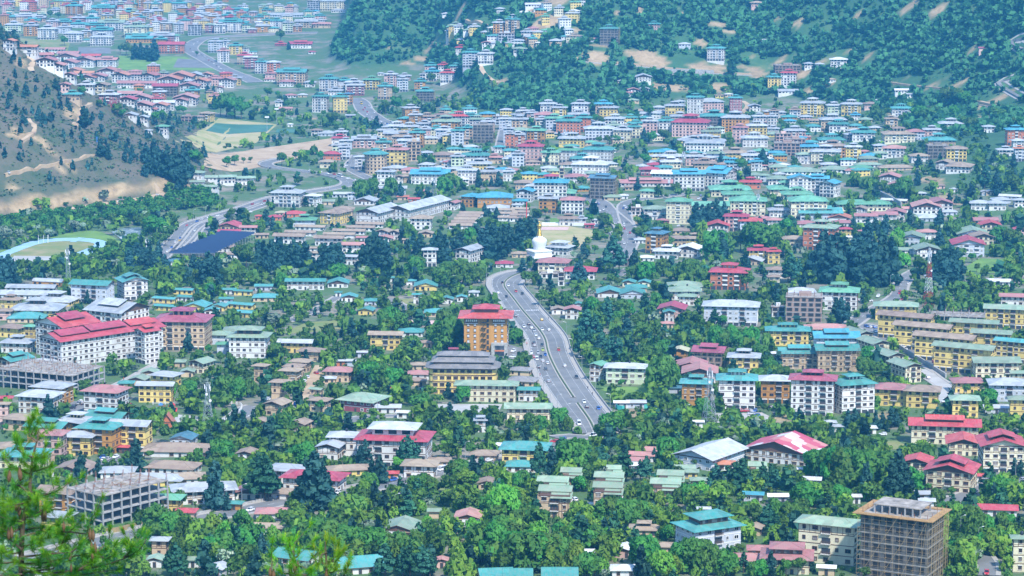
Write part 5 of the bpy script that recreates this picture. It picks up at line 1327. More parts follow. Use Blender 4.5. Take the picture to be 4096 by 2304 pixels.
# the ochre tower with the red two-tier roof and the outside stair
root, C, W, D, th, sink = hero(12, 2315, 288, 440, 7, 2, 0.8, 3.15, 'tower')
H = 7 * 3.15
mb = MB(); mb.box(-W / 2, W / 2, -D / 2, D / 2, -sink - 1, H, 'wall_o'); mb.build('wall', root)
mb = MB()
mb.box(-W / 2 - 0.35, W / 2 + 0.35, -D / 2 - 0.35, D / 2 + 0.35, H - 0.9, H, 'timber')
mb.build('cornice', root)
mb = MB(); mb.box(-W / 2 - 0.55, W / 2 + 0.55, -D / 2 - 0.55, D / 2 + 0.55, H - 0.35, H + 0.002, 'trim_white'); mb.build('cornice_cap', root)
mb = MB(); roof_faces(mb, W, D, H + 0.05, 2.5, 3.4, 'roof_r', 'H', 'wall_t'); ro = mb.build('roof', root)
mb = MB(); mb.box(-W * 0.26, W * 0.26, -D * 0.26, D * 0.26, H + 1.0, H + 4.0, 'timber'); mb.build('lantern_wall', ro)
mb = MB(); roof_faces(mb, W * 0.52, D * 0.52, H + 4.02, 1.6, 1.5, 'roof_r', 'H', 'wall_t'); mb.build('lantern_roof', ro)
am = MB()
am.box(-0.5, 0.5, -0.22, 0.02, 0, 1, 'wall_b'); am.box(-0.30, -0.06, -0.27, -0.2, 0.35, 0.82, 'chalk'); am.box(0.06, 0.30, -0.27, -0.2, 0.35, 0.82, 'chalk'); am.box(-0.62, 0.62, -0.35, 0.0, 0.95, 1.12, 'timber'); am.box(-0.58, 0.58, -0.3, 0, -0.12, 0.02, 'timber')
ame = am.mesh('window')
for fx in (-0.40, -0.245, 0.235, 0.39):
    for fl in range(0, 6): link('window', ame, root, (fx * W, -D / 2, fl * 3.15 + 0.9), 0, (1.2, 1.3, 1.6))
rb = MB(); rb.box(-0.5, 0.5, -0.9, 0.02, 0, 1, 'timber'); rb.box(-0.54, 0.54, -1.05, 0.02, 0.86, 1.0, 'wall_b'); rb.box(-0.52, 0.52, -1.0, 0.02, 0.0, 0.1, 'wall_b')
for i in range(6): x_ = -0.41 + 0.82 * i / 5; rb.box(x_ - 0.055, x_ + 0.055, -0.94, -0.88, 0.36, 0.72, 'chalk')
rbe = rb.mesh('bay_window')
for fx in (-0.325, 0.315): link('bay_window', rbe, root, (fx * W, -D / 2, 5.95 * 3.15 - 0.6), 0, (W * 0.285, 1.0, 3.2))
for fl in range(7):
    for fy in (-0.3, 0, 0.3): link('window', ame, root, (-W / 2, fy * D, fl * 3.15 + 0.9), R(-90), (1.3, 1.3, 1.7)); link('window', ame, root, (W / 2, fy * D, fl * 3.15 + 0.9), R(90), (1.3, 1.3, 1.7))
mb = MB()
for fl in range(1, 7):
    z = fl * 3.15
    mb.box(-W * 0.10, W * 0.02, -D / 2 - 1.5, -D / 2, z - 0.1, z, 'tank_black')
    for x_ in (-W * 0.10, -W * 0.04, W * 0.02): mb.bar((x_, -D / 2 - 1.45, z), (x_, -D / 2 - 1.45, z + 1.1), 0.08, 'tank_black')
    mb.bar((-W * 0.10, -D / 2 - 1.45, z + 1.1), (W * 0.02, -D / 2 - 1.45, z + 1.1), 0.08, 'tank_black')
    mb.bar((-W * 0.09, -D / 2 - 1.2, z - 3.15), (W * 0.01, -D / 2 - 1.2, z), 0.3, 'tank_black')
    mb.box(W * 0.03, W * 0.08, -D / 2 - 0.12, -D / 2, z + 0.05, z + 2.3, 'shop_dark')
for x_ in (-W * 0.105, W * 0.025): mb.bar((x_, -D / 2 - 1.5, 0), (x_, -D / 2 - 1.5, H - 2), 0.12, 'tank_black')
mb.build('fire_stair', root)
mb = MB(); mb.box(W * 0.14, W * 0.52, -D / 2 - 3.0, -D / 2 + 0.05, -1, 7.4, 'stone'); mb.build('stone_porch', root)
mb = MB(); mb.box(W * 0.22, W * 0.44, -D / 2 - 3.12, -D / 2 - 2.98, 0.3, 2.9, 'glass'); mb.box(W * 0.22, W * 0.44, -D / 2 - 3.12, -D / 2 - 2.98, 3.7, 6.2, 'glass'); mb.box(W * 0.22, W * 0.44, -D / 2 - 3.14, -D / 2 - 2.97, 2.9, 3.7, 'wall_r'); mb.build('porch_glazing', root)
late(root, 'ochre tower with red two-tier roof and black outside stair beside the dual carriageway', 'tower', C, 14)

# the hotel with three tiers of grey shingle roof and rounded left end
root, C, W, D, th, sink = hero(12, 2085, 808, 690, 4, 3, 0.5, 3.5, 'hotel')
H = 4 * 3.5
def rrect(w, d, r, k=4):
    out = []
    for cx, cy, a0 in ((w / 2 - r, -d / 2 + r, -90), (w / 2 - r, d / 2 - r, 0), (-w / 2 + r, d / 2 - r, 90), (-w / 2 + r, -d / 2 + r, 180)):
        for i in range(k + 1):
            q = R(a0 + 90 * i / k); out.append((cx + r * math.cos(q), cy + r * math.sin(q)))
    return out
def loft(mb, secs, mat, cap=True):
    k0 = len(mb.v); k = mb.mi(mat); m_ = len(secs[0][0])
    for pts, z in secs: mb.v += [(p[0], p[1], z) for p in pts]
    for a in range(len(secs) - 1):
        for i in range(m_):
            j = (i + 1) % m_; mb.f.append((k0 + a * m_ + i, k0 + a * m_ + j, k0 + (a + 1) * m_ + j, k0 + (a + 1) * m_ + i)); mb.m.append(k)
    if cap: mb.f.append(tuple(k0 + (len(secs) - 1) * m_ + i for i in range(m_))); mb.m.append(k)
rr_ = 3.2
mb = MB(); loft(mb, [(rrect(W, D, rr_), -sink - 1), (rrect(W, D, rr_), H)], 'wall_y'); mb.build('wall', root)
for f in range(1, 4):
    mb = MB(); loft(mb, [(rrect(W + .5, D + .5, rr_), f * 3.5 - .35), (rrect(W + .7, D + .7, rr_), f * 3.5), (rrect(W + .1, D + .1, rr_), f * 3.5 + .05)], 'timber'); mb.build('floor_band', root)
mb = MB()
loft(mb, [(rrect(W + .2, D + .2, rr_), H - 1.0), (rrect(W + 1.6, D + 1.6, rr_), H - .02)], 'timber')
mb.build('cornice', root)
mb = MB(); loft(mb, [(rrect(W + 4.2, D + 4.2, rr_ + 2), H - .1), (rrect(W + 4.2, D + 4.2, rr_ + 2), H + .12), (rrect(W - 4, D - 4, rr_), H + 1.9)], 'roof_z'); ro = mb.build('roof', root)
mb = MB(); loft(mb, [(rrect(W - 4.5, D - 4.5, 1), H + 1.2), (rrect(W - 4.5, D - 4.5, 1), H + 2.9)], 'timber'); mb.build('clerestory', ro)
mb = MB(); loft(mb, [(rrect(W - 1.8, D - 1.8, .3), H + 2.7), (rrect(W - 1.8, D - 1.8, .3), H + 2.9), (rrect(W - 9, D - 9, .3), H + 4.9)], 'roof_z'); mb.build('middle_roof', ro)
mb = MB(); loft(mb, [(rrect(W - 10, D - 10, .3), H + 4.3), (rrect(W - 10, D - 10, .3), H + 5.6)], 'timber'); mb.build('upper_clerestory', ro)
mb = MB(); loft(mb, [(rrect(W - 7, D - 7, .3), H + 5.5), (rrect(W - 7, D - 7, .3), H + 5.7), (rrect(max(W - 15, 6), max(1.2, D - 14.5), .3), H + 7.0)], 'roof_z'); mb.build('top_roof', ro)
for fl in range(4):
    for i in range(9): link('window', WIN['carved'], root, (-W * 0.40 + W * 0.81 * i / 8, -D / 2, fl * 3.5 + 1.0), 0, (2.3, 1.2, 1.75))
    for i in range(4): link('window', WIN['carved'], root, (-W / 2, -D * 0.3 + D * 0.2 * i, fl * 3.5 + 1.0), R(-90), (1.5, 1.2, 1.75))
late(root, 'yellow hotel with three tiers of grey shingle roof and rounded corners', 'hotel', C, 9)

# the white stupa with its golden spire
C = hit(*TP(21, 275, 1135)); s = pxm(C)
root = empty('stupa', C, R(25)); FOOT.append((C.x, C.y, 14, 22, 22, 0))
U = 1.0 / s * ZF                                # metres per note pixel here
def zc(y): return (1135 - y) * U
mb = MB()
prof = [(140, 1150), (140, 1135), (132, 1135), (132, 1122), (122, 1122), (122, 1112), (108, 1112), (108, 1082), (112, 1078), (118, 1068), (100, 1060), (80, 1058)]
sq = [(r * U * 1.25, zc(y)) for r, y in prof]
mb.lathe(sq, 'chalk', 4, rot=R(45)); mb.build('stepped_base', root)
mb = MB(); mb.lathe([(54 * U, zc(1060)), (58 * U, zc(1050)), (72 * U, zc(1000)), (76 * U, zc(975)), (74 * U, zc(962)), (56 * U, zc(942)), (36 * U, zc(938))], 'chalk', 32); mb.build('dome', root, True)
mb = MB(); mb.lathe([(40 * U, zc(945)), (40 * U, zc(930)), (34 * U, zc(930)), (34 * U, zc(922))], 'chalk', 4, rot=R(45)); mb.build('harmika', root)
mb = MB(); pr = []
for i in range(13):
    f = i / 12; r = (27 - 15 * f) * U; z = zc(924 - 78 * f); pr += [(r, z), (r, z + 3.6 * U), (r * 0.86, z + 3.8 * U)]
mb.lathe(pr, 'gold', 16); mb.build('spire_rings', root, True)
mb = MB(); mb.lathe([(12 * U, zc(846)), (13 * U, zc(840)), (22 * U, zc(838)), (23 * U, zc(820)), (24 * U, zc(812)), (16 * U, zc(806)), (5 * U, zc(800)), (4 * U, zc(792)), (7 * U, zc(788)), (3 * U, zc(782)), (1 * U, zc(770))], 'gold', 16); mb.build('parasol_crown', root, True)
for k in range(4):
    q = R(45 + 90 * k)
    for mat, nm in (('gold', 'corner_finial'),):
        mb = MB(); mb.lathe([(9 * U, 0), (13 * U, 4 * U), (8 * U, 22 * U), (4 * U, 30 * U), (1.5 * U, 46 * U)], mat, 8); o = mb.build(nm, root, True); o.location = (112 * U * math.cos(q), 112 * U * math.sin(q), zc(1122))
    q = R(90 * k)
    mb = MB(); mb.box(-20 * U, 20 * U, -6 * U, 6 * U, 0, 36 * U, 'timber'); mb.box(-12 * U, 12 * U, -8 * U, 8 * U, 0, 26 * U, 'wall_r'); mb.box(-30 * U, 30 * U, -16 * U, 14 * U, 37 * U, 43 * U, 'gold'); mb.box(-20 * U, 20 * U, -10 * U, 10 * U, 43 * U, 48 * U, 'gold')
    o = mb.build('shrine_niche', root); o.location = (86 * U * math.cos(q), 86 * U * math.sin(q), zc(1110)); o.rotation_euler = (0, 0, q + R(90))
late(root, 'white domed stupa with golden ringed spire on a stepped base', 'stupa', C, 10)

# round block under a scalloped teal roof
root, C, W, D, th, sink = hero(11, 1205, 105, 225, 6, 0, 1.0, 3.1, 'apartment_block')
H = 6 * 3.1; r0 = W / 2
mb = MB(); mb.lathe([(r0, -2), (r0, H)], 'wall_t', 16); mb.build('wall', root)
mb = MB()
for f in range(2, 6): mb.lathe([(r0 + .1, f * 3.1 - .2), (r0 + .25, f * 3.1)], 'timber', 16)
mb.build('cornice', root)
mb = MB(); k0 = len(mb.v)
pts = [((r0 + (2.6 if i % 2 == 0 else 1.2)) * math.cos(2 * math.pi * i / 16), (r0 + (2.6 if i % 2 == 0 else 1.2)) * math.sin(2 * math.pi * i / 16)) for i in range(16)]
loft(mb, [(pts, H - .2), (pts, H), ([(p[0] * .3, p[1] * .3) for p in pts], H + 3.0)], 'roof_t'); ro = mb.build('roof', root)
mb = MB(); mb.lathe([(r0 * .28, H + 2.2), (r0 * .28, H + 4.0)], 'wall_t', 8); mb.build('lantern_wall', ro)
mb = MB(); mb.lathe([(r0 * .5, H + 3.9), (r0 * .5, H + 4.05), (.2, H + 5.4)], 'roof_t', 8); mb.build('lantern_roof', ro)
sh_ = MB(); sh_.fr = 'timber'; sh_.fr2 = 'timber'
for f in range(6):
    for k in range(9):
        q = R(180 + 180 * (k + .5) / 9)
        put(root, 1, sh_, None, 'window', 0, f * 3.1 + 1, 1.4, 1.5, lambda x, z, q=q: ((r0 * .985 * math.cos(q), r0 * .985 * math.sin(q), z), q + R(90)))
o = sh_.build('windows', root); o['kind'] = 'stuff'
late(root, 'round tan block under a scalloped teal roof with small lantern', 'apartment block', C, 9)

# frames and towers under construction
building(3, 1180, 645, 975, 4, 40, 'g', 'f', 'K', 1.6, 3.3, label='bare concrete frame with rusty starter bars above the lower street')
building(2, 500, 885, 1080, 3, 24, 'g', 'f', 'K', 0.62, 3.3, label='sprawling concrete frame before the white red-roofed complex')
root, W, D, H = building(33, 1352, 903, 845, 7, 28, 'q', 'f', 'FS', 0.68, 3.15, label='grey seven-storey shell wrapped in bamboo scaffolding, orange formwork rim')
mb = MB()
for x0, x1, y0, y1 in ((-W / 2 - 2.2, W / 2 + 2.2, -D / 2 - 2.2, -D / 2 + 0.4), (-W / 2 - 2.2, W / 2 + 2.2, D / 2 - 0.4, D / 2 + 2.2), (-W / 2 - 2.2, -W / 2 + 0.4, -D / 2 + 0.4, D / 2 - 0.4), (W / 2 - 0.4, W / 2 + 2.2, -D / 2 + 0.4, D / 2 - 0.4)):
    mb.box(x0, x1, y0, y1, H + 0.3, H + 0.55, 'formwork')
mb.build('formwork_rim', root)
mb = MB(); mb.box(-W * 0.36, W * 0.36, -D * 0.34, D * 0.34, H + 3.0, H + 3.3, 'slab')
for i in range(7):
    for j in (-1, 1): x_ = -W * 0.34 + W * 0.68 * i / 6; mb.box(x_ - .22, x_ + .22, j * D * 0.32 - .22, j * D * 0.32 + .22, H + 0.26, H + 3.0, 'concrete')
mb.build('top_storey', root)
building(2, 1690, 1348, 105, 1, 0, 'r', 'o', 'T', 1.2, 3.0, label='small pavilion with steep pointed orange roof by the playground', name='pavilion')

# market hall roofed with stepped rows of dark blue panels
A, B, Cc, Dd = [hit(*TP(*p)) for p in ((1, 1700, 1165), (1, 2160, 1165), (1, 2576, 955), (1, 2235, 935))]
root = empty('market_hall', (A + B + Cc + Dd) / 4)
o0 = root.location.copy(); o0 = (A + B + Cc + Dd) / 4
NR = 15; pm = None
for i in range(NR):
    f0, f1 = i / NR, (i + 0.62) / NR
    L0, L1, R0, R1 = A.lerp(Dd, f0), A.lerp(Dd, f1), B.lerp(Cc, f0), B.lerp(Cc, f1)
    mb = MB()
    p = [Vector((q.x, q.y, q.z + h)) - o0 for q, h in ((L0, 4.6), (R0, 4.6), (R1, 5.7), (L1, 5.7))]
    mb.hexa([(v.x, v.y, v.z - .15) for v in p] + [tuple(v) for v in p], 'panel'); mb.bar(p[0] + Vector((0, 0, .12)), p[1] + Vector((0, 0, .12)), .35, 'steel'); mb.build('solar_row', root)
mb = MB()
for i in range(NR + 1):
    for f in (0.0, 0.33, 0.66, 1.0):
        q = A.lerp(Dd, i / NR).lerp(B.lerp(Cc, i / NR), f) - o0; mb.bar((q.x, q.y, q.z - 0.5), (q.x, q.y, q.z + 4.5), 0.3, 'steel')
mb.build('posts', root)
FOOT.append((o0.x, o0.y, 26, 60, 40, 0)); CLEAR.append([tuple(q.xy) for q in (A, B, Cc, Dd)])
late(root, 'market hall roofed with stepped rows of dark blue solar panels', 'market hall', o0)


# lattice masts
def lattice(t, x, yt, yb, wb, label, mats=('steel', 'steel')):
    C = hit(*TP(t, x, yb)); h = (yb - yt) * ZF / pxm(C)
    root = empty('lattice_mast', C, R(20)); mb = MB()
    nseg = max(6, int(h / 3.0))
    def ww(f): return wb / 2 * (1 - f) ** 1.3 + 0.45
    P = [[Vector((ww(i / nseg) * a, ww(i / nseg) * b, h * i / nseg)) for a, b in ((-1, -1), (1, -1), (1, 1), (-1, 1))] for i in range(nseg + 1)]
    for i in range(nseg):
        m_ = mats[(i // 3) % 2]
        for k in range(4):
            j = (k + 1) % 4
            mb.bar(P[i][k], P[i + 1][k], 0.22, m_, n=3); mb.bar(P[i][k], P[i + 1][j], 0.13, m_, n=3); mb.bar(P[i][j], P[i + 1][k], 0.13, m_, n=3); mb.bar(P[i + 1][k], P[i + 1][j], 0.13, m_, n=3)
    mb.build('mast', root)
    am = MB(); am.box(-0.2, 0.2, -0.12, 0.12, 0, 2.2, 'chalk'); ame = am.mesh('panel_antenna')
    dm = MB(); dm.lathe([(0.1, 0), (0.6, 0.2), (0.7, 0.5)], 'chalk', 10); dme = dm.mesh('dish')
    for k in range(6):
        q = k * math.pi / 3; link('panel_antenna', ame, root, (1.3 * math.cos(q), 1.3 * math.sin(q), h * 0.9 + (k % 2) * 1.2 - 2), q)
    for k in range(2):
        o = link('dish', dme, root, (0.9 - 1.8 * k, -0.9, h * (0.62 + 0.14 * k))); o.rotation_euler = (R(90), 0, R(20 * k))
    mb = MB(); mb.bar((0, 0, h), (0, 0, h + 3), 0.12, 'steel', n=4); mb.build('lightning_rod', root)
    late(root, label, 'lattice mast', C, h / 2)
lattice(2, 2095, 940, 1420, 4.4, 'silver lattice mast with white antennas beside the park')
lattice(22, 1985, 790, 1380, 5.0, 'tall silver lattice mast before the ochre and teal blocks')
lattice(31, 1612, 1040, 1640, 4.5, 'red and white lattice mast beside the winding street', ('red_paint', 'chalk'))
lattice(1, 690, 1035, 1470, 3.2, 'grey lattice mast in front of the running track')
lattice(1, 1488, 945, 1260, 3.0, 'slim mast among dark cypresses by the river')
lattice(11, 1797, 335, 520, 3.0, 'slim mast before the turquoise-roofed white block')
lattice(21, 1725, 75, 240, 3.0, 'thin lattice mast behind the twin turquoise-roofed complex')
lattice(21, 2475, 500, 720, 3.5, 'lattice mast beside the green-roofed cream offices')
lattice(20, 528, 1300, 1440, 2.5, 'thin mast before the orange block of the upper town')
for (t_, x_, y0_, y1_), lb in zip(((10, 112, 1172, 1320), (10, 210, 1090, 1255)), ('shorter floodlight mast at the corner of the football pitch', 'taller floodlight mast behind the football pitch')):
    C = hit(*TP(t_, x_, y1_)); h = (y1_ - y0_) * ZF / pxm(C)
    root = empty('floodlight_mast', C); mb = MB(); mb.bar((0, 0, 0), (0, 0, h), 0.6, 'steel', 0.35, 6); mb.build('pole', root)
    mb = MB(); mb.box(-2.2, 2.2, -0.3, 0.3, h - 1.4, h + 0.2, 'chalk'); mb.build('lamp_bank', root)
    late(root, lb, 'floodlight mast', C, h / 2)

# ------------------------------------------------------------------ trees
def leaf_cloud(centers, radii, n, size, rng, droop=0.0, squash=0.85, shell=0.55, up=0.35, upm=0.25):
    """n leaf-clump quads spread through lobes; returns verts, faces, normals"""
    centers = np.array(centers, float); radii = np.array(radii, float)
    w = radii ** 2; w /= w.sum()
    k = rng.choice(len(centers), n, p=w)
    d = rng.normal(size=(n, 3)); d /= np.linalg.norm(d, axis=1)[:, None]
    rr_ = radii[k] * (shell + (1 - shell) * rng.random(n) ** 0.5) * (0.88 + 0.28 * rng.random(n))
    P = centers[k] + d * rr_[:, None] * np.array([1, 1, squash])
    nr = d + np.array([0, 0, up + upm]); nr += rng.normal(size=(n, 3)) * 0.35
    nr /= np.linalg.norm(nr, axis=1)[:, None]
    fn = d + rng.normal(size=(n, 3)) * 0.7; fn /= np.linalg.norm(fn, axis=1)[:, None]
    a = np.cross(fn, np.array([0, 0, 1.0]) + rng.normal(size=(n, 3)) * 0.2); a /= np.linalg.norm(a, axis=1)[:, None] + 1e-9
    b = np.cross(fn, a)
    s = size * (0.6 + 0.8 * rng.random(n))[:, None]
    a = a * s * 0.5; b = b * s * (0.5 + droop)
    if droop: P[:, 2] -= s[:, 0] * droop * 0.5
    V = np.stack([P - a - b * 0.8, P + a - b, P + a * 0.8 + b, P - a + b * 0.9], 1).reshape(-1, 3)
    N = np.repeat(nr, 4, axis=0)
    F = np.arange(n * 4).reshape(n, 4)
    return V, F, N


def crown(kind, n, size, rng):
    """crown of a tree 10 m tall standing at the origin"""
    if kind in 'WV':
        c, r = [], []
        for i in range(11):
            q = rng.uniform(0, 6.28); ra = rng.uniform(0.6, 2.6); z = 7.6 - 0.55 * ra ** 1.2 + rng.uniform(-0.8, 0.7)
            c.append((ra * math.cos(q), ra * math.sin(q), z)); r.append(rng.uniform(1.1, 1.9))
        for i in range(13):
            q = rng.uniform(0, 6.28); ra = rng.uniform(1.9, 3.3); c.append((ra * math.cos(q), ra * math.sin(q), rng.uniform(2.4, 5.2))); r.append(rng.uniform(0.9, 1.5))
        return leaf_cloud(c, r, n, size, rng, droop=0.45, squash=1.25, up=0.5)
    if kind in 'BbFS':
        c, r = [(0, 0, 6.2)], [2.2]
        for i in range(12):
            q = rng.uniform(0, 6.28); ra = rng.uniform(0.8, 2.9); z = 6.3 + rng.uniform(-2.6, 2.4) * (1 - ra / 4.5)
            c.append((ra * math.cos(q), ra * math.sin(q), z)); r.append(rng.uniform(1.0, 1.9))
        if kind == 'S': c = [(a, b_, max(1.2, z - 3.8)) for a, b_, z in c]
        return leaf_cloud(c, r, n, size, rng, up=0.45)
    if kind == 'Q':
        c, r = [], []
        for i in range(12): c.append((rng.uniform(-.5, .5), rng.uniform(-.5, .5), 1.8 + 7.4 * i / 11)); r.append(0.55 + 0.75 * math.sin(math.pi * min(1, (i + 2) / 13)))
        return leaf_cloud(c, r, n, size, rng, squash=1.3)
    if kind == 'C':
        c, r = [], []
        for i in range(30):
            f = (i + .5) / 30; z = 1.1 + 8.6 * f; ra = (1.9 * (1 - f) ** 0.75 + 0.12) * rng.uniform(0.35, 1.0); q = rng.uniform(0, 6.28)
            c.append((ra * math.cos(q), ra * math.sin(q), z)); r.append((0.95 * (1 - f) ** 0.6 + 0.22) * rng.uniform(0.7, 1.15))
        return leaf_cloud(c, r, n, size, rng, droop=0.15, squash=1.0, shell=0.4, up=0.25)
    if kind == 'P':
        c, r = [], []
        for i in range(9):
            f = i / 8; z = 2.8 + 6.8 * f
            for k in range(4 if i < 7 else 2):
                q = rng.uniform(0, 6.28); ra = (2.3 * (1 - f) ** 0.8 + 0.15) * rng.uniform(0.5, 1.0)
                c.append((ra * math.cos(q), ra * math.sin(q), z + rng.uniform(-.3, .3))); r.append((0.75 * (1 - f) ** .5 + .3) * rng.uniform(.7, 1.1))
        return leaf_cloud(c, r, n, size, rng, squash=0.5, shell=0.2, up=0.5)


def trunk_mesh(kind, rng):
    mb = MB(); top = {'C': 9.2, 'P': 9.4, 'Q': 8}.get(kind, 5.5)
    w = 0.42 if kind in 'CPQ' else 0.5
    p = Vector((0, 0, -0.6)); k = 5
    for i in range(k):
        q = Vector((rng.uniform(-.15, .15), rng.uniform(-.15, .15), -0.6 + (top + .6) * (i + 1) / k))
        mb.bar(p, q, w * (1 - i / k) + .06, 'bark', w * (1 - (i + 1) / k) + .06, 6); p = q
    for i in range(7):
        z = rng.uniform(2.0, 5.0) if kind not in 'CP' else rng.uniform(2.5, 8); q = rng.uniform(0, 6.28); L = rng.uniform(1.4, 2.5) * (1 if kind not in 'CPQ' else (1 - z / 11))
        mb.bar((0, 0, z), (L * math.cos(q), L * math.sin(q), z + (1.4 if kind not in 'CP' else .2)), 0.22, 'bark', .05, 5)
    return mb.mesh('trunk')


LEAFM = dict(W='leaf_willow', V='leaf_bright', B='leaf_mid', b='leaf_bright', F='leaf_flower', S='leaf_mid', Q='leaf_mid', C='leaf_dark', P='leaf_pine')
HI = {}
for kd in 'WVBbFQCPS':
    HI[kd] = []
    for v in range(4):
        rg = np.random.default_rng(100 + v + 10 * ord(kd))
        V, F, N = crown(kd, 1500 if kd in 'CWVP' else 1200, 0.62 if kd != 'C' else 0.5, rg)
        HI[kd].append((arrays_mesh('crown', V, F, LEAFM[kd], normals=N), trunk_mesh(kd, random.Random(v + ord(kd)))))

T_LIST = []          # x, y, z, height, kind, pixel
def tnote(t, text):
    for e in text.split(';'):
        f = e.split()
        if len(f) < 4: continue
        x, yt, yb, kd = float(f[0]), float(f[1]), float(f[2]), f[3]
        C = hit(*TP(t, x, yb)); h = (yb - yt) * ZF / pxm(C)
        T_LIST.append((C, max(2.0, h), kd))


tnote(0, '850 1060 1300 C; 1560 1120 1240 B; 1630 1100 1210 B; 770 760 840 B; 850 780 840 B; 650 360 460 B; 510 100 190 B; 590 120 190 B; 140 290 360 C; 925 385 450 C; 1270 430 560 B; 1330 450 580 B; 1420 420 600 C; 1480 450 600 C; 1555 390 610 C; 1530 450 620 C; 1360 430 600 C; 1210 450 540 B; 2280 940 1180 B; 2360 960 1190 B; 2220 980 1170 B; 2430 1000 1200 B; 2160 950 1100 C; 2090 840 940 C; 2150 850 940 C; 2330 1120 1200 B; 1180 1040 1170 B; 1000 1000 1080 B; 830 870 960 B; 1230 1100 1200 B; 560 780 900 C; 20 290 400 C; 1800 1060 1150 B; 1850 1070 1150 B; 1400 880 950 B; 1250 870 920 B; 1980 510 570 B; 110 570 640 C; 260 820 960 C; 160 810 920 C; 100 890 1000 C; 500 1130 1220 C; 390 1050 1200 C; 430 1120 1230 C; 230 1130 1240 C')
tnote(10, '250 300 420 B; 1400 870 980 B; 1340 880 990 B; 1760 730 850 B; 680 1110 1170 B; 780 1130 1270 B; 740 1130 1260 B; 560 800 890 B; 430 840 910 B; 1420 970 1140 B; 1300 1020 1150 B; 320 1000 1100 B; 420 1010 1080 B; 270 1080 1160 B; 350 1110 1200 B; 1100 1190 1330 P; 930 1320 1400 C; 740 840 900 C; 120 880 990 B; 220 910 990 B; 330 420 500 C')
tnote(20, '1330 1290 1449 C; 1410 1320 1449 B; 1520 1300 1440 B; 1560 1320 1430 B; 960 1360 1449 B; 1050 1360 1449 B; 880 1370 1449 B; 260 1300 1420 B; 1380 1040 1200 B; 1180 1100 1200 B; 840 1140 1260 B; 900 1170 1270 B; 1230 890 960 B; 740 490 620 P; 630 430 560 P; 300 380 500 P; 1200 560 700 P; 1120 620 720 P; 960 600 700 P; 2190 600 780 P; 2220 600 770 P; 1010 520 640 P; 560 590 700 P; 780 370 450 B; 2280 290 390 B; 2210 1230 1300 B; 190 1180 1270 B; 1040 820 900 B; 1380 680 760 B; 1420 670 760 B')
tnote(30, '1510 1060 1260 B; 1560 1080 1260 B; 1870 1060 1200 B; 2290 1080 1220 B; 2340 1090 1210 B; 1800 880 1060 B; 1900 880 1080 B; 1980 910 1080 B; 1070 1060 1200 W; 1110 1060 1200 W; 1980 1170 1310 B; 2050 1180 1320 B; 640 670 750 B; 460 610 680 C; 1380 1130 1220 B; 1400 1230 1320 B; 1340 1150 1240 B; 590 750 880 P; 130 1190 1280 B; 330 1200 1290 B; 390 1290 1370 B; 2540 1170 1290 B; 2480 1180 1280 B; 700 1310 1400 W; 760 1320 1400 W')
tnote(1, '1470 -20 200 C; 1560 -60 300 C; 1690 0 350 C; 1760 40 400 C; 1850 60 380 C; 1820 250 480 C; 1900 130 330 C; 1640 100 330 C; 1330 0 150 C; 1450 200 330 C; 1500 80 300 C; 1020 -60 120 C; 1090 -10 150 C; 1260 40 170 C; 590 1145 1310 P; 90 1100 1420 C; 30 1120 1440 C; 140 1150 1430 C; 1110 1030 1220 B; 830 1120 1290 B; 950 1090 1240 B; 760 1130 1270 B; 1200 1060 1230 B; 1500 950 1260 C; 1600 970 1210 C; 1380 980 1210 C; 1300 1060 1290 C; 1440 1060 1280 C; 1560 1080 1300 C; 1660 1100 1300 C; 1950 1100 1330 C; 2100 1070 1400 C; 2010 1150 1380 C; 2180 1130 1380 C; 740 740 890 F; 500 830 960 F; 200 830 970 F; 60 800 1010 F; 390 800 930 F; 830 770 880 F; 1000 570 690 B; 350 670 820 B; 430 720 840 B; 2300 160 220 B; 2280 120 240 B; 2360 110 220 B; 2450 130 200 B; 2520 130 190 B; 2000 90 210 B; 1960 60 190 B; 2330 640 760 B; 2130 800 950 C; 2460 640 700 B; 2480 1000 1240 B; 2400 1010 1230 B; 600 1200 1320 B; 860 650 780 B; 990 820 870 B; 1130 690 800 B; 1230 640 790 B; 1300 620 780 B; 1470 690 880 B; 1560 720 930 B; 1640 780 930 B; 1700 820 980 B; 1480 760 900 B; 1580 880 1010 B; 1660 900 1030 B; 2040 580 660 B; 2100 540 680 B; 2180 560 660 B; 1810 590 650 B; 1750 500 580 C; 2530 360 460 W; 2400 380 480 W')
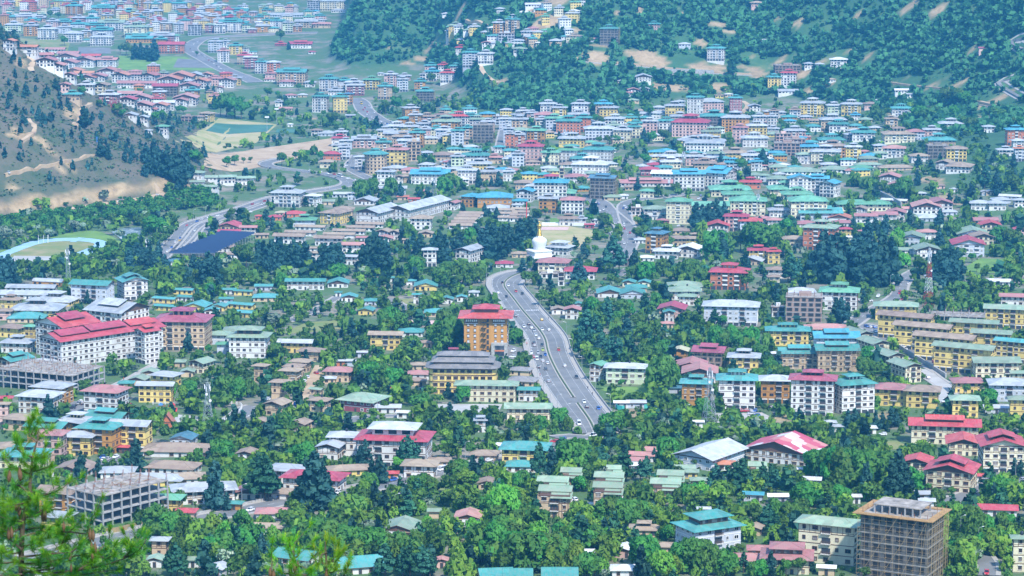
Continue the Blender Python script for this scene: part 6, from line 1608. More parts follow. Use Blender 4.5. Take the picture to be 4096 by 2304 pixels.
tnote(11, '1190 860 1300 C; 1130 930 1300 C; 1260 920 1330 C; 1320 980 1300 C; 1840 850 1200 C; 1790 900 1180 C; 1900 900 1200 C; 1650 890 1150 C; 1520 950 1180 C; 1700 1050 1230 C; 2050 880 1130 C; 2330 800 1150 C; 2400 780 1150 C; 2480 800 1150 C; 2540 790 1100 C; 2280 840 1150 C; 150 950 1310 C; 80 960 1280 C; 240 960 1290 C; 420 980 1290 C; 500 970 1270 C; 350 1000 1290 C; 690 990 1320 C; 760 980 1330 C; 820 990 1300 C; 700 1100 1350 C; 30 960 1200 C; 1080 1000 1280 C; 2240 250 440 C; 2440 270 430 C; 2370 320 430 C; 1455 380 560 C; 380 580 670 C; 170 550 670 C; 120 550 620 C; 1060 360 560 W; 1170 350 520 W; 1360 340 520 W; 1640 390 520 W; 1950 290 450 W; 1890 330 500 W; 2040 320 460 W; 710 480 560 B; 840 530 610 W; 640 590 730 W; 1480 730 830 Q; 1350 740 840 B; 1420 750 830 B; 1530 790 980 W; 1930 660 780 B; 2300 590 730 C; 2420 630 760 C; 2350 640 730 C; 1590 1130 1320 W; 830 1200 1370 W; 550 1220 1340 W; 1950 1180 1400 W; 2080 1180 1420 W; 1870 1230 1440 W; 2230 1250 1400 W; 260 1290 1449 W; 1160 1330 1449 W; 260 80 220 B; 400 70 170 B; 520 60 150 B; 650 70 170 B; 1660 100 220 W; 1760 90 210 W; 2520 170 230 B; 2310 20 110 B; 1250 460 560 W; 170 720 870 C; 100 650 840 C; 300 680 790 C; 2000 810 950 W; 2160 840 1000 W; 1260 570 650 B; 1650 440 540 C; 2080 580 680 C; 1710 820 890 B; 1580 860 960 W; 1370 1180 1320 W; 1480 1280 1380 V')
tnote(21, '1850 580 880 C; 1910 600 860 C; 1970 590 860 C; 2050 540 850 C; 2130 570 820 C; 1310 670 820 C; 610 500 680 C; 660 550 680 C; 1265 320 470 C; 80 740 1050 C; 170 720 1040 C; 230 740 1000 C; 60 920 1050 C; 1020 920 1290 P; 960 990 1290 P; 1080 1000 1280 P; 720 980 1160 C; 680 1160 1430 C; 640 1210 1420 C; 1230 1040 1280 C; 2100 880 1180 C; 2030 870 1170 W; 2240 530 690 P; 2490 720 860 C; 1470 400 540 W; 1650 390 520 B; 700 320 450 B; 340 640 720 B; 1570 920 1060 B; 1250 830 970 B; 910 690 840 B; 2300 870 1080 B; 2480 780 1100 W; 1800 1160 1400 W; 1350 1180 1380 W; 1480 1370 1470 V; 110 1140 1300 C; 140 1270 1430 B; 2350 1280 1470 B; 940 900 990 B; 2520 40 240 C; 2330 140 270 B; 2290 150 280 B; 2100 80 190 C; 560 1050 1110 S; 830 1010 1110 B; 1930 880 1060 V; 1290 840 940 B; 1330 810 920 B; 1520 1150 1330 W; 1620 1230 1380 W; 1920 1250 1430 W; 1720 1170 1390 W; 780 700 800 B; 180 220 330 B; 120 220 330 B; 900 200 270 C; 970 220 280 C; 1080 260 350 B; 1340 100 220 B; 2380 1140 1280 C; 2070 1150 1280 F; 1150 1060 1200 C; 1060 1340 1440 B; 990 1300 1420 B; 30 920 1050 C; 1780 430 530 W; 480 60 180 P; 370 40 210 P')
tnote(31, '560 850 1380 C; 680 880 1400 C; 760 920 1400 C; 850 950 1400 C; 950 960 1430 C; 1050 950 1430 C; 1150 900 1430 C; 1230 920 1430 C; 900 900 1300 C; 1000 740 1000 C; 1180 700 920 C; 1080 740 960 C; 620 900 1380 C; 1730 650 850 C; 1720 850 1050 C; 1420 660 880 C; 1490 590 680 C; 1830 1000 1449 C; 1760 1040 1449 C; 1720 1060 1449 C; 1900 1030 1400 C; 860 720 840 C; 850 810 920 W; 230 1100 1390 P; 300 1150 1380 P; 200 1150 1400 P; 60 800 1000 W; 180 750 920 W; 300 830 920 V; 650 540 640 W; 830 570 720 W; 1020 490 660 W; 730 530 640 W; 1240 560 630 C; 1640 150 300 C; 1510 100 240 C; 1730 80 170 P; 1340 330 560 W; 1450 420 560 W; 1500 250 420 C; 1670 400 520 W; 2200 150 330 C; 2270 60 220 C; 2300 250 520 C; 2470 90 240 C; 2180 200 450 P; 1890 510 620 P; 2050 1090 1200 B; 2100 1200 1290 B; 2200 1210 1300 B; 2420 1190 1310 B; 2300 820 1000 W; 2450 850 1070 W; 2000 620 740 W; 600 90 210 W; 690 90 210 W; 840 290 430 W; 900 300 430 W; 1050 320 460 W; 980 320 450 W; 1930 350 480 W; 2050 370 480 W; 1950 750 930 W; 1850 780 960 W; 2400 660 800 W; 2500 640 780 W; 1560 520 640 B; 500 680 770 V; 400 690 770 V; 1300 860 1020 V; 1050 870 980 V; 920 890 1000 V; 1370 1100 1250 V; 460 1080 1330 W; 400 1140 1360 W; 2350 300 450 W; 2480 300 470 W; 2150 290 430 W; 1110 100 190 B; 340 130 190 B; 2400 980 1100 B; 1560 950 1050 W')
tnote(2, '1320 160 340 B; 1270 200 350 B; 880 10 160 C; 1895 430 660 C; 2220 640 760 B; 1700 690 800 B; 580 870 960 B; 500 900 970 B; 850 920 1080 B; 1310 970 1120 B; 490 1060 1300 C; 560 1180 1310 C; 670 1200 1290 B; 1150 1060 1210 C; 130 1160 1280 B; 1700 980 1130 V; 1850 990 1140 V; 1910 930 1130 W; 2260 880 1120 W; 2400 900 1130 W; 2520 920 1100 W; 1440 1170 1310 W; 1560 1210 1320 C; 2050 1200 1310 B; 2380 1260 1440 W; 1900 1300 1449 W; 1780 1340 1449 W; 1650 1350 1449 W; 2170 1090 1200 B; 2300 640 760 W; 2100 560 680 B; 2000 610 700 B; 2330 720 850 W; 2200 780 880 W; 2380 760 850 V; 60 1360 1449 B; 160 1370 1449 B; 2060 1000 1130 W; 1720 1170 1230 B; 1310 1310 1400 B; 2390 220 340 W; 2330 280 400 W; 2500 330 430 B; 2030 180 270 V; 2130 300 420 W; 2230 290 400 W; 1780 160 230 B; 2110 -60 90 W; 2200 -40 80 W; 1990 0 160 P')
tnote(12, '500 610 800 C; 540 90 230 W; 480 110 220 W; 840 270 400 b; 540 330 430 B; 1370 190 420 W; 1300 210 420 W; 1440 230 420 W; 1700 70 220 W; 1780 60 200 W; 1900 210 450 W; 1950 290 620 W; 1850 330 560 W; 1780 400 580 W; 650 440 600 W; 780 480 600 W; 930 560 700 W; 1080 470 620 W; 770 660 770 b; 1060 700 930 W; 1150 740 960 W; 1310 770 1000 W; 1400 800 1030 W; 1230 780 980 W; 380 920 1150 B; 220 980 1080 C; 650 1120 1250 B; 1660 1050 1290 B; 1720 1080 1280 B; 1290 1120 1250 B; 1820 1200 1300 B; 1950 1140 1330 C; 1930 940 1110 C; 2080 980 1150 W; 2350 1250 1449 C; 2200 1170 1280 B; 200 1290 1449 W; 280 1270 1440 W; 1100 1260 1400 C; 830 1240 1340 B; 630 1320 1400 B; 1580 480 640 W; 180 710 850 Q; 60 890 1000 B; 1240 570 690 W; 1170 560 680 W; 1000 560 680 W; 870 590 700 W; 590 480 600 W; 710 500 620 W; 300 250 370 W; 200 260 400 B; 350 160 280 W; 760 250 330 B; 850 150 270 W; 980 210 310 B; 1700 590 700 W; 1500 500 640 W; 1640 330 420 B; 2000 360 600 W; 450 900 1010 W; 130 600 700 W; 300 590 720 W; 860 1000 1160 B; 780 1040 1180 W; 980 920 1040 W; 40 1180 1320 V; 300 1200 1300 V; 440 1160 1260 V; 1760 1330 1449 W; 1640 1370 1449 V; 1900 1330 1449 W; 2050 1300 1449 W; 2130 1340 1449 V; 1680 60 170 W; 1280 90 190 W; 1480 10 70 W; 2180 50 150 W; 2280 90 160 W; 1550 220 320 B; 1640 250 320 B; 1730 240 320 B; 1430 1300 1449 W; 520 1380 1449 V')
tnote(22, '750 190 560 P; 830 250 560 P; 690 400 700 P; 780 420 690 P; 900 400 700 P; 1000 450 720 P; 1080 490 740 P; 1150 250 560 C; 1190 480 740 P; 860 500 720 C; 1530 350 560 P; 1400 420 600 P; 1500 680 1060 W; 1430 800 1060 W; 1580 760 1020 W; 1350 570 760 W; 1550 520 700 W; 1450 560 720 W; 2050 380 600 W; 2200 370 590 W; 2400 390 600 W; 2280 440 600 W; 2120 420 600 W; 1700 370 580 P; 1780 400 600 P; 1620 400 580 P; 560 40 200 W; 500 80 200 W; 820 80 270 W; 760 100 250 W; 1110 110 290 W; 1170 120 280 W; 960 80 380 P; 1040 220 380 B; 1290 250 410 B; 1240 270 410 B; 1370 260 400 B; 2040 190 390 P; 1370 180 300 B; 1330 60 200 W; 1450 50 210 W; 1520 90 240 W; 1690 1120 1340 W; 1640 1150 1320 W; 1920 1100 1300 W; 1050 1230 1449 W; 980 1260 1449 W; 1400 1260 1449 W; 1470 1330 1449 W; 1340 1300 1440 V; 200 1250 1449 W; 130 1300 1449 W; 280 1280 1449 W; 480 1200 1400 W; 560 1290 1440 W; 430 1330 1449 W; 660 1380 1470 W; 2330 270 380 C; 850 870 930 B; 1900 260 380 W; 1990 290 390 C; 2120 270 390 B; 1880 80 200 W; 1820 230 380 W; 2480 100 260 W; 1690 260 390 W; 1550 190 320 W; 1580 1060 1180 C; 1100 920 1000 B; 40 400 560 W; 90 450 560 W; 370 130 210 B; 300 30 180 B; 2470 800 1000 W; 2160 820 870 B; 2130 1350 1449 W; 1950 1380 1449 W; 2150 640 800 B; 2490 560 740 W')
tnote(32, '740 80 370 C; 690 90 330 C; 800 130 330 C; 1000 580 760 W; 960 690 880 W; 1080 660 830 W; 1040 720 880 W; 1200 790 900 W; 1240 850 930 V; 1555 850 940 B; 310 1190 1370 C; 800 1210 1449 C; 870 1200 1449 C; 930 1270 1449 C; 1000 1230 1440 C; 1080 1220 1430 C; 1150 1240 1420 C; 1240 1180 1410 C; 1200 1330 1449 C; 1290 1240 1400 C; 2220 1010 1190 W; 2170 1080 1220 W; 1830 1140 1270 C; 1690 1100 1210 b; 330 1340 1449 B; 510 1310 1449 V; 220 1330 1449 V; 430 380 560 P; 2000 960 1080 B; 40 540 650 W; 30 700 880 W; 80 760 880 W; 960 0 150 C; 2240 100 180 b; 1930 50 200 W; 1770 40 140 W; 1960 1200 1300 b; 890 210 300 W; 970 150 250 W; 120 280 350 W; 50 290 350 W; 2570 1250 1449 C; 2530 1320 1400 B; 2000 1250 1310 B; 2400 850 900 b; 700 1380 1449 B')
tnote(3, '1370 50 400 C; 820 180 480 C; 990 260 450 C; 2170 270 790 C; 1580 720 1050 W; 1520 780 1040 W; 1800 780 1050 W; 1720 800 1060 W; 1880 830 1000 W; 600 350 510 B; 660 370 510 B; 2000 160 310 W; 1930 180 310 W; 1680 150 240 F; 1100 140 260 W; 1030 130 250 W; 2250 80 300 W; 2180 70 290 W; 2440 50 200 W; 2330 110 230 V; 2440 780 960 W; 2150 830 1100 V; 2080 860 1080 W; 2250 920 1200 V; 2250 1000 1300 W; 2050 1050 1280 V; 1950 1080 1300 W; 2150 1050 1310 W; 1780 1100 1449 P; 1720 1150 1449 P; 1860 1200 1449 P; 2040 1260 1400 B; 2380 300 540 W; 2310 330 530 W; 2500 270 480 W; 790 790 930 B; 2350 1320 1449 F; 2500 1310 1449 F; 1600 1370 1460 F; 1450 1290 1449 V; 2420 960 1230 W; 2520 900 1200 W; 1510 180 280 B; 600 210 330 W; 700 200 330 W; 860 230 340 W; 1220 250 340 W; 2280 600 790 C; 1800 590 780 B; 2350 600 700 B; 560 530 640 B; 1060 1180 1300 W; 1400 1180 1330 V; 1330 1200 1320 W; 1480 110 160 B')
tnote(13, '600 170 790 C; 560 220 780 C; 660 250 760 C; 90 170 700 P; 30 190 680 P; 130 250 700 P; 1100 60 360 C; 1060 120 340 C; 1240 230 520 C; 1170 250 500 C; 1290 300 520 C; 1140 400 620 W; 1530 20 390 P; 1480 60 380 P; 1610 60 350 P; 1420 250 400 b; 140 60 280 C; 250 140 270 C; 500 100 330 W; 430 120 320 W; 2050 270 470 W; 1980 300 470 W; 2110 370 600 b; 2180 400 600 B; 2040 420 590 B; 1700 410 620 W; 1760 440 620 W; 1600 430 600 W; 1080 480 640 V; 1180 610 760 b; 1450 640 820 W; 1380 660 800 W; 1650 680 840 V; 1550 720 830 V; 2500 530 900 V; 2430 560 860 V; 2300 650 820 W; 620 860 1240 W; 540 900 1230 W; 700 880 1250 W; 800 920 1250 W; 900 930 1260 W; 1000 950 1250 W; 1100 960 1260 W; 1200 960 1270 W; 1280 1000 1260 W; 1050 1160 1310 V; 1450 1000 1250 W; 1600 1000 1220 W; 1380 1020 1200 W; 1300 1100 1460 P; 1550 1080 1470 P; 1680 1120 1470 P; 1480 1150 1460 P; 1750 1180 1460 P; 1860 980 1140 W; 1800 1000 1130 V; 2020 1130 1280 V; 2050 1260 1470 W; 1960 1300 1470 W; 2150 1300 1460 V; 2350 900 1330 W; 2280 950 1320 W; 2480 850 1300 W; 2420 900 1340 W; 2540 880 1310 W; 2130 1020 1130 b; 2050 1030 1120 B; 930 630 760 V; 870 650 760 V; 1000 680 840 V; 250 760 900 W; 420 780 930 W; 500 800 940 W; 120 830 1000 W; 50 820 960 V; 60 1000 1310 C; 120 1080 1320 C; 250 1010 1200 W; 330 960 1180 W; 180 950 1160 V; 420 960 1200 W; 1200 800 920 V; 1300 830 940 W; 1100 820 920 W; 980 850 960 W; 870 870 990 V; 1520 830 960 V; 1720 840 990 V; 1800 880 1000 W; 1900 770 920 V; 1980 860 1000 W; 2180 870 1030 V; 2250 780 900 V; 1950 600 720 W; 1850 620 740 W; 2230 590 720 W; 2350 480 620 W; 1330 560 680 W; 1260 570 680 W; 1430 540 640 W; 720 520 660 W; 350 640 760 W; 420 660 770 B; 760 760 880 V; 660 770 880 W; 1700 1050 1200 W; 500 1290 1449 F; 620 1330 1449 F; 750 1320 1449 F; 400 1330 1449 F; 900 1370 1470 F; 100 1290 1449 F; 2160 100 260 B; 1900 90 260 b; 2250 170 250 B; 1990 140 270 W')
tnote(23, '660 60 430 W; 580 90 420 W; 740 100 420 W; 400 130 450 C; 270 80 480 P; 900 100 400 P; 850 150 420 P; 1150 170 500 P; 1100 200 490 P; 1040 140 300 W; 970 160 300 W; 1570 50 300 W; 1630 60 280 W; 1350 220 500 P; 1290 260 490 P; 1430 150 300 C; 1550 290 480 P; 1840 250 370 B; 2050 310 640 P; 2310 240 640 P; 2250 280 600 P; 1290 0 110 F; 1200 10 110 F; 1400 10 100 W; 80 560 740 V; 20 540 730 V; 120 380 560 W; 60 400 560 W; 380 460 560 b; 680 440 600 W; 740 460 600 W; 1020 530 660 P; 1100 570 680 P; 820 540 700 P; 1000 650 960 W; 920 680 960 W; 1080 660 950 W; 1150 670 970 W; 1230 690 960 W; 1300 690 960 W; 1380 720 900 W; 850 720 950 W; 1480 590 760 V; 1420 600 740 V; 1560 600 750 W; 1750 520 720 W; 1680 560 720 W; 1820 510 700 W; 1900 500 700 V; 700 920 1150 V; 620 900 1140 V; 850 930 1170 W; 780 950 1170 W; 950 950 1160 b; 250 920 1300 V; 100 980 1420 W; 30 1000 1400 W; 180 1000 1400 W; 350 1000 1380 W; 430 1020 1380 W; 550 1070 1380 W; 630 1100 1400 V; 750 1210 1460 W; 680 1240 1460 W; 830 1250 1460 W; 900 1270 1460 V; 1330 1030 1350 W; 1280 1060 1340 W; 1400 1080 1340 W; 1520 1190 1470 V; 1450 1220 1460 V; 1600 1230 1470 V; 1800 1060 1420 W; 1720 1100 1410 W; 1900 1080 1420 W; 1980 1120 1440 W; 2120 1170 1440 W; 2200 1220 1440 W; 2330 1190 1420 P; 1560 820 1020 V; 1640 850 1020 W; 2440 680 850 V; 2370 700 860 W; 2250 720 880 W; 2150 750 880 W; 2060 700 820 V; 2000 680 820 V; 2300 1120 1240 B; 2230 1130 1240 W; 2500 1280 1460 W; 2420 1300 1460 W; 1570 930 1100 W; 60 780 980 W; 150 790 960 W; 30 880 1020 W; 200 690 800 B; 300 720 830 B; 380 730 830 B; 480 740 850 V; 560 780 920 W; 640 720 860 W; 350 800 930 W; 450 830 960 W; 1030 850 980 W; 1660 1270 1440 V; 2560 700 1000 P; 2520 300 640 P; 1150 990 1100 V; 1250 1000 1090 W; 1480 980 1090 W; 2380 960 1070 W; 460 900 1060 W; 1950 20 130 W; 1850 0 100 W; 2450 0 90 B; 1160 260 330 B; 2480 560 680 W')
tnote(33, '700 0 150 C; 800 0 140 C; 640 -40 130 C; 850 150 540 W; 760 160 540 W; 600 170 500 W; 680 160 530 W; 1050 170 540 W; 1130 190 530 W; 480 180 440 W; 540 160 470 W; 950 200 560 W; 1200 200 560 W; 1310 150 690 C; 1250 250 700 C; 1380 300 670 C; 1430 350 620 W; 1480 320 480 V; 1040 510 700 V; 980 540 700 V; 700 530 740 W; 640 560 740 W; 760 560 740 W; 400 490 760 W; 330 520 760 W; 460 500 740 V; 200 700 960 W; 120 720 950 W; 260 720 960 W; 80 950 1170 V; 150 960 1180 V; 220 970 1180 W; 30 300 600 P; 80 360 620 P; 1840 680 900 W; 1770 700 900 W; 1920 720 940 V; 2050 730 1000 W; 1980 780 1000 V; 2100 800 1130 W; 2180 830 1130 W; 1950 1050 1300 W; 1880 1080 1300 W; 2030 1090 1310 W; 2250 980 1240 V; 2330 990 1240 W; 2180 1010 1230 W; 2350 800 1000 W; 2430 820 1000 W; 2300 450 700 V; 2380 470 720 W; 2240 480 680 W; 2210 590 690 b; 2450 540 720 W; 2530 560 760 P; 1610 510 600 B; 1850 550 640 B; 2000 500 590 B; 1650 1180 1430 Q; 1600 1300 1449 Q; 2000 1300 1449 W; 1920 1310 1449 W; 1830 1320 1449 W; 2080 1320 1449 W; 500 1180 1300 W; 580 1200 1310 B; 720 1230 1320 W; 430 1250 1400 C; 300 1260 1449 B; 180 1270 1449 B; 2480 250 450 C; 2540 270 460 C; 330 210 310 B; 290 240 310 B; 560 480 640 W; 1150 560 690 W; 880 540 640 W; 300 470 560 W; 150 430 580 V; 60 660 830 W; 1700 560 720 W; 1660 680 760 V; 2440 930 1080 V; 2500 960 1100 W; 1130 620 720 W; 30 1180 1449 C; 120 1330 1449 W; 560 -30 120 V')

KNAME = dict(W='willow_tree', V='willow_tree', B='broadleaf_tree', b='broadleaf_tree', F='flowering_tree', S='bush', Q='poplar_tree', C='cypress_tree', P='pine_tree')
KTXT = dict(W='green drooping willow', V='bright green drooping willow', B='rounded leafy tree', b='bright fresh-green leafy tree', F='pale blossoming tree', S='low green bush', Q='narrow upright poplar', C='dark cypress', P='loose-branched pine')
CAP = 285
cnt = {}
order = sorted(range(len(T_LIST)), key=lambda i: -T_LIST[i][1] * pxm(T_LIST[i][0]))
LOW = []                                        # trees that go into the joined mass
for i in order:
    C, h, kd = T_LIST[i]
    nm = KNAME[kd]
    cnt[nm] = cnt.get(nm, 0) + 1
    rg = random.Random(i * 13 + 5)
    if cnt[nm] > CAP: LOW.append((C.x, C.y, C.z, h, kd, rg.uniform(0.85, 1.2))); continue
    root = empty(nm, C, rg.uniform(0, 6.28))
    cm, tm = HI[kd][rg.randrange(4)]
    sc = h / 10 * (1.12 if kd in 'WVBb' else 1.0); wd = sc * rg.uniform(0.85, 1.25) * (1.2 if kd == 'C' else 1.0)
    link('crown', cm, root, None, 0, (wd, wd, sc)); link('trunk', tm, root, None, 0, (sc, sc, sc * 0.97))
    u, v = proj((C.x, C.y, C.z + h * .6))
    sz = 'very tall ' if h > 24 else 'tall ' if h > 15 else 'small ' if h < 6 else ''
    LATE.append((root, sz + KTXT[kd], nm.replace('_', ' '), (u, v), False))
    root['group'] = {'cypress_tree': 'dark cypresses among the houses', 'pine_tree': 'pines among the houses', 'willow_tree': 'willows of the valley floor'}.get(nm, 'garden trees')

# ------------------------------------------------------------------ the uncounted green: infill trees, scrub and hillside forest
GX0, GY0, GC = -800.0, 700.0, 2.0
occ = np.zeros((800, 1500), np.uint8)            # [ix, iy]; 1 nothing may grow, 2 only low shrubs
def mark_rot(x, y, W, D, th, m, val, dy=0.0):
    r = 0.5 * math.hypot(W, D) + m
    i0, i1 = int((x - r - GX0) / GC), int((x + r - GX0) / GC) + 2; j0, j1 = int((y + dy - r - GY0) / GC), int((y + dy + r - GY0) / GC) + 2
    i0, j0 = max(i0, 0), max(j0, 0); i1, j1 = min(i1, 800), min(j1, 1500)
    if i1 <= i0 or j1 <= j0: return
    I, J = np.meshgrid(np.arange(i0, i1), np.arange(j0, j1), indexing='ij')
    dx = GX0 + I * GC - x; dyy = GY0 + J * GC - y - dy
    lx = dx * math.cos(th) + dyy * math.sin(th); ly = -dx * math.sin(th) + dyy * math.cos(th)
    k = (np.abs(lx) < W / 2 + m) & (np.abs(ly) < D / 2 + m)
    sub = occ[i0:i1, j0:j1]
    if val == 1: sub[k] = 1
    else: sub[k & (sub == 0)] = val
for (x, y, r, W, D, th) in FOOT: mark_rot(x, y, W, D, th, 2.2, 1)
for (x, y, r, W, D, th) in FOOT: mark_rot(x, y, W + 2, D + 26, th, 0, 2, -11.0)
for (x, y, r, W, D, th) in FOOT: mark_rot(x, y, W, D + 60, 0, 0, 3, -30.0)
for P, w in ROADS:
    for (x, y) in P: mark_rot(x, y, 2 * w + 3, 10, 0, 0, 1)
    if w > 4.5:
        for (x, y) in P: mark_rot(x, y, 2 * w + 3, 30, 0, 0, 2, -16)
for Cp in CLEAR:
    xs = [p[0] for p in Cp]; ys = [p[1] for p in Cp]
    for i in range(max(0, int((min(xs) - GX0) / GC)), min(800, int((max(xs) - GX0) / GC) + 1)):
        for j in range(max(0, int((min(ys) - GY0) / GC)), min(1500, int((max(ys) - GY0) / GC) + 1)):
            if in_poly((GX0 + i * GC, GY0 + j * GC), Cp): occ[i, j] = 1

# how densely green each part of the town is (photo columns x rows, 0..9), read off the photograph
GREEN = ['2220136677888899', '1112238888877899', '3113446655555688', '8633334443455568', '8863333333344456', '6775533233344466',
         '2646445334445577', '2334677765677776', '1146776547887645', '2335566547886434', '3356556756776456', '5557678888878787']
def green_at(u, v):
    a = min(15.0, max(0.0, u / 256 - 0.5)); b = min(11.0, max(0.0, v / 192 - 0.5))
    i, j = int(a), int(b); fa, fb = a - i, b - j; i1, j1 = min(i + 1, 15), min(j + 1, 11)
    g = lambda r, c: int(GREEN[r][c])
    return ((g(j, i) * (1 - fa) + g(j, i1) * fa) * (1 - fb) + (g(j1, i) * (1 - fa) + g(j1, i1) * fa) * fb) / 9.0


rg = np.random.default_rng(5)
FILL = list(LOW)
placed = {}
def near_ok(x, y, r):
    k = (int(x / 6), int(y / 6))
    for a in (-1, 0, 1):
        for b in (-1, 0, 1):
            for (px, py, pr) in placed.get((k[0] + a, k[1] + b), ()):
                if (px - x) ** 2 + (py - y) ** 2 < (0.42 * (pr + r)) ** 2: return False
    placed.setdefault(k, []).append((x, y, r)); return True
for C, h, kd in T_LIST: placed.setdefault((int(C.x / 6), int(C.y / 6)), []).append((C.x, C.y, h * 0.25))
for y0, y1, n in ((815, 1000, 3600), (1000, 1350, 6500), (1350, 2000, 8500), (2000, 2900, 7500)):
    Y = rg.uniform(y0, y1, n); X = rg.uniform(-0.225, 0.225, n) * Y
    Z = zt(X, Y); base = np.interp(Y, _d, _zs)
    Rr = rg.random((n, 4))
    for x, y, z, b_, q in zip(X, Y, Z, base, Rr):
        if z - b_ > 14: continue
        i, j = int((x - GX0) / GC), int((y - GY0) / GC)
        if not (0 <= i < 800 and 0 <= j < 1500): continue
        o = occ[i, j]
        if o == 1: continue
        u, v = proj((x, y, z)); g = green_at(u, v)
        # green comes in clumps
        if q[0] > g * (0.75 + 0.5 * (lump(x, y, 38, 1.2, 0.4) > -0.1)): continue
        low = o == 2
        h = (1.6 + 1.8 * q[1]) if low else (3.4 + 2.6 * q[1]) if o == 3 else (4.4 + 6.5 * q[1] ** 1.5)
        if not near_ok(x, y, h * 0.33): continue
        near_bank = x < -200 and 1880 < y < 2080
        if y < 1030 and 0.30 < q[2] < 0.48: q[2] = 0.2
        kd = 'S' if low else ('C' if q[2] < 0.07 else 'P' if q[2] < 0.13 else 'V' if q[2] < 0.30 else 'W' if q[2] < 0.58 else 'b' if q[2] < 0.66 else 'F' if (q[2] < 0.69 or (near_bank and q[2] < 0.8)) else 'B')
        if kd in 'CP': h *= 1.35
        FILL.append((x, y, z, h, kd, 0.9 + 0.4 * q[3]))


def mass(name, items, label, units, mats):
    """one mesh out of many small trees; units[kind] = [(V,F,N)...]"""
    Vs, Ns, Ts, Ms, cntv = [], [], [], [], 0
    for idx, (x, y, z, h, kd, wd) in enumerate(items):
        us = units(kd, y); V, F, N = us[idx % len(us)]
        a = (idx * 2.399) % 6.283; c, s = math.cos(a), math.sin(a); k = h / 10
        Rm = np.array([[c * k * wd, -s * k * wd, 0], [s * k * wd, c * k * wd, 0], [0, 0, k]])
        Vs.append(V @ Rm.T + np.array([x, y, z])); Ns.append(N @ np.array([[c, -s, 0], [s, c, 0], [0, 0, 1.0]]).T)
        Ts.append(np.full(len(V), ((idx * 7919) % 1000) / 1000.0 * 0.6 - 0.3, np.float32)); Ms.append(np.full(len(F), mats.index(LEAFM2[kd]), np.int32))
    V = np.concatenate(Vs); F = np.arange(len(V)).reshape(-1, 4)
    me = arrays_mesh(name, V, F, mats, normals=np.concatenate(Ns))
    me.polygons.foreach_set('material_index', np.concatenate(Ms))
    at = me.attributes.new('tint', 'FLOAT', 'POINT'); at.data.foreach_set('value', np.concatenate(Ts))
    o = link(name, me); tag(o, label, kind='stuff')
    return o


LEAFM2 = dict(LEAFM); LEAFM2.update(f='leaf_forest', s='leaf_forest', d='leaf_scrub')
leaf_mat('leaf_scrub', (0.07, 0.15, 0.05), (0.14, 0.21, 0.08), 0.3)
UN = {}
def unit(kd, n, size, k=5):
    key = (kd, n)
    if key not in UN: UN[key] = [crown(kd, n, size, np.random.default_rng(900 + i + n)) for i in range(k)]
    return UN[key]
def town_units(kd, y):
    if kd == 'S': return unit('S', 24, 2.0)
    if y < 1010: return unit(kd, 165, 1.05)
    if y < 1150: return unit(kd, 110, 1.4)
    if y < 1600: return unit(kd, 60, 1.8)
    return unit(kd, 30, 2.5)
mass('greenery', FILL, 'leafy trees and bushes massed between the houses', town_units, ['leaf_mid', 'leaf_bright', 'leaf_willow', 'leaf_dark', 'leaf_pine', 'leaf_flower'])

# hillside forest and the dry scrub on the bare spur
items = []
n = 74000
Y = rg.uniform(2480, 3420, n); X = rg.uniform(-0.225, 0.235, n) * Y
Z = zt(X, Y); base = np.interp(Y, _d, _zs)
att_d = np.zeros(n)
for t, px, py, rx, ry in DIRT:
    if t not in (20, 30, 10): continue
    c = hit(*TP(t, px, py)); s = pxm(c); a = hit(*TP(t, px, py - ry)); b_ = hit(*TP(t, px, py + ry))
    hy = max(6.0, (a.y - b_.y) / 2); cy = (a.y + b_.y) / 2
    q = ((X - c.x) / (rx * ZF / s)) ** 2 + ((Y - cy) / np.where(Y < cy, hy + 16, hy)) ** 2
    att_d = np.maximum(att_d, q < 1.0)
dens = 0.5 + 0.5 * lump(X, Y, 75, 0.5, 2.2) + 0.25 * lump(X, Y, 31, 2.5, 0.2)
for x, y, z, b_, dd, q, r1, r2 in zip(X, Y, Z, base, att_d, dens, rg.random(n), rg.random(n)):
    if z - b_ < 8 or dd: continue
    if x < -240 and y < 3000: continue
    i, j = int((x - GX0) / GC), int((y - GY0) / GC)
    if 0 <= i < 800 and 0 <= j < 1500 and occ[i, j] == 1: continue
    if r1 > 0.26 + 0.62 * max(0, q): 
        if r2 < 0.5: items.append((x, y, z - .2, 2.2 + 2 * r2, 's', 1.6))
        continue
    items.append((x, y, z, 4.5 + 6.5 * r2 ** 1.5, 'f', 1.35 + 0.8 * r1))
def soft(us):
    out = []
    for V, F, N in us:
        M = N * 0.45 + np.array([0, -0.15, 0.8]); out.append((V, F, M / np.linalg.norm(M, axis=1)[:, None]))
    return out
_fu, _su = soft(unit('C', 16, 3.3)), soft(unit('S', 8, 2.8))
def forest_units(kd, y): return _fu if kd == 'f' else _su
mass('forest', items, 'dense conifer forest on the slopes behind the town', forest_units, ['leaf_forest'])
items = []
n = 26000
Y = rg.uniform(1880, 2760, n); X = rg.uniform(-0.235, -0.118, n) * Y
Z = zt(X, Y); base = np.interp(Y, _d, _zs)
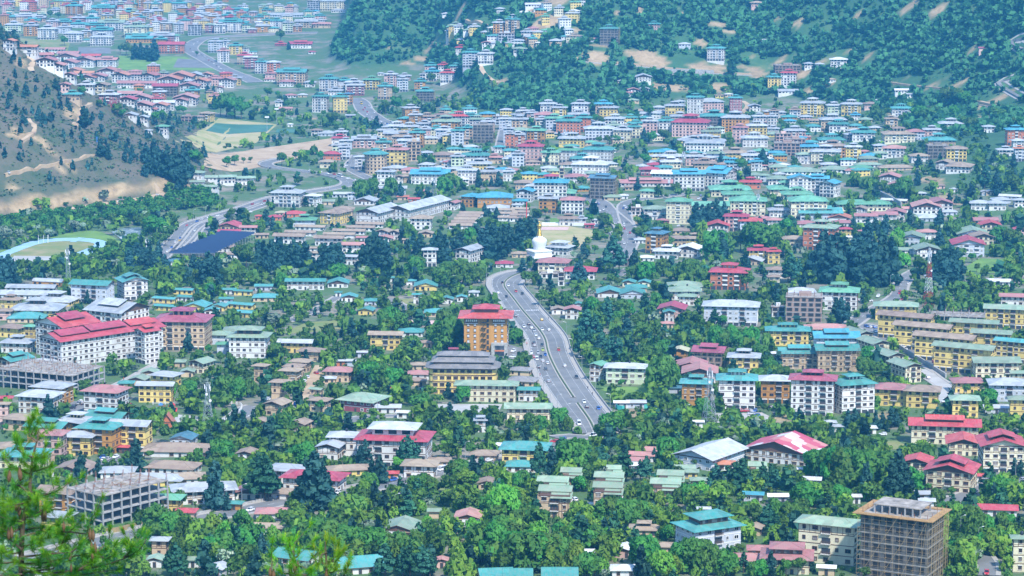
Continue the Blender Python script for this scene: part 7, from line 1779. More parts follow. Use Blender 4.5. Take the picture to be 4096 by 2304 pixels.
for x, y, z, b_, r1, r2 in zip(X, Y, Z, base, rg.random(n), rg.random(n)):
    u_ = y - (1952 + 1.35 * (x + 403)); up = z - b_
    if up < 1.0 or -2 < u_ < 27: continue
    i, j = int((x - GX0) / GC), int((y - GY0) / GC)
    if 0 <= i < 800 and 0 <= j < 1500 and occ[i, j] == 1: continue
    if u_ < 0: items.append((x, y, z, 3 + 4 * r1, 'd' if r2 < .3 else 'B', 1.3))
    elif r2 < 0.022: items.append((x, y, z, 5 + 5 * r1, 'C', 1.0))
    elif r2 < 0.62 * (0.5 + 0.6 * (lump(x, y, 34, 0.2, 1.1) > 0)): items.append((x, y, z - .2, 1.3 + 2.0 * r1 ** 2, 'd', 1.7))
def scrub_units(kd, y): return unit('C', 40, 2.0) if kd == 'C' else unit('B', 26, 2.4) if kd == 'B' else unit('S', 9, 2.8)
mass('scrub', items, 'dry grey-green scrub on the bare spur', scrub_units, ['leaf_scrub', 'leaf_dark', 'leaf_mid'])
print('TRIS', [(o.name, len(o.data.polygons) * 2) for o in bpy.data.objects if o.name in ('greenery', 'forest', 'scrub')])
print('FILL', len(FILL), 'TREES', len(T_LIST), cnt)

# ------------------------------------------------------------------ vehicles
PAINT = dict(w=(0.80, 0.81, 0.82), s=(0.45, 0.47, 0.50), d=(0.035, 0.04, 0.055), r=(0.50, 0.02, 0.03), b=(0.04, 0.12, 0.42), y=(0.75, 0.50, 0.05), g=(0.45, 0.55, 0.10))
PNAME = dict(w='white', s='silver', d='dark grey', r='red', b='blue', y='yellow', g='lime green', t='red and yellow')
for k_, c_ in PAINT.items():
    m, nt, b = new_mat('paint_' + k_); b.inputs['Base Color'].default_value = (*c_, 1); b.inputs['Roughness'].default_value = 0.3; b.inputs['Coat Weight'].default_value = 0.4
plain('tyre', (0.02, 0.02, 0.02), 0.9); plain('lamp_red', (0.5, 0.02, 0.02), 0.3)


def car_meshes(form, p, roofp=None):
    """body shaped as cross-sections along the length, glasshouse, wheels and lamps; nose towards +Y"""
    L, Wd, prof, cab = dict(
        hatch=(3.9, 1.66, [(-1.95, .42, .80), (-1.7, .30, .92), (0.7, .28, .95), (1.5, .28, .86), (1.95, .36, .66)], [(-1.75, .93), (-1.45, 1.45), (0.1, 1.48), (0.95, .94)]),
        suv=(4.7, 1.86, [(-2.35, .50, 1.0), (-2.1, .36, 1.08), (0.9, .34, 1.10), (1.9, .34, 1.02), (2.35, .42, .80)], [(-2.2, 1.08), (-2.0, 1.78), (0.1, 1.80), (1.0, 1.10)]),
        van=(4.9, 1.9, [(-2.45, .40, 1.1), (-2.3, .32, 1.16), (1.6, .32, 1.16), (2.2, .34, 1.0), (2.45, .4, .8)], [(-2.4, 1.16), (-2.3, 2.0), (1.2, 2.02), (2.0, 1.12)]),
        bus=(8.5, 2.4, [(-4.25, .5, 1.4), (-4.1, .4, 1.45), (4.0, .4, 1.45), (4.25, .5, 1.3)], [(-4.2, 1.45), (-4.1, 2.8), (3.9, 2.8), (4.2, 1.4)]))[form]
    mb = MB(); pm = 'paint_' + p; k = mb.mi(pm)
    secs = []
    for y, z0, z1 in prof:
        hw = Wd / 2 * (0.93 if y in (prof[0][0], prof[-1][0]) else 1)
        secs.append([(-hw, y, z0), (hw, y, z0), (hw, y, (z0 + z1) / 2 + .08), (hw * .93, y, z1), (-hw * .93, y, z1), (-hw, y, (z0 + z1) / 2 + .08)])
    k0 = len(mb.v)
    for s_ in secs: mb.v += s_
    for a in range(len(secs) - 1):
        for i in range(6):
            j = (i + 1) % 6; mb.f.append((k0 + a * 6 + i, k0 + a * 6 + j, k0 + a * 6 + 6 + j, k0 + a * 6 + 6 + i)[::-1]); mb.m.append(k)
    mb.f.append(tuple(k0 + i for i in range(6))); mb.m.append(k); mb.f.append(tuple(k0 + (len(secs) - 1) * 6 + i for i in reversed(range(6)))); mb.m.append(k)
    (y0, z0), (y1, z1), (y2, z2), (y3, z3) = cab
    a, c = Wd / 2 * .93, Wd / 2 * .78
    rp = 'paint_' + (roofp or p)
    mb.hexa([(-c, y1, z1 - .05), (c, y1, z1 - .05), (c, y2, z2 - .05), (-c, y2, z2 - .05), (-c, y1, z1), (c, y1, z1), (c, y2, z2), (-c, y2, z2)], rp)
    for sx in (-1, 1):
        for (ya, za), (yb, zb_) in (((y0, z0), (y1, z1)), ((y3, z3), (y2, z2)), (((y0 + y3) / 2, z0), ((y1 + y2) / 2, z1))):
            mb.bar((sx * a, ya, za), (sx * c, yb, zb_), .09, pm)
    body = mb.mesh('body')
    mb = MB()
    q = [(-a * .97, y0, z0), (a * .97, y0, z0), (a * .97, y3, z3), (-a * .97, y3, z3), (-c * .97, y1, z1 - .06), (c * .97, y1, z1 - .06), (c * .97, y2, z2 - .06), (-c * .97, y2, z2 - .06)]
    mb.hexa(q, 'glass'); gl = mb.mesh('window_glass')
    mb = MB(); r = .32 if form != 'bus' else .45
    for i in range(10):
        t0, t1 = 2 * math.pi * i / 10, 2 * math.pi * (i + 1) / 10
        mb.poly([(-.11, r * math.cos(t0), r * math.sin(t0)), (-.11, r * math.cos(t1), r * math.sin(t1)), (.11, r * math.cos(t1), r * math.sin(t1)), (.11, r * math.cos(t0), r * math.sin(t0))], 'tyre')
    for sx in (-.11, .11): mb.poly([(sx, r * math.cos(2 * math.pi * i / 10), r * math.sin(2 * math.pi * i / 10)) for i in range(10)], 'tyre')
    for sx in (-.115, .115): mb.poly([(sx, r * .6 * math.cos(2 * math.pi * i / 8), r * .6 * math.sin(2 * math.pi * i / 8)) for i in range(8)], 'steel')
    wh = mb.mesh('wheel')
    hl = MB(); hl.box(-.17, .17, -.04, .05, -.08, .08, 'chalk'); tl = MB(); tl.box(-.14, .14, -.05, .04, -.1, .1, 'lamp_red')
    return body, gl, wh, hl.mesh('headlight'), tl.mesh('tail_light'), L, Wd, prof


CARM = {}
def road_dir(x, y):
    best = (1e9, 0)
    for P, w in _RP:
        d = np.hypot(P[:, 0] - x, P[:, 1] - y); i = int(np.argmin(d))
        if d[i] < best[0]:
            a, c = P[max(i - 1, 0)], P[min(i + 1, len(P) - 1)]; best = (d[i], math.atan2(c[1] - a[1], c[0] - a[0]) - math.pi / 2, w)
    return best


CARS = []
def cars(t, text, where):
    for e in text.split(';'):
        f = e.split()
        if len(f) < 3: continue
        x, y, c = float(f[0]), float(f[1]), f[2]; form = f[3] if len(f) > 3 else 'hatch'
        C = hit(*TP(t, x, y + 6)); d, a, w = road_dir(C.x, C.y)
        rg_ = random.Random(int(x * 7 + y * 3))
        if d > w: a = rg_.choice([R(80), R(-10), R(160), R(30)])
        elif rg_.random() < .5: a += math.pi
        key = (form, c)
        if key not in CARM: CARM[key] = car_meshes(form, 'r' if c == 't' else c, 'y' if c == 't' else None)
        body, gl, wh, hl, tl, L, Wd, prof = CARM[key]
        up = 0.30 if d < w else 0.16
        root = empty({'hatch': 'car', 'suv': 'car', 'van': 'van', 'bus': 'bus'}[form], (C.x, C.y, C.z + up), a)
        link('body', body, root); link('window_glass', gl, root)
        for sx in (-1, 1):
            for yy in (-L * .31, L * .31): link('wheel', wh, root, (sx * (Wd / 2 - .1), yy, .32))
            link('headlight', hl, root, (sx * Wd * .34, L / 2 - .02, prof[-1][2] * .82)); link('tail_light', tl, root, (sx * Wd * .38, -L / 2 + .02, prof[0][2] * .85))
        kindw = {'hatch': 'car', 'suv': 'tall car', 'van': 'van', 'bus': 'bus'}[form]
        LATE.append((root, '%s %s %s' % (PNAME[c], kindw, where), {'suv': 'car', 'hatch': 'car'}.get(form, form), proj((C.x, C.y, C.z + 1)), False))
        root['group'] = 'vehicles on the streets'
        CARS.append(root)


DC = 'driving on the dual carriageway'
cars(22, '40 38 t; 105 65 d; 35 290 d; 170 370 d; 120 395 w; 195 408 w; 222 436 s; 240 480 w; 270 515 w; 297 325 y; 305 425 w; 370 428 w; 220 560 d; 228 585 s; 302 582 d; 310 630 g; 470 630 t; 195 660 w; 262 660 s; 335 680 b; 215 700 r; 290 700 d; 250 722 w van; 310 740 w; 358 765 w; 530 790 w; 265 805 d; 340 823 d; 368 945 s; 650 905 d; 725 1155 w; 752 1205 d; 870 1222 b; 885 1375 d; 892 1415 t; 675 1375 w van', DC)
cars(12, '2437 55 w; 2520 95 d; 2540 -20 w; 2480 -50 d', DC)
cars(21, '885 675 w; 918 660 w; 945 637 d; 983 730 r; 975 765 d; 1003 785 w; 1037 803 w; 1068 795 s; 1080 830 r; 1100 845 r; 1128 825 w; 1125 800 w; 1132 857 r; 1187 897 r; 1093 960 d; 1130 1003 w; 840 590 w; 820 610 r; 870 605 b; 800 630 w; 760 655 b', 'on the street climbing past the stupa')
cars(21, '1100 592 w; 1130 625 w; 1145 640 w; 1120 650 b; 1160 650 s; 1270 520 w; 1255 555 w; 1390 780 r; 1900 520 b; 1930 540 w; 1880 550 w; 360 1335 w; 398 1332 w; 935 1362 d; 570 1405 b; 1675 825 w; 1715 830 d', 'parked among the offices')
cars(1, '1880 822 r; 1982 782 b; 2030 759 w; 2100 742 w; 2135 759 r; 2190 722 w; 2080 797 w; 1960 877 w; 1813 952 b; 1808 974 y; 1763 992 w; 1728 1047 b; 1683 1082 w; 1772 1079 w; 2540 607 r; 2515 685 w', 'on the riverside expressway')
cars(1, '1840 547 w suv; 1960 560 w; 2050 527 b; 2080 527 b; 2105 527 d; 1207 582 w suv; 1586 514 w; 265 710 w suv; 85 294 w van', 'on the dusty road round the bare spur')
cars(11, '848 328 w bus; 927 347 w; 992 362 w; 787 307 r; 648 285 w; 905 217 w; 922 192 d; 65 609 w; 85 577 r; 145 242 d; 720 300 w; 545 272 w', 'on the curving highway')
cars(10, '1080 1107 r; 1060 1042 y bus; 1120 1127 r; 1115 1152 w; 1160 1182 w; 1185 1197 w; 1210 1187 w van; 1260 1227 w; 1295 1242 w; 1320 1247 b; 1190 1132 w; 1095 1085 r; 1135 1062 w; 1160 1087 w; 1365 1242 w bus; 1130 1140 s; 1230 1205 d', 'in the upper avenue queue')
cars(0, '2000 545 w; 2060 565 w; 2100 605 r; 2150 640 w; 2180 660 d; 2220 692 w; 2250 722 w; 1940 520 w; 1915 490 d; 1990 420 w; 1950 445 w; 2080 590 s; 2130 620 d; 2280 735 w; 2320 745 w; 2030 550 d; 2200 675 w', 'on the far avenue bend')
cars(32, '990 392 b; 1025 397 w; 1072 402 b; 1080 442 w; 1265 520 w suv; 1292 587 w; 1270 577 d; 1380 622 w suv; 1600 707 d; 1640 714 d; 1678 722 r; 1672 754 r; 1790 807 d; 1770 1147 w; 1838 1127 w; 1610 912 s; 2310 662 s; 2290 637 r', 'parked along the yellow blocks')
cars(32, '1325 57 r van; 1345 117 r; 1108 87 w suv; 1025 132 w; 900 122 w; 930 125 w; 675 317 d', 'near the winding street')
cars(22, '2233 1237 b; 2293 1240 r; 2350 1242 r; 2392 1242 s; 2447 1242 b; 2408 1272 s; 2460 1292 b; 2198 1342 d; 2430 1347 r; 2478 1342 b; 2532 1352 w', 'parked before the teal-roofed white block')
cars(32, '20 1205 d; 55 1207 w; 85 1274 d', 'on the sandy lot')
cars(12, '605 862 r; 515 902 w; 490 942 w; 108 1124 w; 395 1177 b; 370 1222 w suv; 525 1217 r; 540 1192 b; 725 1307 w suv; 1137 999 w suv; 1407 1102 r; 1422 1050 s; 1677 1017 b; 385 1240 b', 'among the tan cottages')
cars(22, '15 639 w suv; 112 654 d; 10 697 w', 'under the hotel porch')
cars(13, '2347 294 w; 2408 362 w suv; 2180 340 d; 1430 472 s suv; 1378 492 b; 820 622 w; 1940 567 w; 1870 387 w van', 'on the lower street')
cars(23, '870 24 s; 825 47 w van; 523 82 b; 527 120 b; 485 142 b; 430 102 r; 625 687 w', 'near the foot of the carriageway')
cars(33, '2075 622 w; 2360 387 w; 2180 412 s; 2215 452 w suv; 2400 1367 w; 2435 1392 s; 2200 1432 r; 2495 1282 w suv; 2550 487 s; 1155 30 w', 'by the red-roofed offices')
cars(2, '1300 1187 r; 1265 1207 b; 1315 1217 w; 810 1147 w; 790 1167 s; 750 1187 d; 725 1212 d; 2545 1292 w; 820 1170 d; 2100 130 d van; 2150 150 d', 'near the pink-roofed white block')
cars(3, '1045 282 w; 1090 277 s; 1165 257 w; 1035 262 b; 2515 797 w', 'in the small car park')
cars(31, '1455 1337 r; 1410 1407 w; 1580 1302 w van; 1195 464 w; 1130 482 b; 990 387 d', 'on the eastern lanes')


# ------------------------------------------------------------------ street lamps
lm = MB(); lm.bar((0, 0, 0), (0, 0, 8.2), .24, 'steel', .14, 6); LP = lm.mesh('pole')
lm = MB(); lm.bar((0, 0, 8.2), (1.6, 0, 8.7), .12, 'steel', .09, 5); LA = lm.mesh('arm')
lm = MB(); lm.box(1.3, 2.1, -.14, .14, 8.62, 8.78, 'chalk'); LH = lm.mesh('lamp_head')
def lamp(x, y, a, where, z=None):
    root = empty('street_lamp', (x, y, gz(x, y) + .3 if z is None else z), a)
    link('pole', LP, root); link('arm', LA, root); link('lamp_head', LH, root)
    LATE.append((root, 'grey street lamp %s' % where, 'street lamp', proj((x, y, gz(x, y) + 6)), False)); root['group'] = 'street lamps'
for i in range(3, NM - 4, 5):
    for P_, N_, s_, w_ in ((off(eR, nR, 3.6), nR, -1, 'on the far pavement of the dual carriageway'), (off(eL, nL, -2.6), nL, 1, 'on the near pavement of the dual carriageway')):
        if s_ == 1 and i % 2: continue
        p = P_[i]; n_ = N_[i] * s_; lamp(p.x, p.y, math.atan2(n_.y, n_.x), w_)
for t_, x_, y_, w_ in ((1, 1945, 770, 'on the riverside expressway'), (1, 2070, 730, 'on the riverside expressway'), (1, 2200, 695, 'on the riverside expressway'), (1, 1160, 1230, 'before the running track'), (1, 915, 1270, 'before the running track'), (1, 1370, 1180, 'before the running track'), (11, 535, 275, 'on the curving highway'), (11, 740, 470, 'on the curving highway'),
                       (1, 250, 1390, 'by the silver shed'), (10, 1250, 1200, 'in the upper avenue queue'), (10, 1310, 1230, 'in the upper avenue queue'), (13, 1400, 850, 'in the willow gardens'), (13, 2105, 300, 'on the lower street'), (31, 1400, 1330, 'on the winding street'), (31, 1230, 1449, 'on the winding street'), (33, 2115, 1200, 'in the corner lane'), (33, 1935, 1080, 'in the corner lane'), (33, 2490, 470, 'by the red-roofed offices'), (12, 1635, 240, 'in the park'), (12, 1225, 1270, 'by the maroon hall'), (3, 2435, 750, 'on the lower street'), (3, 1945, 830, 'on the lower street'), (22, 1750, 1360, 'by the sandy lot')):
    C = hit(*TP(t_, x_, y_)); lamp(C.x, C.y, R(20), w_)


# ------------------------------------------------------------------ prayer flags and flag poles
for t_, x_, y0_, y1_, c_, nm_, w_ in ((13, 2488, 705, 880, 'chalk', 'white', 'in the willow gardens'), (13, 2565, 690, 905, 'yellow_paint', 'yellow', 'in the willow gardens'), (23, 65, 695, 780, 'blue_paint', 'blue', 'below the green villas'), (23, 172, 700, 770, 'red_paint', 'red', 'below the green villas'), (23, 1003, 325, 430, 'red_paint', 'red', 'between the green villas'), (23, 524, 700, 790, 'red_paint', 'red', 'before the timbered villa'),
                                      (13, 2220, 690, 740, 'red_paint', 'red', 'behind the faded pink roof'), (13, 1612, 760, 840, 'chalk', 'white', 'among the willows'), (21, 142, 570, 800, 'red_paint', 'red', 'behind the stupa'), (12, 1350, 990, 1080, 'red_paint', 'red', 'behind the maroon hall'), (12, 1398, 1000, 1080, 'chalk', 'white', 'behind the maroon hall'), (0, 972, 1370, 1449, 'blue_paint', 'blue', 'on the bare spur')):
    C = hit(*TP(t_, x_, y1_)); h = (y1_ - y0_) * ZF / pxm(C)
    root = empty('flag_pole', C); mb = MB(); mb.bar((0, 0, 0), (0, 0, h), .14, 'timber', .08, 5); mb.build('pole', root)
    mb = MB(); k = 8
    for i in range(k):
        za, zb_ = h * (.25 + .7 * i / k), h * (.25 + .7 * (i + 1) / k); wa, wb = .18 * math.sin(i * 1.1), .18 * math.sin((i + 1) * 1.1)
        mb.hexa([(.06, -.02, za), (.75, wa - .02, za), (.75, wa + .02, za), (.06, .02, za), (.06, -.02, zb_), (.75, wb - .02, zb_), (.75, wb + .02, zb_), (.06, .02, zb_)], c_)
    mb.build('flag', root)
    LATE.append((root, 'tall pole with a long %s prayer flag %s' % (nm_, w_), 'flag pole', proj((C.x, C.y, C.z + h / 2)), False))

# playground climbing frame and white park fence
C = hit(*TP(2, 1680, 1245)); root = empty('climbing_frame', C)
mb = MB()
for dx in (-3, 0, 3): mb.box(dx - 1, dx + 1, -1, 1, 2.0, 2.15, 'yellow_paint')
for dx in (-4, -2, -1, 1, 2, 4):
    for dy in (-1, 1): mb.bar((dx, dy, 0), (dx, dy, 3.4), .16, 'red_paint')
mb.build('platform', root)
for dx, c_ in ((-3, 'blue_paint'), (3, 'red_paint')):
    mb = MB(); mb.lathe([(1.5, 3.4), (1.5, 3.5), (.1, 4.6)], c_, 4, c=(dx, 0, 0), rot=R(45)); mb.build('roof', root)
for dx, c_ in ((-4.6, 'netting'), (1.0, 'blue_paint'), (4.8, 'red_paint')):
    mb = MB(); mb.hexa([(dx - .5, -4.6, .2), (dx + .5, -4.6, .2), (dx + .5, -1, 2.0), (dx - .5, -1, 2.0), (dx - .5, -4.6, .35), (dx + .5, -4.6, .35), (dx + .5, -1, 2.2), (dx - .5, -1, 2.2)], c_); mb.build('slide', root)
LATE.append((root, 'red, yellow and blue climbing frame with slides in the park', 'climbing frame', proj(C), True))
P = resample(pix_path([(2, 1540, 1175), (2, 1900, 1172), (2, 2250, 1170), (2, 2440, 1175), (2, 2430, 1240), (2, 2300, 1320), (2, 2150, 1400)]), 3.0)
root = empty('fence', (P[0].x, P[0].y, gz(*P[0]))); o_ = root.location.copy(); o_ = Vector((P[0].x, P[0].y, gz(*P[0])))
pm_ = MB(); pm_.box(-.14, .14, -.14, .14, -.2, 1.5, 'chalk'); pm_.box(-.2, .2, -.2, .2, 1.5, 1.62, 'chalk'); pme = pm_.mesh('post')
for p in P: link('post', pme, root, Vector((p.x, p.y, gz(*p))) - o_)
for h_ in (.55, 1.15):
    mb = MB()
    for a, c in zip(P[:-1], P[1:]): mb.bar(Vector((a.x, a.y, gz(*a) + h_)) - o_, Vector((c.x, c.y, gz(*c) + h_)) - o_, .12, 'chalk')
    mb.build('rail', root)
LATE.append((root, 'white post and rail fence curving round the park', 'fence', proj(o_), True))
# bamboo hoarding of the street frame, stepped stone terraces below the stupa street, white wall of the temple
def wall_thing(pts, h, mat, label, nm='wall', th=.3, z0=0.0):
    P = resample(pix_path(pts), 4.0); mb = MB()
    for a, c in zip(P[:-1], P[1:]):
        d = (c - a).normalized(); n_ = Vector((d.y, -d.x)) * th / 2
        q = [(v.x, v.y) for v in (a - n_, a + n_, c + n_, c - n_)]
        zz = [gz(*a), gz(*a), gz(*c), gz(*c)]
        mb.hexa([(x, y, z + z0 - .8) for (x, y), z in zip(q, zz)] + [(x, y, z + z0 + h) for (x, y), z in zip(q, zz)], mat)
    o = mb.build(nm); LATE.append((o, label, nm.replace('_', ' '), proj((P[0].x, P[0].y, gz(*P[0]))), True)); return o
wall_thing([(3, 1010, 1010), (3, 1105, 1035), (3, 1300, 985), (3, 1460, 945)], 2.2, 'bamboo', 'woven bamboo hoarding along the foot of the concrete frame', 'hoarding')
for i in range(6): wall_thing([(21, 935 + 12 * i, 850 + 14 * i), (21, 1000 + 12 * i, 905 + 10 * i), (21, 1075 + 8 * i, 930 + 8 * i)], 1.6 - .1 * i, 'stone', '%s stone terrace step below the stupa street' % ['top', 'second', 'third', 'fourth', 'fifth', 'lowest'][i], 'terrace_wall', 1.5)
wall_thing([(21, 300, 822), (21, 500, 820), (21, 720, 825), (21, 860, 830)], 2.6, 'chalk', 'long white wall behind the basketball court', 'boundary_wall', .5)
wall_thing([(21, 430, 1165), (21, 560, 1150), (21, 690, 1138)], 2.4, 'stone', 'grey stone wall to the side of the stupa', 'boundary_wall', .5)
wall_thing([(31, 1040, 500), (31, 1200, 560), (31, 1340, 640)], 5.0, 'stone', 'grey retaining wall under the long white shed', 'retaining_wall', 1.0)
wall_thing([(22, 2080, 1395), (22, 2400, 1405), (32, 60, 1415)], 1.6, 'stone', 'low stone wall below the sandy car park', 'boundary_wall', .5)
wall_thing([(32, 1200, 520), (32, 1400, 665), (32, 1600, 780), (32, 1790, 905)], 2.4, 'stone', 'retaining wall beside the yellow blocks', 'retaining_wall', .8)
wall_thing([(20, 1570, 760), (20, 1800, 765), (20, 2030, 775)], 8.0, 'stone', 'tall grey retaining wall on the cut hillside', 'retaining_wall', 1.2)
for pts_, lb_ in (([(22, 1040, 1190), (22, 1060, 1240), (22, 1130, 1235)], 'left strip of teal netting round the builders huts'), ([(22, 1330, 1225), (22, 1480, 1215)], 'middle strip of teal netting before the builders huts'), ([(22, 1510, 1320), (22, 1620, 1300)], 'right strip of teal netting near the builders huts')):
    wall_thing(pts_, 2.6, 'netting', lb_, 'netting_fence', .15)

# ------------------------------------------------------------------ people: one skinned figure, reused
def person_meshes():
    me = bpy.data.meshes.new('p'); V = [(0, 0, .92), (0, 0, 1.2), (0, 0, 1.42), (0, 0, 1.52), (0, .02, 1.66), (.19, 0, 1.4), (.24, .02, 1.12), (.22, .1, .88), (-.19, 0, 1.4), (-.24, -.03, 1.12), (-.22, .03, .86), (.1, 0, .88), (.11, .06, .48), (.11, .0, .06), (.11, .12, .03), (-.1, 0, .88), (-.11, -.04, .48), (-.11, -.14, .06), (-.11, -.02, .03)]
    E_ = [(0, 1), (1, 2), (2, 3), (3, 4), (2, 5), (5, 6), (6, 7), (2, 8), (8, 9), (9, 10), (0, 11), (11, 12), (12, 13), (13, 14), (0, 15), (15, 16), (16, 17), (17, 18)]
    me.from_pydata(V, E_, [])
    o = bpy.data.objects.new('p', me); COL.objects.link(o)
    o.modifiers.new('s', 'SKIN'); 
    rad = [.15, .14, .16, .06, .105, .07, .05, .04, .07, .05, .04, .1, .07, .05, .05, .1, .07, .05, .05]
    for i, r in enumerate(rad): me.skin_vertices[0].data[i].radius = (r, r * .8 if i < 3 else r)
    me.skin_vertices[0].data[0].use_root = True
    sd = o.modifiers.new('d', 'SUBSURF'); sd.levels = 1
    dg = bpy.context.evaluated_depsgraph_get(); ev = o.evaluated_get(dg)
    base = bpy.data.meshes.new_from_object(ev)
    bpy.data.objects.remove(o)
    out = {}
    plain('skin', (0.35, 0.2, 0.13)); plain('hair', (0.015, 0.012, 0.01)); plain('trousers', (0.03, 0.035, 0.06))
    for nm, c in (('red', 'red_paint'), ('dark', 'tank_black'), ('white', 'chalk'), ('blue', 'blue_paint')):
        m_ = base.copy(); m_.materials.clear()
        for q in (c, 'trousers', 'skin', 'hair'): m_.materials.append(MATS[q])
        for p in m_.polygons:
            z = p.center.z; p.use_smooth = True
            p.material_index = 1 if z < .86 else (3 if z > 1.68 or (z > 1.56 and p.center.y < 0) else 2 if z > 1.47 else 0)
        m_.name = 'person'; out[nm] = m_
    return out
PM = person_meshes()
for t_, x_, y_, c_, w_ in ((22, 230, 180, 'dark', 'far pavement of the dual carriageway'), (22, 250, 195, 'white', 'far pavement of the dual carriageway'), (22, 268, 205, 'dark', 'far pavement of the dual carriageway'), (22, 365, 322, 'dark', 'far pavement of the dual carriageway'), (22, 150, 580, 'red', 'near pavement of the dual carriageway'), (22, 282, 895, 'red', 'near pavement of the dual carriageway'), (22, 322, 958, 'dark', 'near pavement of the dual carriageway'),
                           (22, 763, 1025, 'dark', 'far pavement of the dual carriageway'), (22, 808, 1085, 'dark', 'far pavement of the dual carriageway'), (22, 898, 1225, 'blue', 'far pavement of the dual carriageway'), (12, 2385, 80, 'dark', 'near pavement of the dual carriageway'), (3, 1243, 1010, 'red', 'street before the concrete frame'), (3, 1970, 775, 'dark', 'lower street'), (3, 2085, 780, 'blue', 'lower street'), (13, 212, 690, 'blue', 'lower street'), (13, 790, 580, 'red', 'lower street'), (2, 1245, 935, 'red', 'sloping lane by the construction site'), (12, 512, 995, 'dark', 'dirt lane of the tan cottages')):
    C = hit(*TP(t_, x_, y_)); o = link('person', PM[c_], None, (C.x, C.y, C.z + .42), rnd.uniform(0, 6.28))
    LATE.append((o, 'person in %s top walking on the %s' % (c_, w_), 'person', proj((C.x, C.y, C.z + 1)), False)); o['group'] = 'people on foot'

# ------------------------------------------------------------------ blue pines on the slope just below the camera
def at_dist(u, v, d):
    dy = CT * F4 - ST * (v - 1152); dz = -ST * F4 - CT * (v - 1152)
    return Vector(((u - 2048) * d / dy, d, CAM_H + d * dz / dy))


def pine(name, trunk, branches, dist, label, seed, tufts_dark, tufts_new, cones):
    """trunk: pixel polyline (tile 3/13 notes); branches: pixel polylines from the stem; tufts every few centimetres along them"""
    rr = random.Random(seed); rg_ = np.random.default_rng(seed)
    tr = [at_dist(*TP(*p), dist) for p in trunk]
    base = Vector((tr[-1].x, dist, gz(tr[-1].x, dist)))
    root = empty(name, base)
    mb = MB(); pts = tr + [base - Vector((0, 0, .5))]
    for i, (a, b_) in enumerate(zip(pts[:-1], pts[1:])): mb.bar(a - base, b_ - base, .010 + .013 * i, 'bark', .010 + .013 * (i + 1) if i < len(pts) - 2 else .26, 7)
    mb.build('trunk', root)
    TIPS = []
    for br in branches:
        P = [at_dist(*TP(*p), dist + rr.uniform(-.15, .15)) for p in br]
        dep = rr.uniform(-.5, .5)
        P = [p + Vector((0, dep * i / max(1, len(P) - 1), 0)) for i, p in enumerate(P)]
        mb = MB(); n_ = len(P) - 1
        for i, (a, b_) in enumerate(zip(P[:-1], P[1:])): mb.bar(a - base, b_ - base, .030 * (1 - i / n_) + .008, 'bark', .030 * (1 - (i + 1) / n_) + .008, 5)
        mb.build('branch', root)
        for a, b_ in zip(P[:-1], P[1:]):
            L = (b_ - a).length; k = max(1, int(L / (.055 if tufts_new < .9 else .11)))
            for i in range(k): TIPS.append((a.lerp(b_, (i + rr.random()) / k) + Vector((rr.uniform(-.06, .06), rr.uniform(-.12, .12), rr.uniform(-.05, .06))), (b_ - a).normalized(), 0))
        TIPS.append((P[-1], (P[-1] - P[-2]).normalized(), 1))
        for sd in range(3 if tufts_new < .9 else 1):                                    # side twigs
            f = rr.uniform(.3, .9); i = min(int(f * n_), n_ - 1); q = P[i].lerp(P[i + 1], rr.random())
            tip = q + Vector((rr.uniform(-.25, .25), rr.uniform(-.3, .3), rr.uniform(.02, .28))); TIPS.append((tip, (tip - q).normalized(), 1)); TIPS.append((q.lerp(tip, .5), (tip - q).normalized(), 0))
            mb = MB(); mb.bar(q - base, tip - base, .012, 'bark', .006, 4); mb.build('twig', root)
    Vs, Vn = [], []
    def tuft(c, d, n, L, acc, spread):
        q = rg_.normal(size=(n, 3)); q /= np.linalg.norm(q, axis=1)[:, None]
        dirs = np.array(d) * 1.0 + q * spread; dirs[:, 2] -= .25; dirs /= np.linalg.norm(dirs, axis=1)[:, None]
        side = np.cross(dirs, q); side /= np.linalg.norm(side, axis=1)[:, None] + 1e-9
        c0 = np.array(c - base) + q * .012 + np.array(d) * rg_.uniform(-.05, .05, (n, 1))
        ln = L * rg_.uniform(.7, 1.15, (n, 1))
        acc.append(np.stack([c0 - side * .0026, c0 + side * .0026, c0 + dirs * ln], 1))
    dk, mid, new = [], [], []
    for c, d, tip in TIPS:
        tuft(c, d, (38 if not tip else 64) if tufts_new < .9 else (22 if not tip else 45), .13, mid if rr.random() < tufts_new else dk, .85)
        if tip:
            up = (d + Vector((0, 0, 1.2))).normalized(); tuft(c, up, 40, .11, mid, .5)
            for k in range(3):                                  # pale new candles
                e = (up + Vector((rr.uniform(-.5, .5), rr.uniform(-.5, .5), 0))).normalized(); Lc = rr.uniform(.04, .13)
                for w in range(6): tuft(c + e * Lc * w / 6, e, 3, .05, new, .25)
    for acc, m_, nm in ((dk, 'needle_dark', 'old_needles'), (mid, 'needle', 'needles'), (new, 'needle_new', 'candles')):
        if not acc: continue
        V = np.concatenate(acc); me = arrays_mesh(nm, V.reshape(-1, 3), np.arange(V.shape[0] * 3).reshape(-1, 3), m_)
        o = link(nm, me, root); o['kind'] = 'stuff'
    mb = MB(); k = 0
    pr = [(.004, 0)]
    for i in range(9): f = i / 8; r = .026 * math.sin(math.pi * (.12 + .8 * f)); pr += [(r * 1.12, -.02 - .15 * f), (r * .88, -.032 - .15 * f)]
    mb.lathe([(r, z) for r, z in pr], 'cone', 9); cme = mb.mesh('cone', True)
    for p in cones:
        q = at_dist(*TP(*p), dist - .15) - base; s_ = rr.uniform(.8, 1.25); link('cone', cme, root, q, 0, (s_, s_, s_))
    FOOT.append((base.x, base.y, 2, 2, 2, 0))
    LATE.append((root, label, 'pine tree', proj(tr[0]), True))


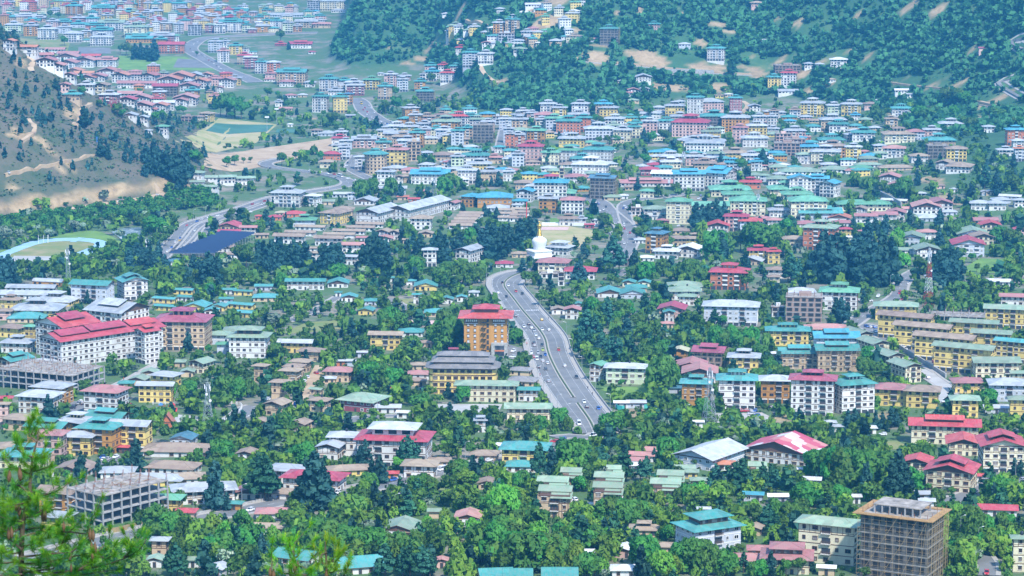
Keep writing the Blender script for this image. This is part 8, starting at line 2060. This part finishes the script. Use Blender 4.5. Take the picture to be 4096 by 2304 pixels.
T3 = 3
pine('pine_tree', [(3, 385, -30), (3, 380, 60), (3, 330, 250), (3, 305, 450), (3, 300, 640), (3, 230, 900), (3, 215, 1200), (3, 220, 1600)],
     [[(3, 330, 250), (3, 250, 240), (3, 170, 190), (3, 140, 90)], [(3, 330, 260), (3, 400, 230), (3, 480, 200)], [(3, 305, 400), (3, 400, 380), (3, 520, 330)], [(3, 305, 430), (3, 200, 400), (3, 60, 350), (3, 0, 300)],
      [(3, 303, 600), (3, 420, 640), (3, 540, 610), (3, 640, 560), (3, 690, 500)], [(3, 300, 620), (3, 180, 560), (3, 90, 560), (3, 20, 500)], [(3, 260, 780), (3, 150, 760), (3, 0, 720)], [(3, 250, 820), (3, 380, 800), (3, 480, 730)],
      [(3, 230, 900), (3, 120, 900), (3, -40, 860)], [(3, 220, 1000), (3, 340, 970), (3, 500, 960), (3, 620, 900), (3, 690, 840)], [(3, 220, 1050), (3, 420, 1000), (3, 700, 1000), (3, 880, 1020), (3, 900, 900), (3, 980, 780), (3, 1035, 660)],
      [(3, 215, 1180), (3, 90, 1120), (3, -20, 1090)], [(3, 217, 1260), (3, 400, 1220), (3, 600, 1180), (3, 760, 1150), (3, 850, 1060)], [(3, 217, 1330), (3, 450, 1330), (3, 700, 1290), (3, 960, 1250), (3, 1060, 1150), (3, 1055, 1060)],
      [(3, 218, 1400), (3, 500, 1420), (3, 800, 1380), (3, 1050, 1330), (3, 1250, 1260), (3, 1400, 1180), (3, 1470, 1090), (3, 1500, 1000)], [(3, 218, 1300), (3, 60, 1280), (3, -60, 1240)], [(3, 219, 1430), (3, 80, 1420), (3, -40, 1380)],
      [(3, 219, 1470), (3, 420, 1480), (3, 700, 1470), (3, 980, 1420), (3, 1180, 1400)], [(3, 600, 1180), (3, 640, 1080), (3, 700, 1000)], [(3, 700, 1290), (3, 720, 1200), (3, 780, 1130)], [(3, 1250, 1260), (3, 1330, 1190), (3, 1390, 1090)],
      [(3, 960, 1250), (3, 1100, 1230), (3, 1190, 1160)], [(3, 380, 60), (3, 420, 30), (3, 470, 20)], [(3, 370, 100), (3, 300, 60), (3, 260, 20)], [(3, 218, 1350), (3, 380, 1380), (3, 560, 1340), (3, 620, 1260)], [(3, 217, 1150), (3, 330, 1120), (3, 430, 1060)],
      [(3, 218, 1440), (3, 330, 1390), (3, 470, 1380)], [(3, 300, 700), (3, 210, 690), (3, 110, 650)], [(3, 260, 860), (3, 340, 880), (3, 420, 870)], [(3, 225, 960), (3, 140, 1010), (3, 30, 1000)], [(3, 800, 1380), (3, 880, 1330), (3, 930, 1300)], [(3, 218, 1210), (3, 130, 1220), (3, 50, 1190)]],
     37.0, 'near blue pine with hanging cones and bright needles, cut off by the frame', 3, 1, 0.45,
     [(3, 95, 375), (3, 85, 390), (3, 195, 350), (3, 205, 365), (3, 160, 700), (3, 190, 710), (3, 430, 770), (3, 450, 765), (3, 85, 960), (3, 115, 950), (3, 640, 900), (3, 905, 960), (3, 935, 975), (3, 920, 1100), (3, 955, 1100), (3, 930, 1180), (3, 715, 1320)])
pine('pine_tree', [(13, 390, 1140), (13, 385, 1250), (13, 400, 1350), (13, 410, 1470)],
     [[(13, 388, 1230), (13, 340, 1180), (13, 320, 1130)], [(13, 390, 1270), (13, 430, 1230), (13, 440, 1180)], [(13, 395, 1330), (13, 330, 1290), (13, 300, 1240)], [(13, 400, 1360), (13, 470, 1330), (13, 530, 1340)], [(13, 405, 1420), (13, 300, 1420), (13, 260, 1390)], [(13, 150, 1400), (13, 155, 1340), (13, 140, 1290)], [(13, 410, 1450), (13, 280, 1470), (13, 150, 1400)], [(13, 408, 1430), (13, 520, 1430), (13, 560, 1380)], [(13, 400, 1340), (13, 360, 1240), (13, 375, 1160)]],
     36.0, 'bright pine tip with brown cones at the lower edge', 8, 1, 0.95, [(13, 350, 1270), (13, 385, 1290), (13, 420, 1290), (13, 345, 1330), (13, 140, 1360), (13, 175, 1370)])
pine('pine_tree', [(13, 697, 1100), (13, 705, 1220), (13, 708, 1330), (13, 712, 1480)],
     [[(13, 705, 1210), (13, 670, 1200), (13, 640, 1270)], [(13, 706, 1300), (13, 780, 1290), (13, 810, 1200)], [(13, 708, 1340), (13, 770, 1300), (13, 820, 1240), (13, 818, 1180)], [(13, 708, 1360), (13, 660, 1330), (13, 640, 1290)], [(13, 710, 1420), (13, 780, 1380), (13, 810, 1330)], [(13, 711, 1470), (13, 840, 1470), (13, 900, 1420), (13, 905, 1340)], [(13, 905, 1420), (13, 925, 1370), (13, 930, 1340)], [(13, 706, 1250), (13, 690, 1180), (13, 700, 1120)]],
     36.5, 'slim bright pine shoot with pale candle at the lower edge', 12, 1, 0.95, [(13, 708, 1375), (13, 715, 1400)])

# ------------------------------------------------------------------ air
mb = MB(); mb.box(-1700, 1700, -170, 6990, -120, 900, 'chalk')
me = mb.mesh('haze'); me.materials.clear()
m = bpy.data.materials.new('haze'); m.use_nodes = True; nt = m.node_tree
for n_ in list(nt.nodes):
    if n_.type != 'OUTPUT_MATERIAL': nt.nodes.remove(n_)
pv = nt.nodes.new('ShaderNodeVolumePrincipled')
pv.inputs['Color'].default_value = (0.10, 0.50, 1.0, 1); pv.inputs['Density'].default_value = HAZE
pv.inputs['Anisotropy'].default_value = 0.2
nt.links.new(pv.outputs[0], [n_ for n_ in nt.nodes if n_.type == 'OUTPUT_MATERIAL'][0].inputs['Volume'])
me.materials.append(m)
tag(link('haze', me), 'thin blue haze over the whole valley', kind='stuff')

# ------------------------------------------------------------------ labels: each says what the thing is and what it stands by
LM = [(n_, *TP(t, x, y)) for n_, t, x, y in (
    ('white stupa', 21, 275, 1000), ('ochre tower', 12, 2315, 450), ('shingled hotel', 12, 2085, 880), ('upper dual carriageway', 22, 250, 420), ('lower dual carriageway', 22, 640, 1120), ('running track', 1, 600, 1080), ('river bend', 1, 1300, 920), ('blue solar roof', 1, 2150, 1040),
    ('football pitch', 0, 2450, 1290), ('dirt field', 1, 2500, 120), ('white red-roofed complex', 2, 850, 480), ('tan maroon-roofed block', 2, 1840, 420), ('sprawling concrete frame', 2, 450, 950), ('park mast', 2, 2095, 1150), ('maroon hall', 12, 1080, 1130),
    ('scaffolded shell', 33, 1350, 1100), ('green-roofed white flats', 33, 620, 1050), ('teal-roofed villa', 23, 1975, 1000), ('timbered green villas', 23, 980, 560), ('silver sports hall', 23, 1990, 200), ('pink-patched hall', 33, 165, 200), ('wide red-roofed offices', 32, 1780, 1350), ('yellow blocks', 32, 1650, 480), ('maroon-roofed white block', 32, 455, 1050), ('tall silver mast', 22, 1985, 1080),
    ('red and white mast', 31, 1612, 1350), ('brick-orange tower block', 31, 535, 960), ('twin turquoise-roofed blocks', 21, 1950, 350), ('cream green-roofed offices', 21, 1680, 680), ('dark blue-roofed scaffold block', 21, 920, 430), ('long white flats', 11, 1600, 680), ('brown barracks', 11, 800, 880), ('round teal-roofed block', 11, 1205, 180),
    ('pink-walled red-roofed block', 20, 1800, 1300), ('orange teal-roofed block', 20, 570, 1290), ('maroon slim tower', 20, 2250, 1060), ('lone white hillside block', 20, 2055, 540), ('hillside scaffold block', 20, 980, 350), ('white and yellow twin towers', 10, 750, 1060), ('upper avenue', 10, 1200, 1160), ('forest spur', 10, 1000, 350), ('pale hillside flats', 10, 2200, 590),
    ('big tan teal-roofed flats', 10, 365, 780), ('far sports court', 0, 1930, 640), ('orange-roofed houses', 0, 1300, 780), ('pink-roofed houses', 0, 700, 610), ('ochre teal-roofed block', 0, 1410, 370), ('far town edge', 0, 1000, 80), ('far sheds', 10, 300, 200), ('bare spur', 0, 300, 1000), ('spur cutting', 1, 700, 560), ('lower street', 13, 900, 620), ('street frame', 3, 1180, 800), ('near pine', 3, 300, 900),
    ('willow gardens', 13, 1500, 950), ('silver-tiered red-roofed hall', 13, 1395, 130), ('red brick tower', 21, 2190, 1370), ('red pagoda roofs', 21, 2260, 760), ('winding street', 31, 1400, 1380), ('eastern lanes', 31, 1800, 620), ('teal barracks', 2, 2100, 130), ('grey stepped roof', 2, 1150, 180), ('tan cottages', 12, 450, 800), ('park lawn', 12, 700, 390), ('red gabled offices', 33, 1900, 380), ('corner lane', 33, 2200, 1200), ('eastern gardens', 31, 2200, 700), ('right hill road', 30, 2430, 860), ('cut slope', 20, 1400, 640), ('tan yellow hillside blocks', 30, 650, 1100), ('riverside expressway', 1, 1950, 850), ('curving highway', 11, 700, 330), ('stadium lawn', 21, 500, 930), ('upper bazaar', 20, 200, 1250), ('mid bazaar', 11, 2250, 250), ('eastern bazaar', 31, 700, 60), ('northern bazaar', 0, 1900, 260))]
ORD = ['closest', 'second closest', 'third closest', 'fourth closest', 'fifth closest', 'sixth closest', 'seventh closest', 'eighth closest', 'ninth closest', 'tenth closest'] + [w + ' closest' for w in ('eleventh twelfth thirteenth fourteenth fifteenth sixteenth seventeenth eighteenth nineteenth twentieth twenty-first twenty-second twenty-third twenty-fourth twenty-fifth twenty-sixth twenty-seventh twenty-eighth twenty-ninth thirtieth thirty-first thirty-second thirty-third thirty-fourth thirty-fifth thirty-sixth thirty-seventh thirty-eighth thirty-ninth fortieth').split()] * 2
def rel(u, v, lu, lv):
    dx, dy = u - lu, (v - lv) * 1.6
    if math.hypot(dx, dy) < 28: return 'at'
    if abs(dx) > 1.2 * abs(dy): return 'left of' if dx < 0 else 'right of'
    return 'behind' if dy < 0 else 'in front of'
seen = {}; todo = {}
for o, ph, cat, (u, v), fixed in LATE:
    o['category'] = cat
    if fixed: o['label'] = ph; seen[ph] = o; continue
    n_, lu, lv = min(LM, key=lambda q: math.hypot(u - q[1], 1.5 * (v - q[2])))
    todo.setdefault((ph, '' if o.name.split('.')[0] in ('car', 'van', 'bus', 'person', 'street_lamp', 'flag_pole') else rel(u, v, lu, lv), n_), []).append((math.hypot(u - lu, v - lv), o))
for (ph, r_, n_), L in todo.items():
    L.sort(key=lambda q: q[0])
    for i, (d_, o) in enumerate(L):
        lb = '%s, %s the %s' % (ph, r_, n_)
        if len(L) > 1: lb += ', ' + ORD[i]
        if o.name.split('.')[0] in ('car', 'van', 'bus', 'person', 'street_lamp', 'flag_pole'): lb = ph + (', ' + (ORD[i] + ' to' if 'closest' in ORD[i] else ORD[i]) if len(L) > 1 else ', near') + ' the ' + n_
        for a_, b_ in ((' driving', ''), (', number', ' number'), (' with flat roof and bare rods', ' with bare rods'), (' in bamboo scaffolding under a', ' in scaffolding, '), (' facing front', ''), ('of the dual carriageway, ', ', '), ('on the dual carriageway, ', ''), (' hipped', ''), (' tiered', ''), (' stepped', ''), (' top walking', '')):
            if len(lb.replace('-', ' ').split()) > 16: lb = lb.replace(a_, b_)
        if len(lb.split()) > 16 and ' to the ' in lb: lb = lb[:lb.rindex(' to the ')]
        if len(lb.split()) > 16: lb = lb.replace(', in front of the ', ' before ').replace(', left of the ', ' left of ').replace(', right of the ', ' right of ')
        if len(lb.split()) > 16: lb = ' '.join(lb.split()[1:])
        while lb in seen: lb = 'another ' + lb
        lb = ' '.join(lb.split()).replace(' ,', ',')
        o['label'] = lb; seen[lb] = o
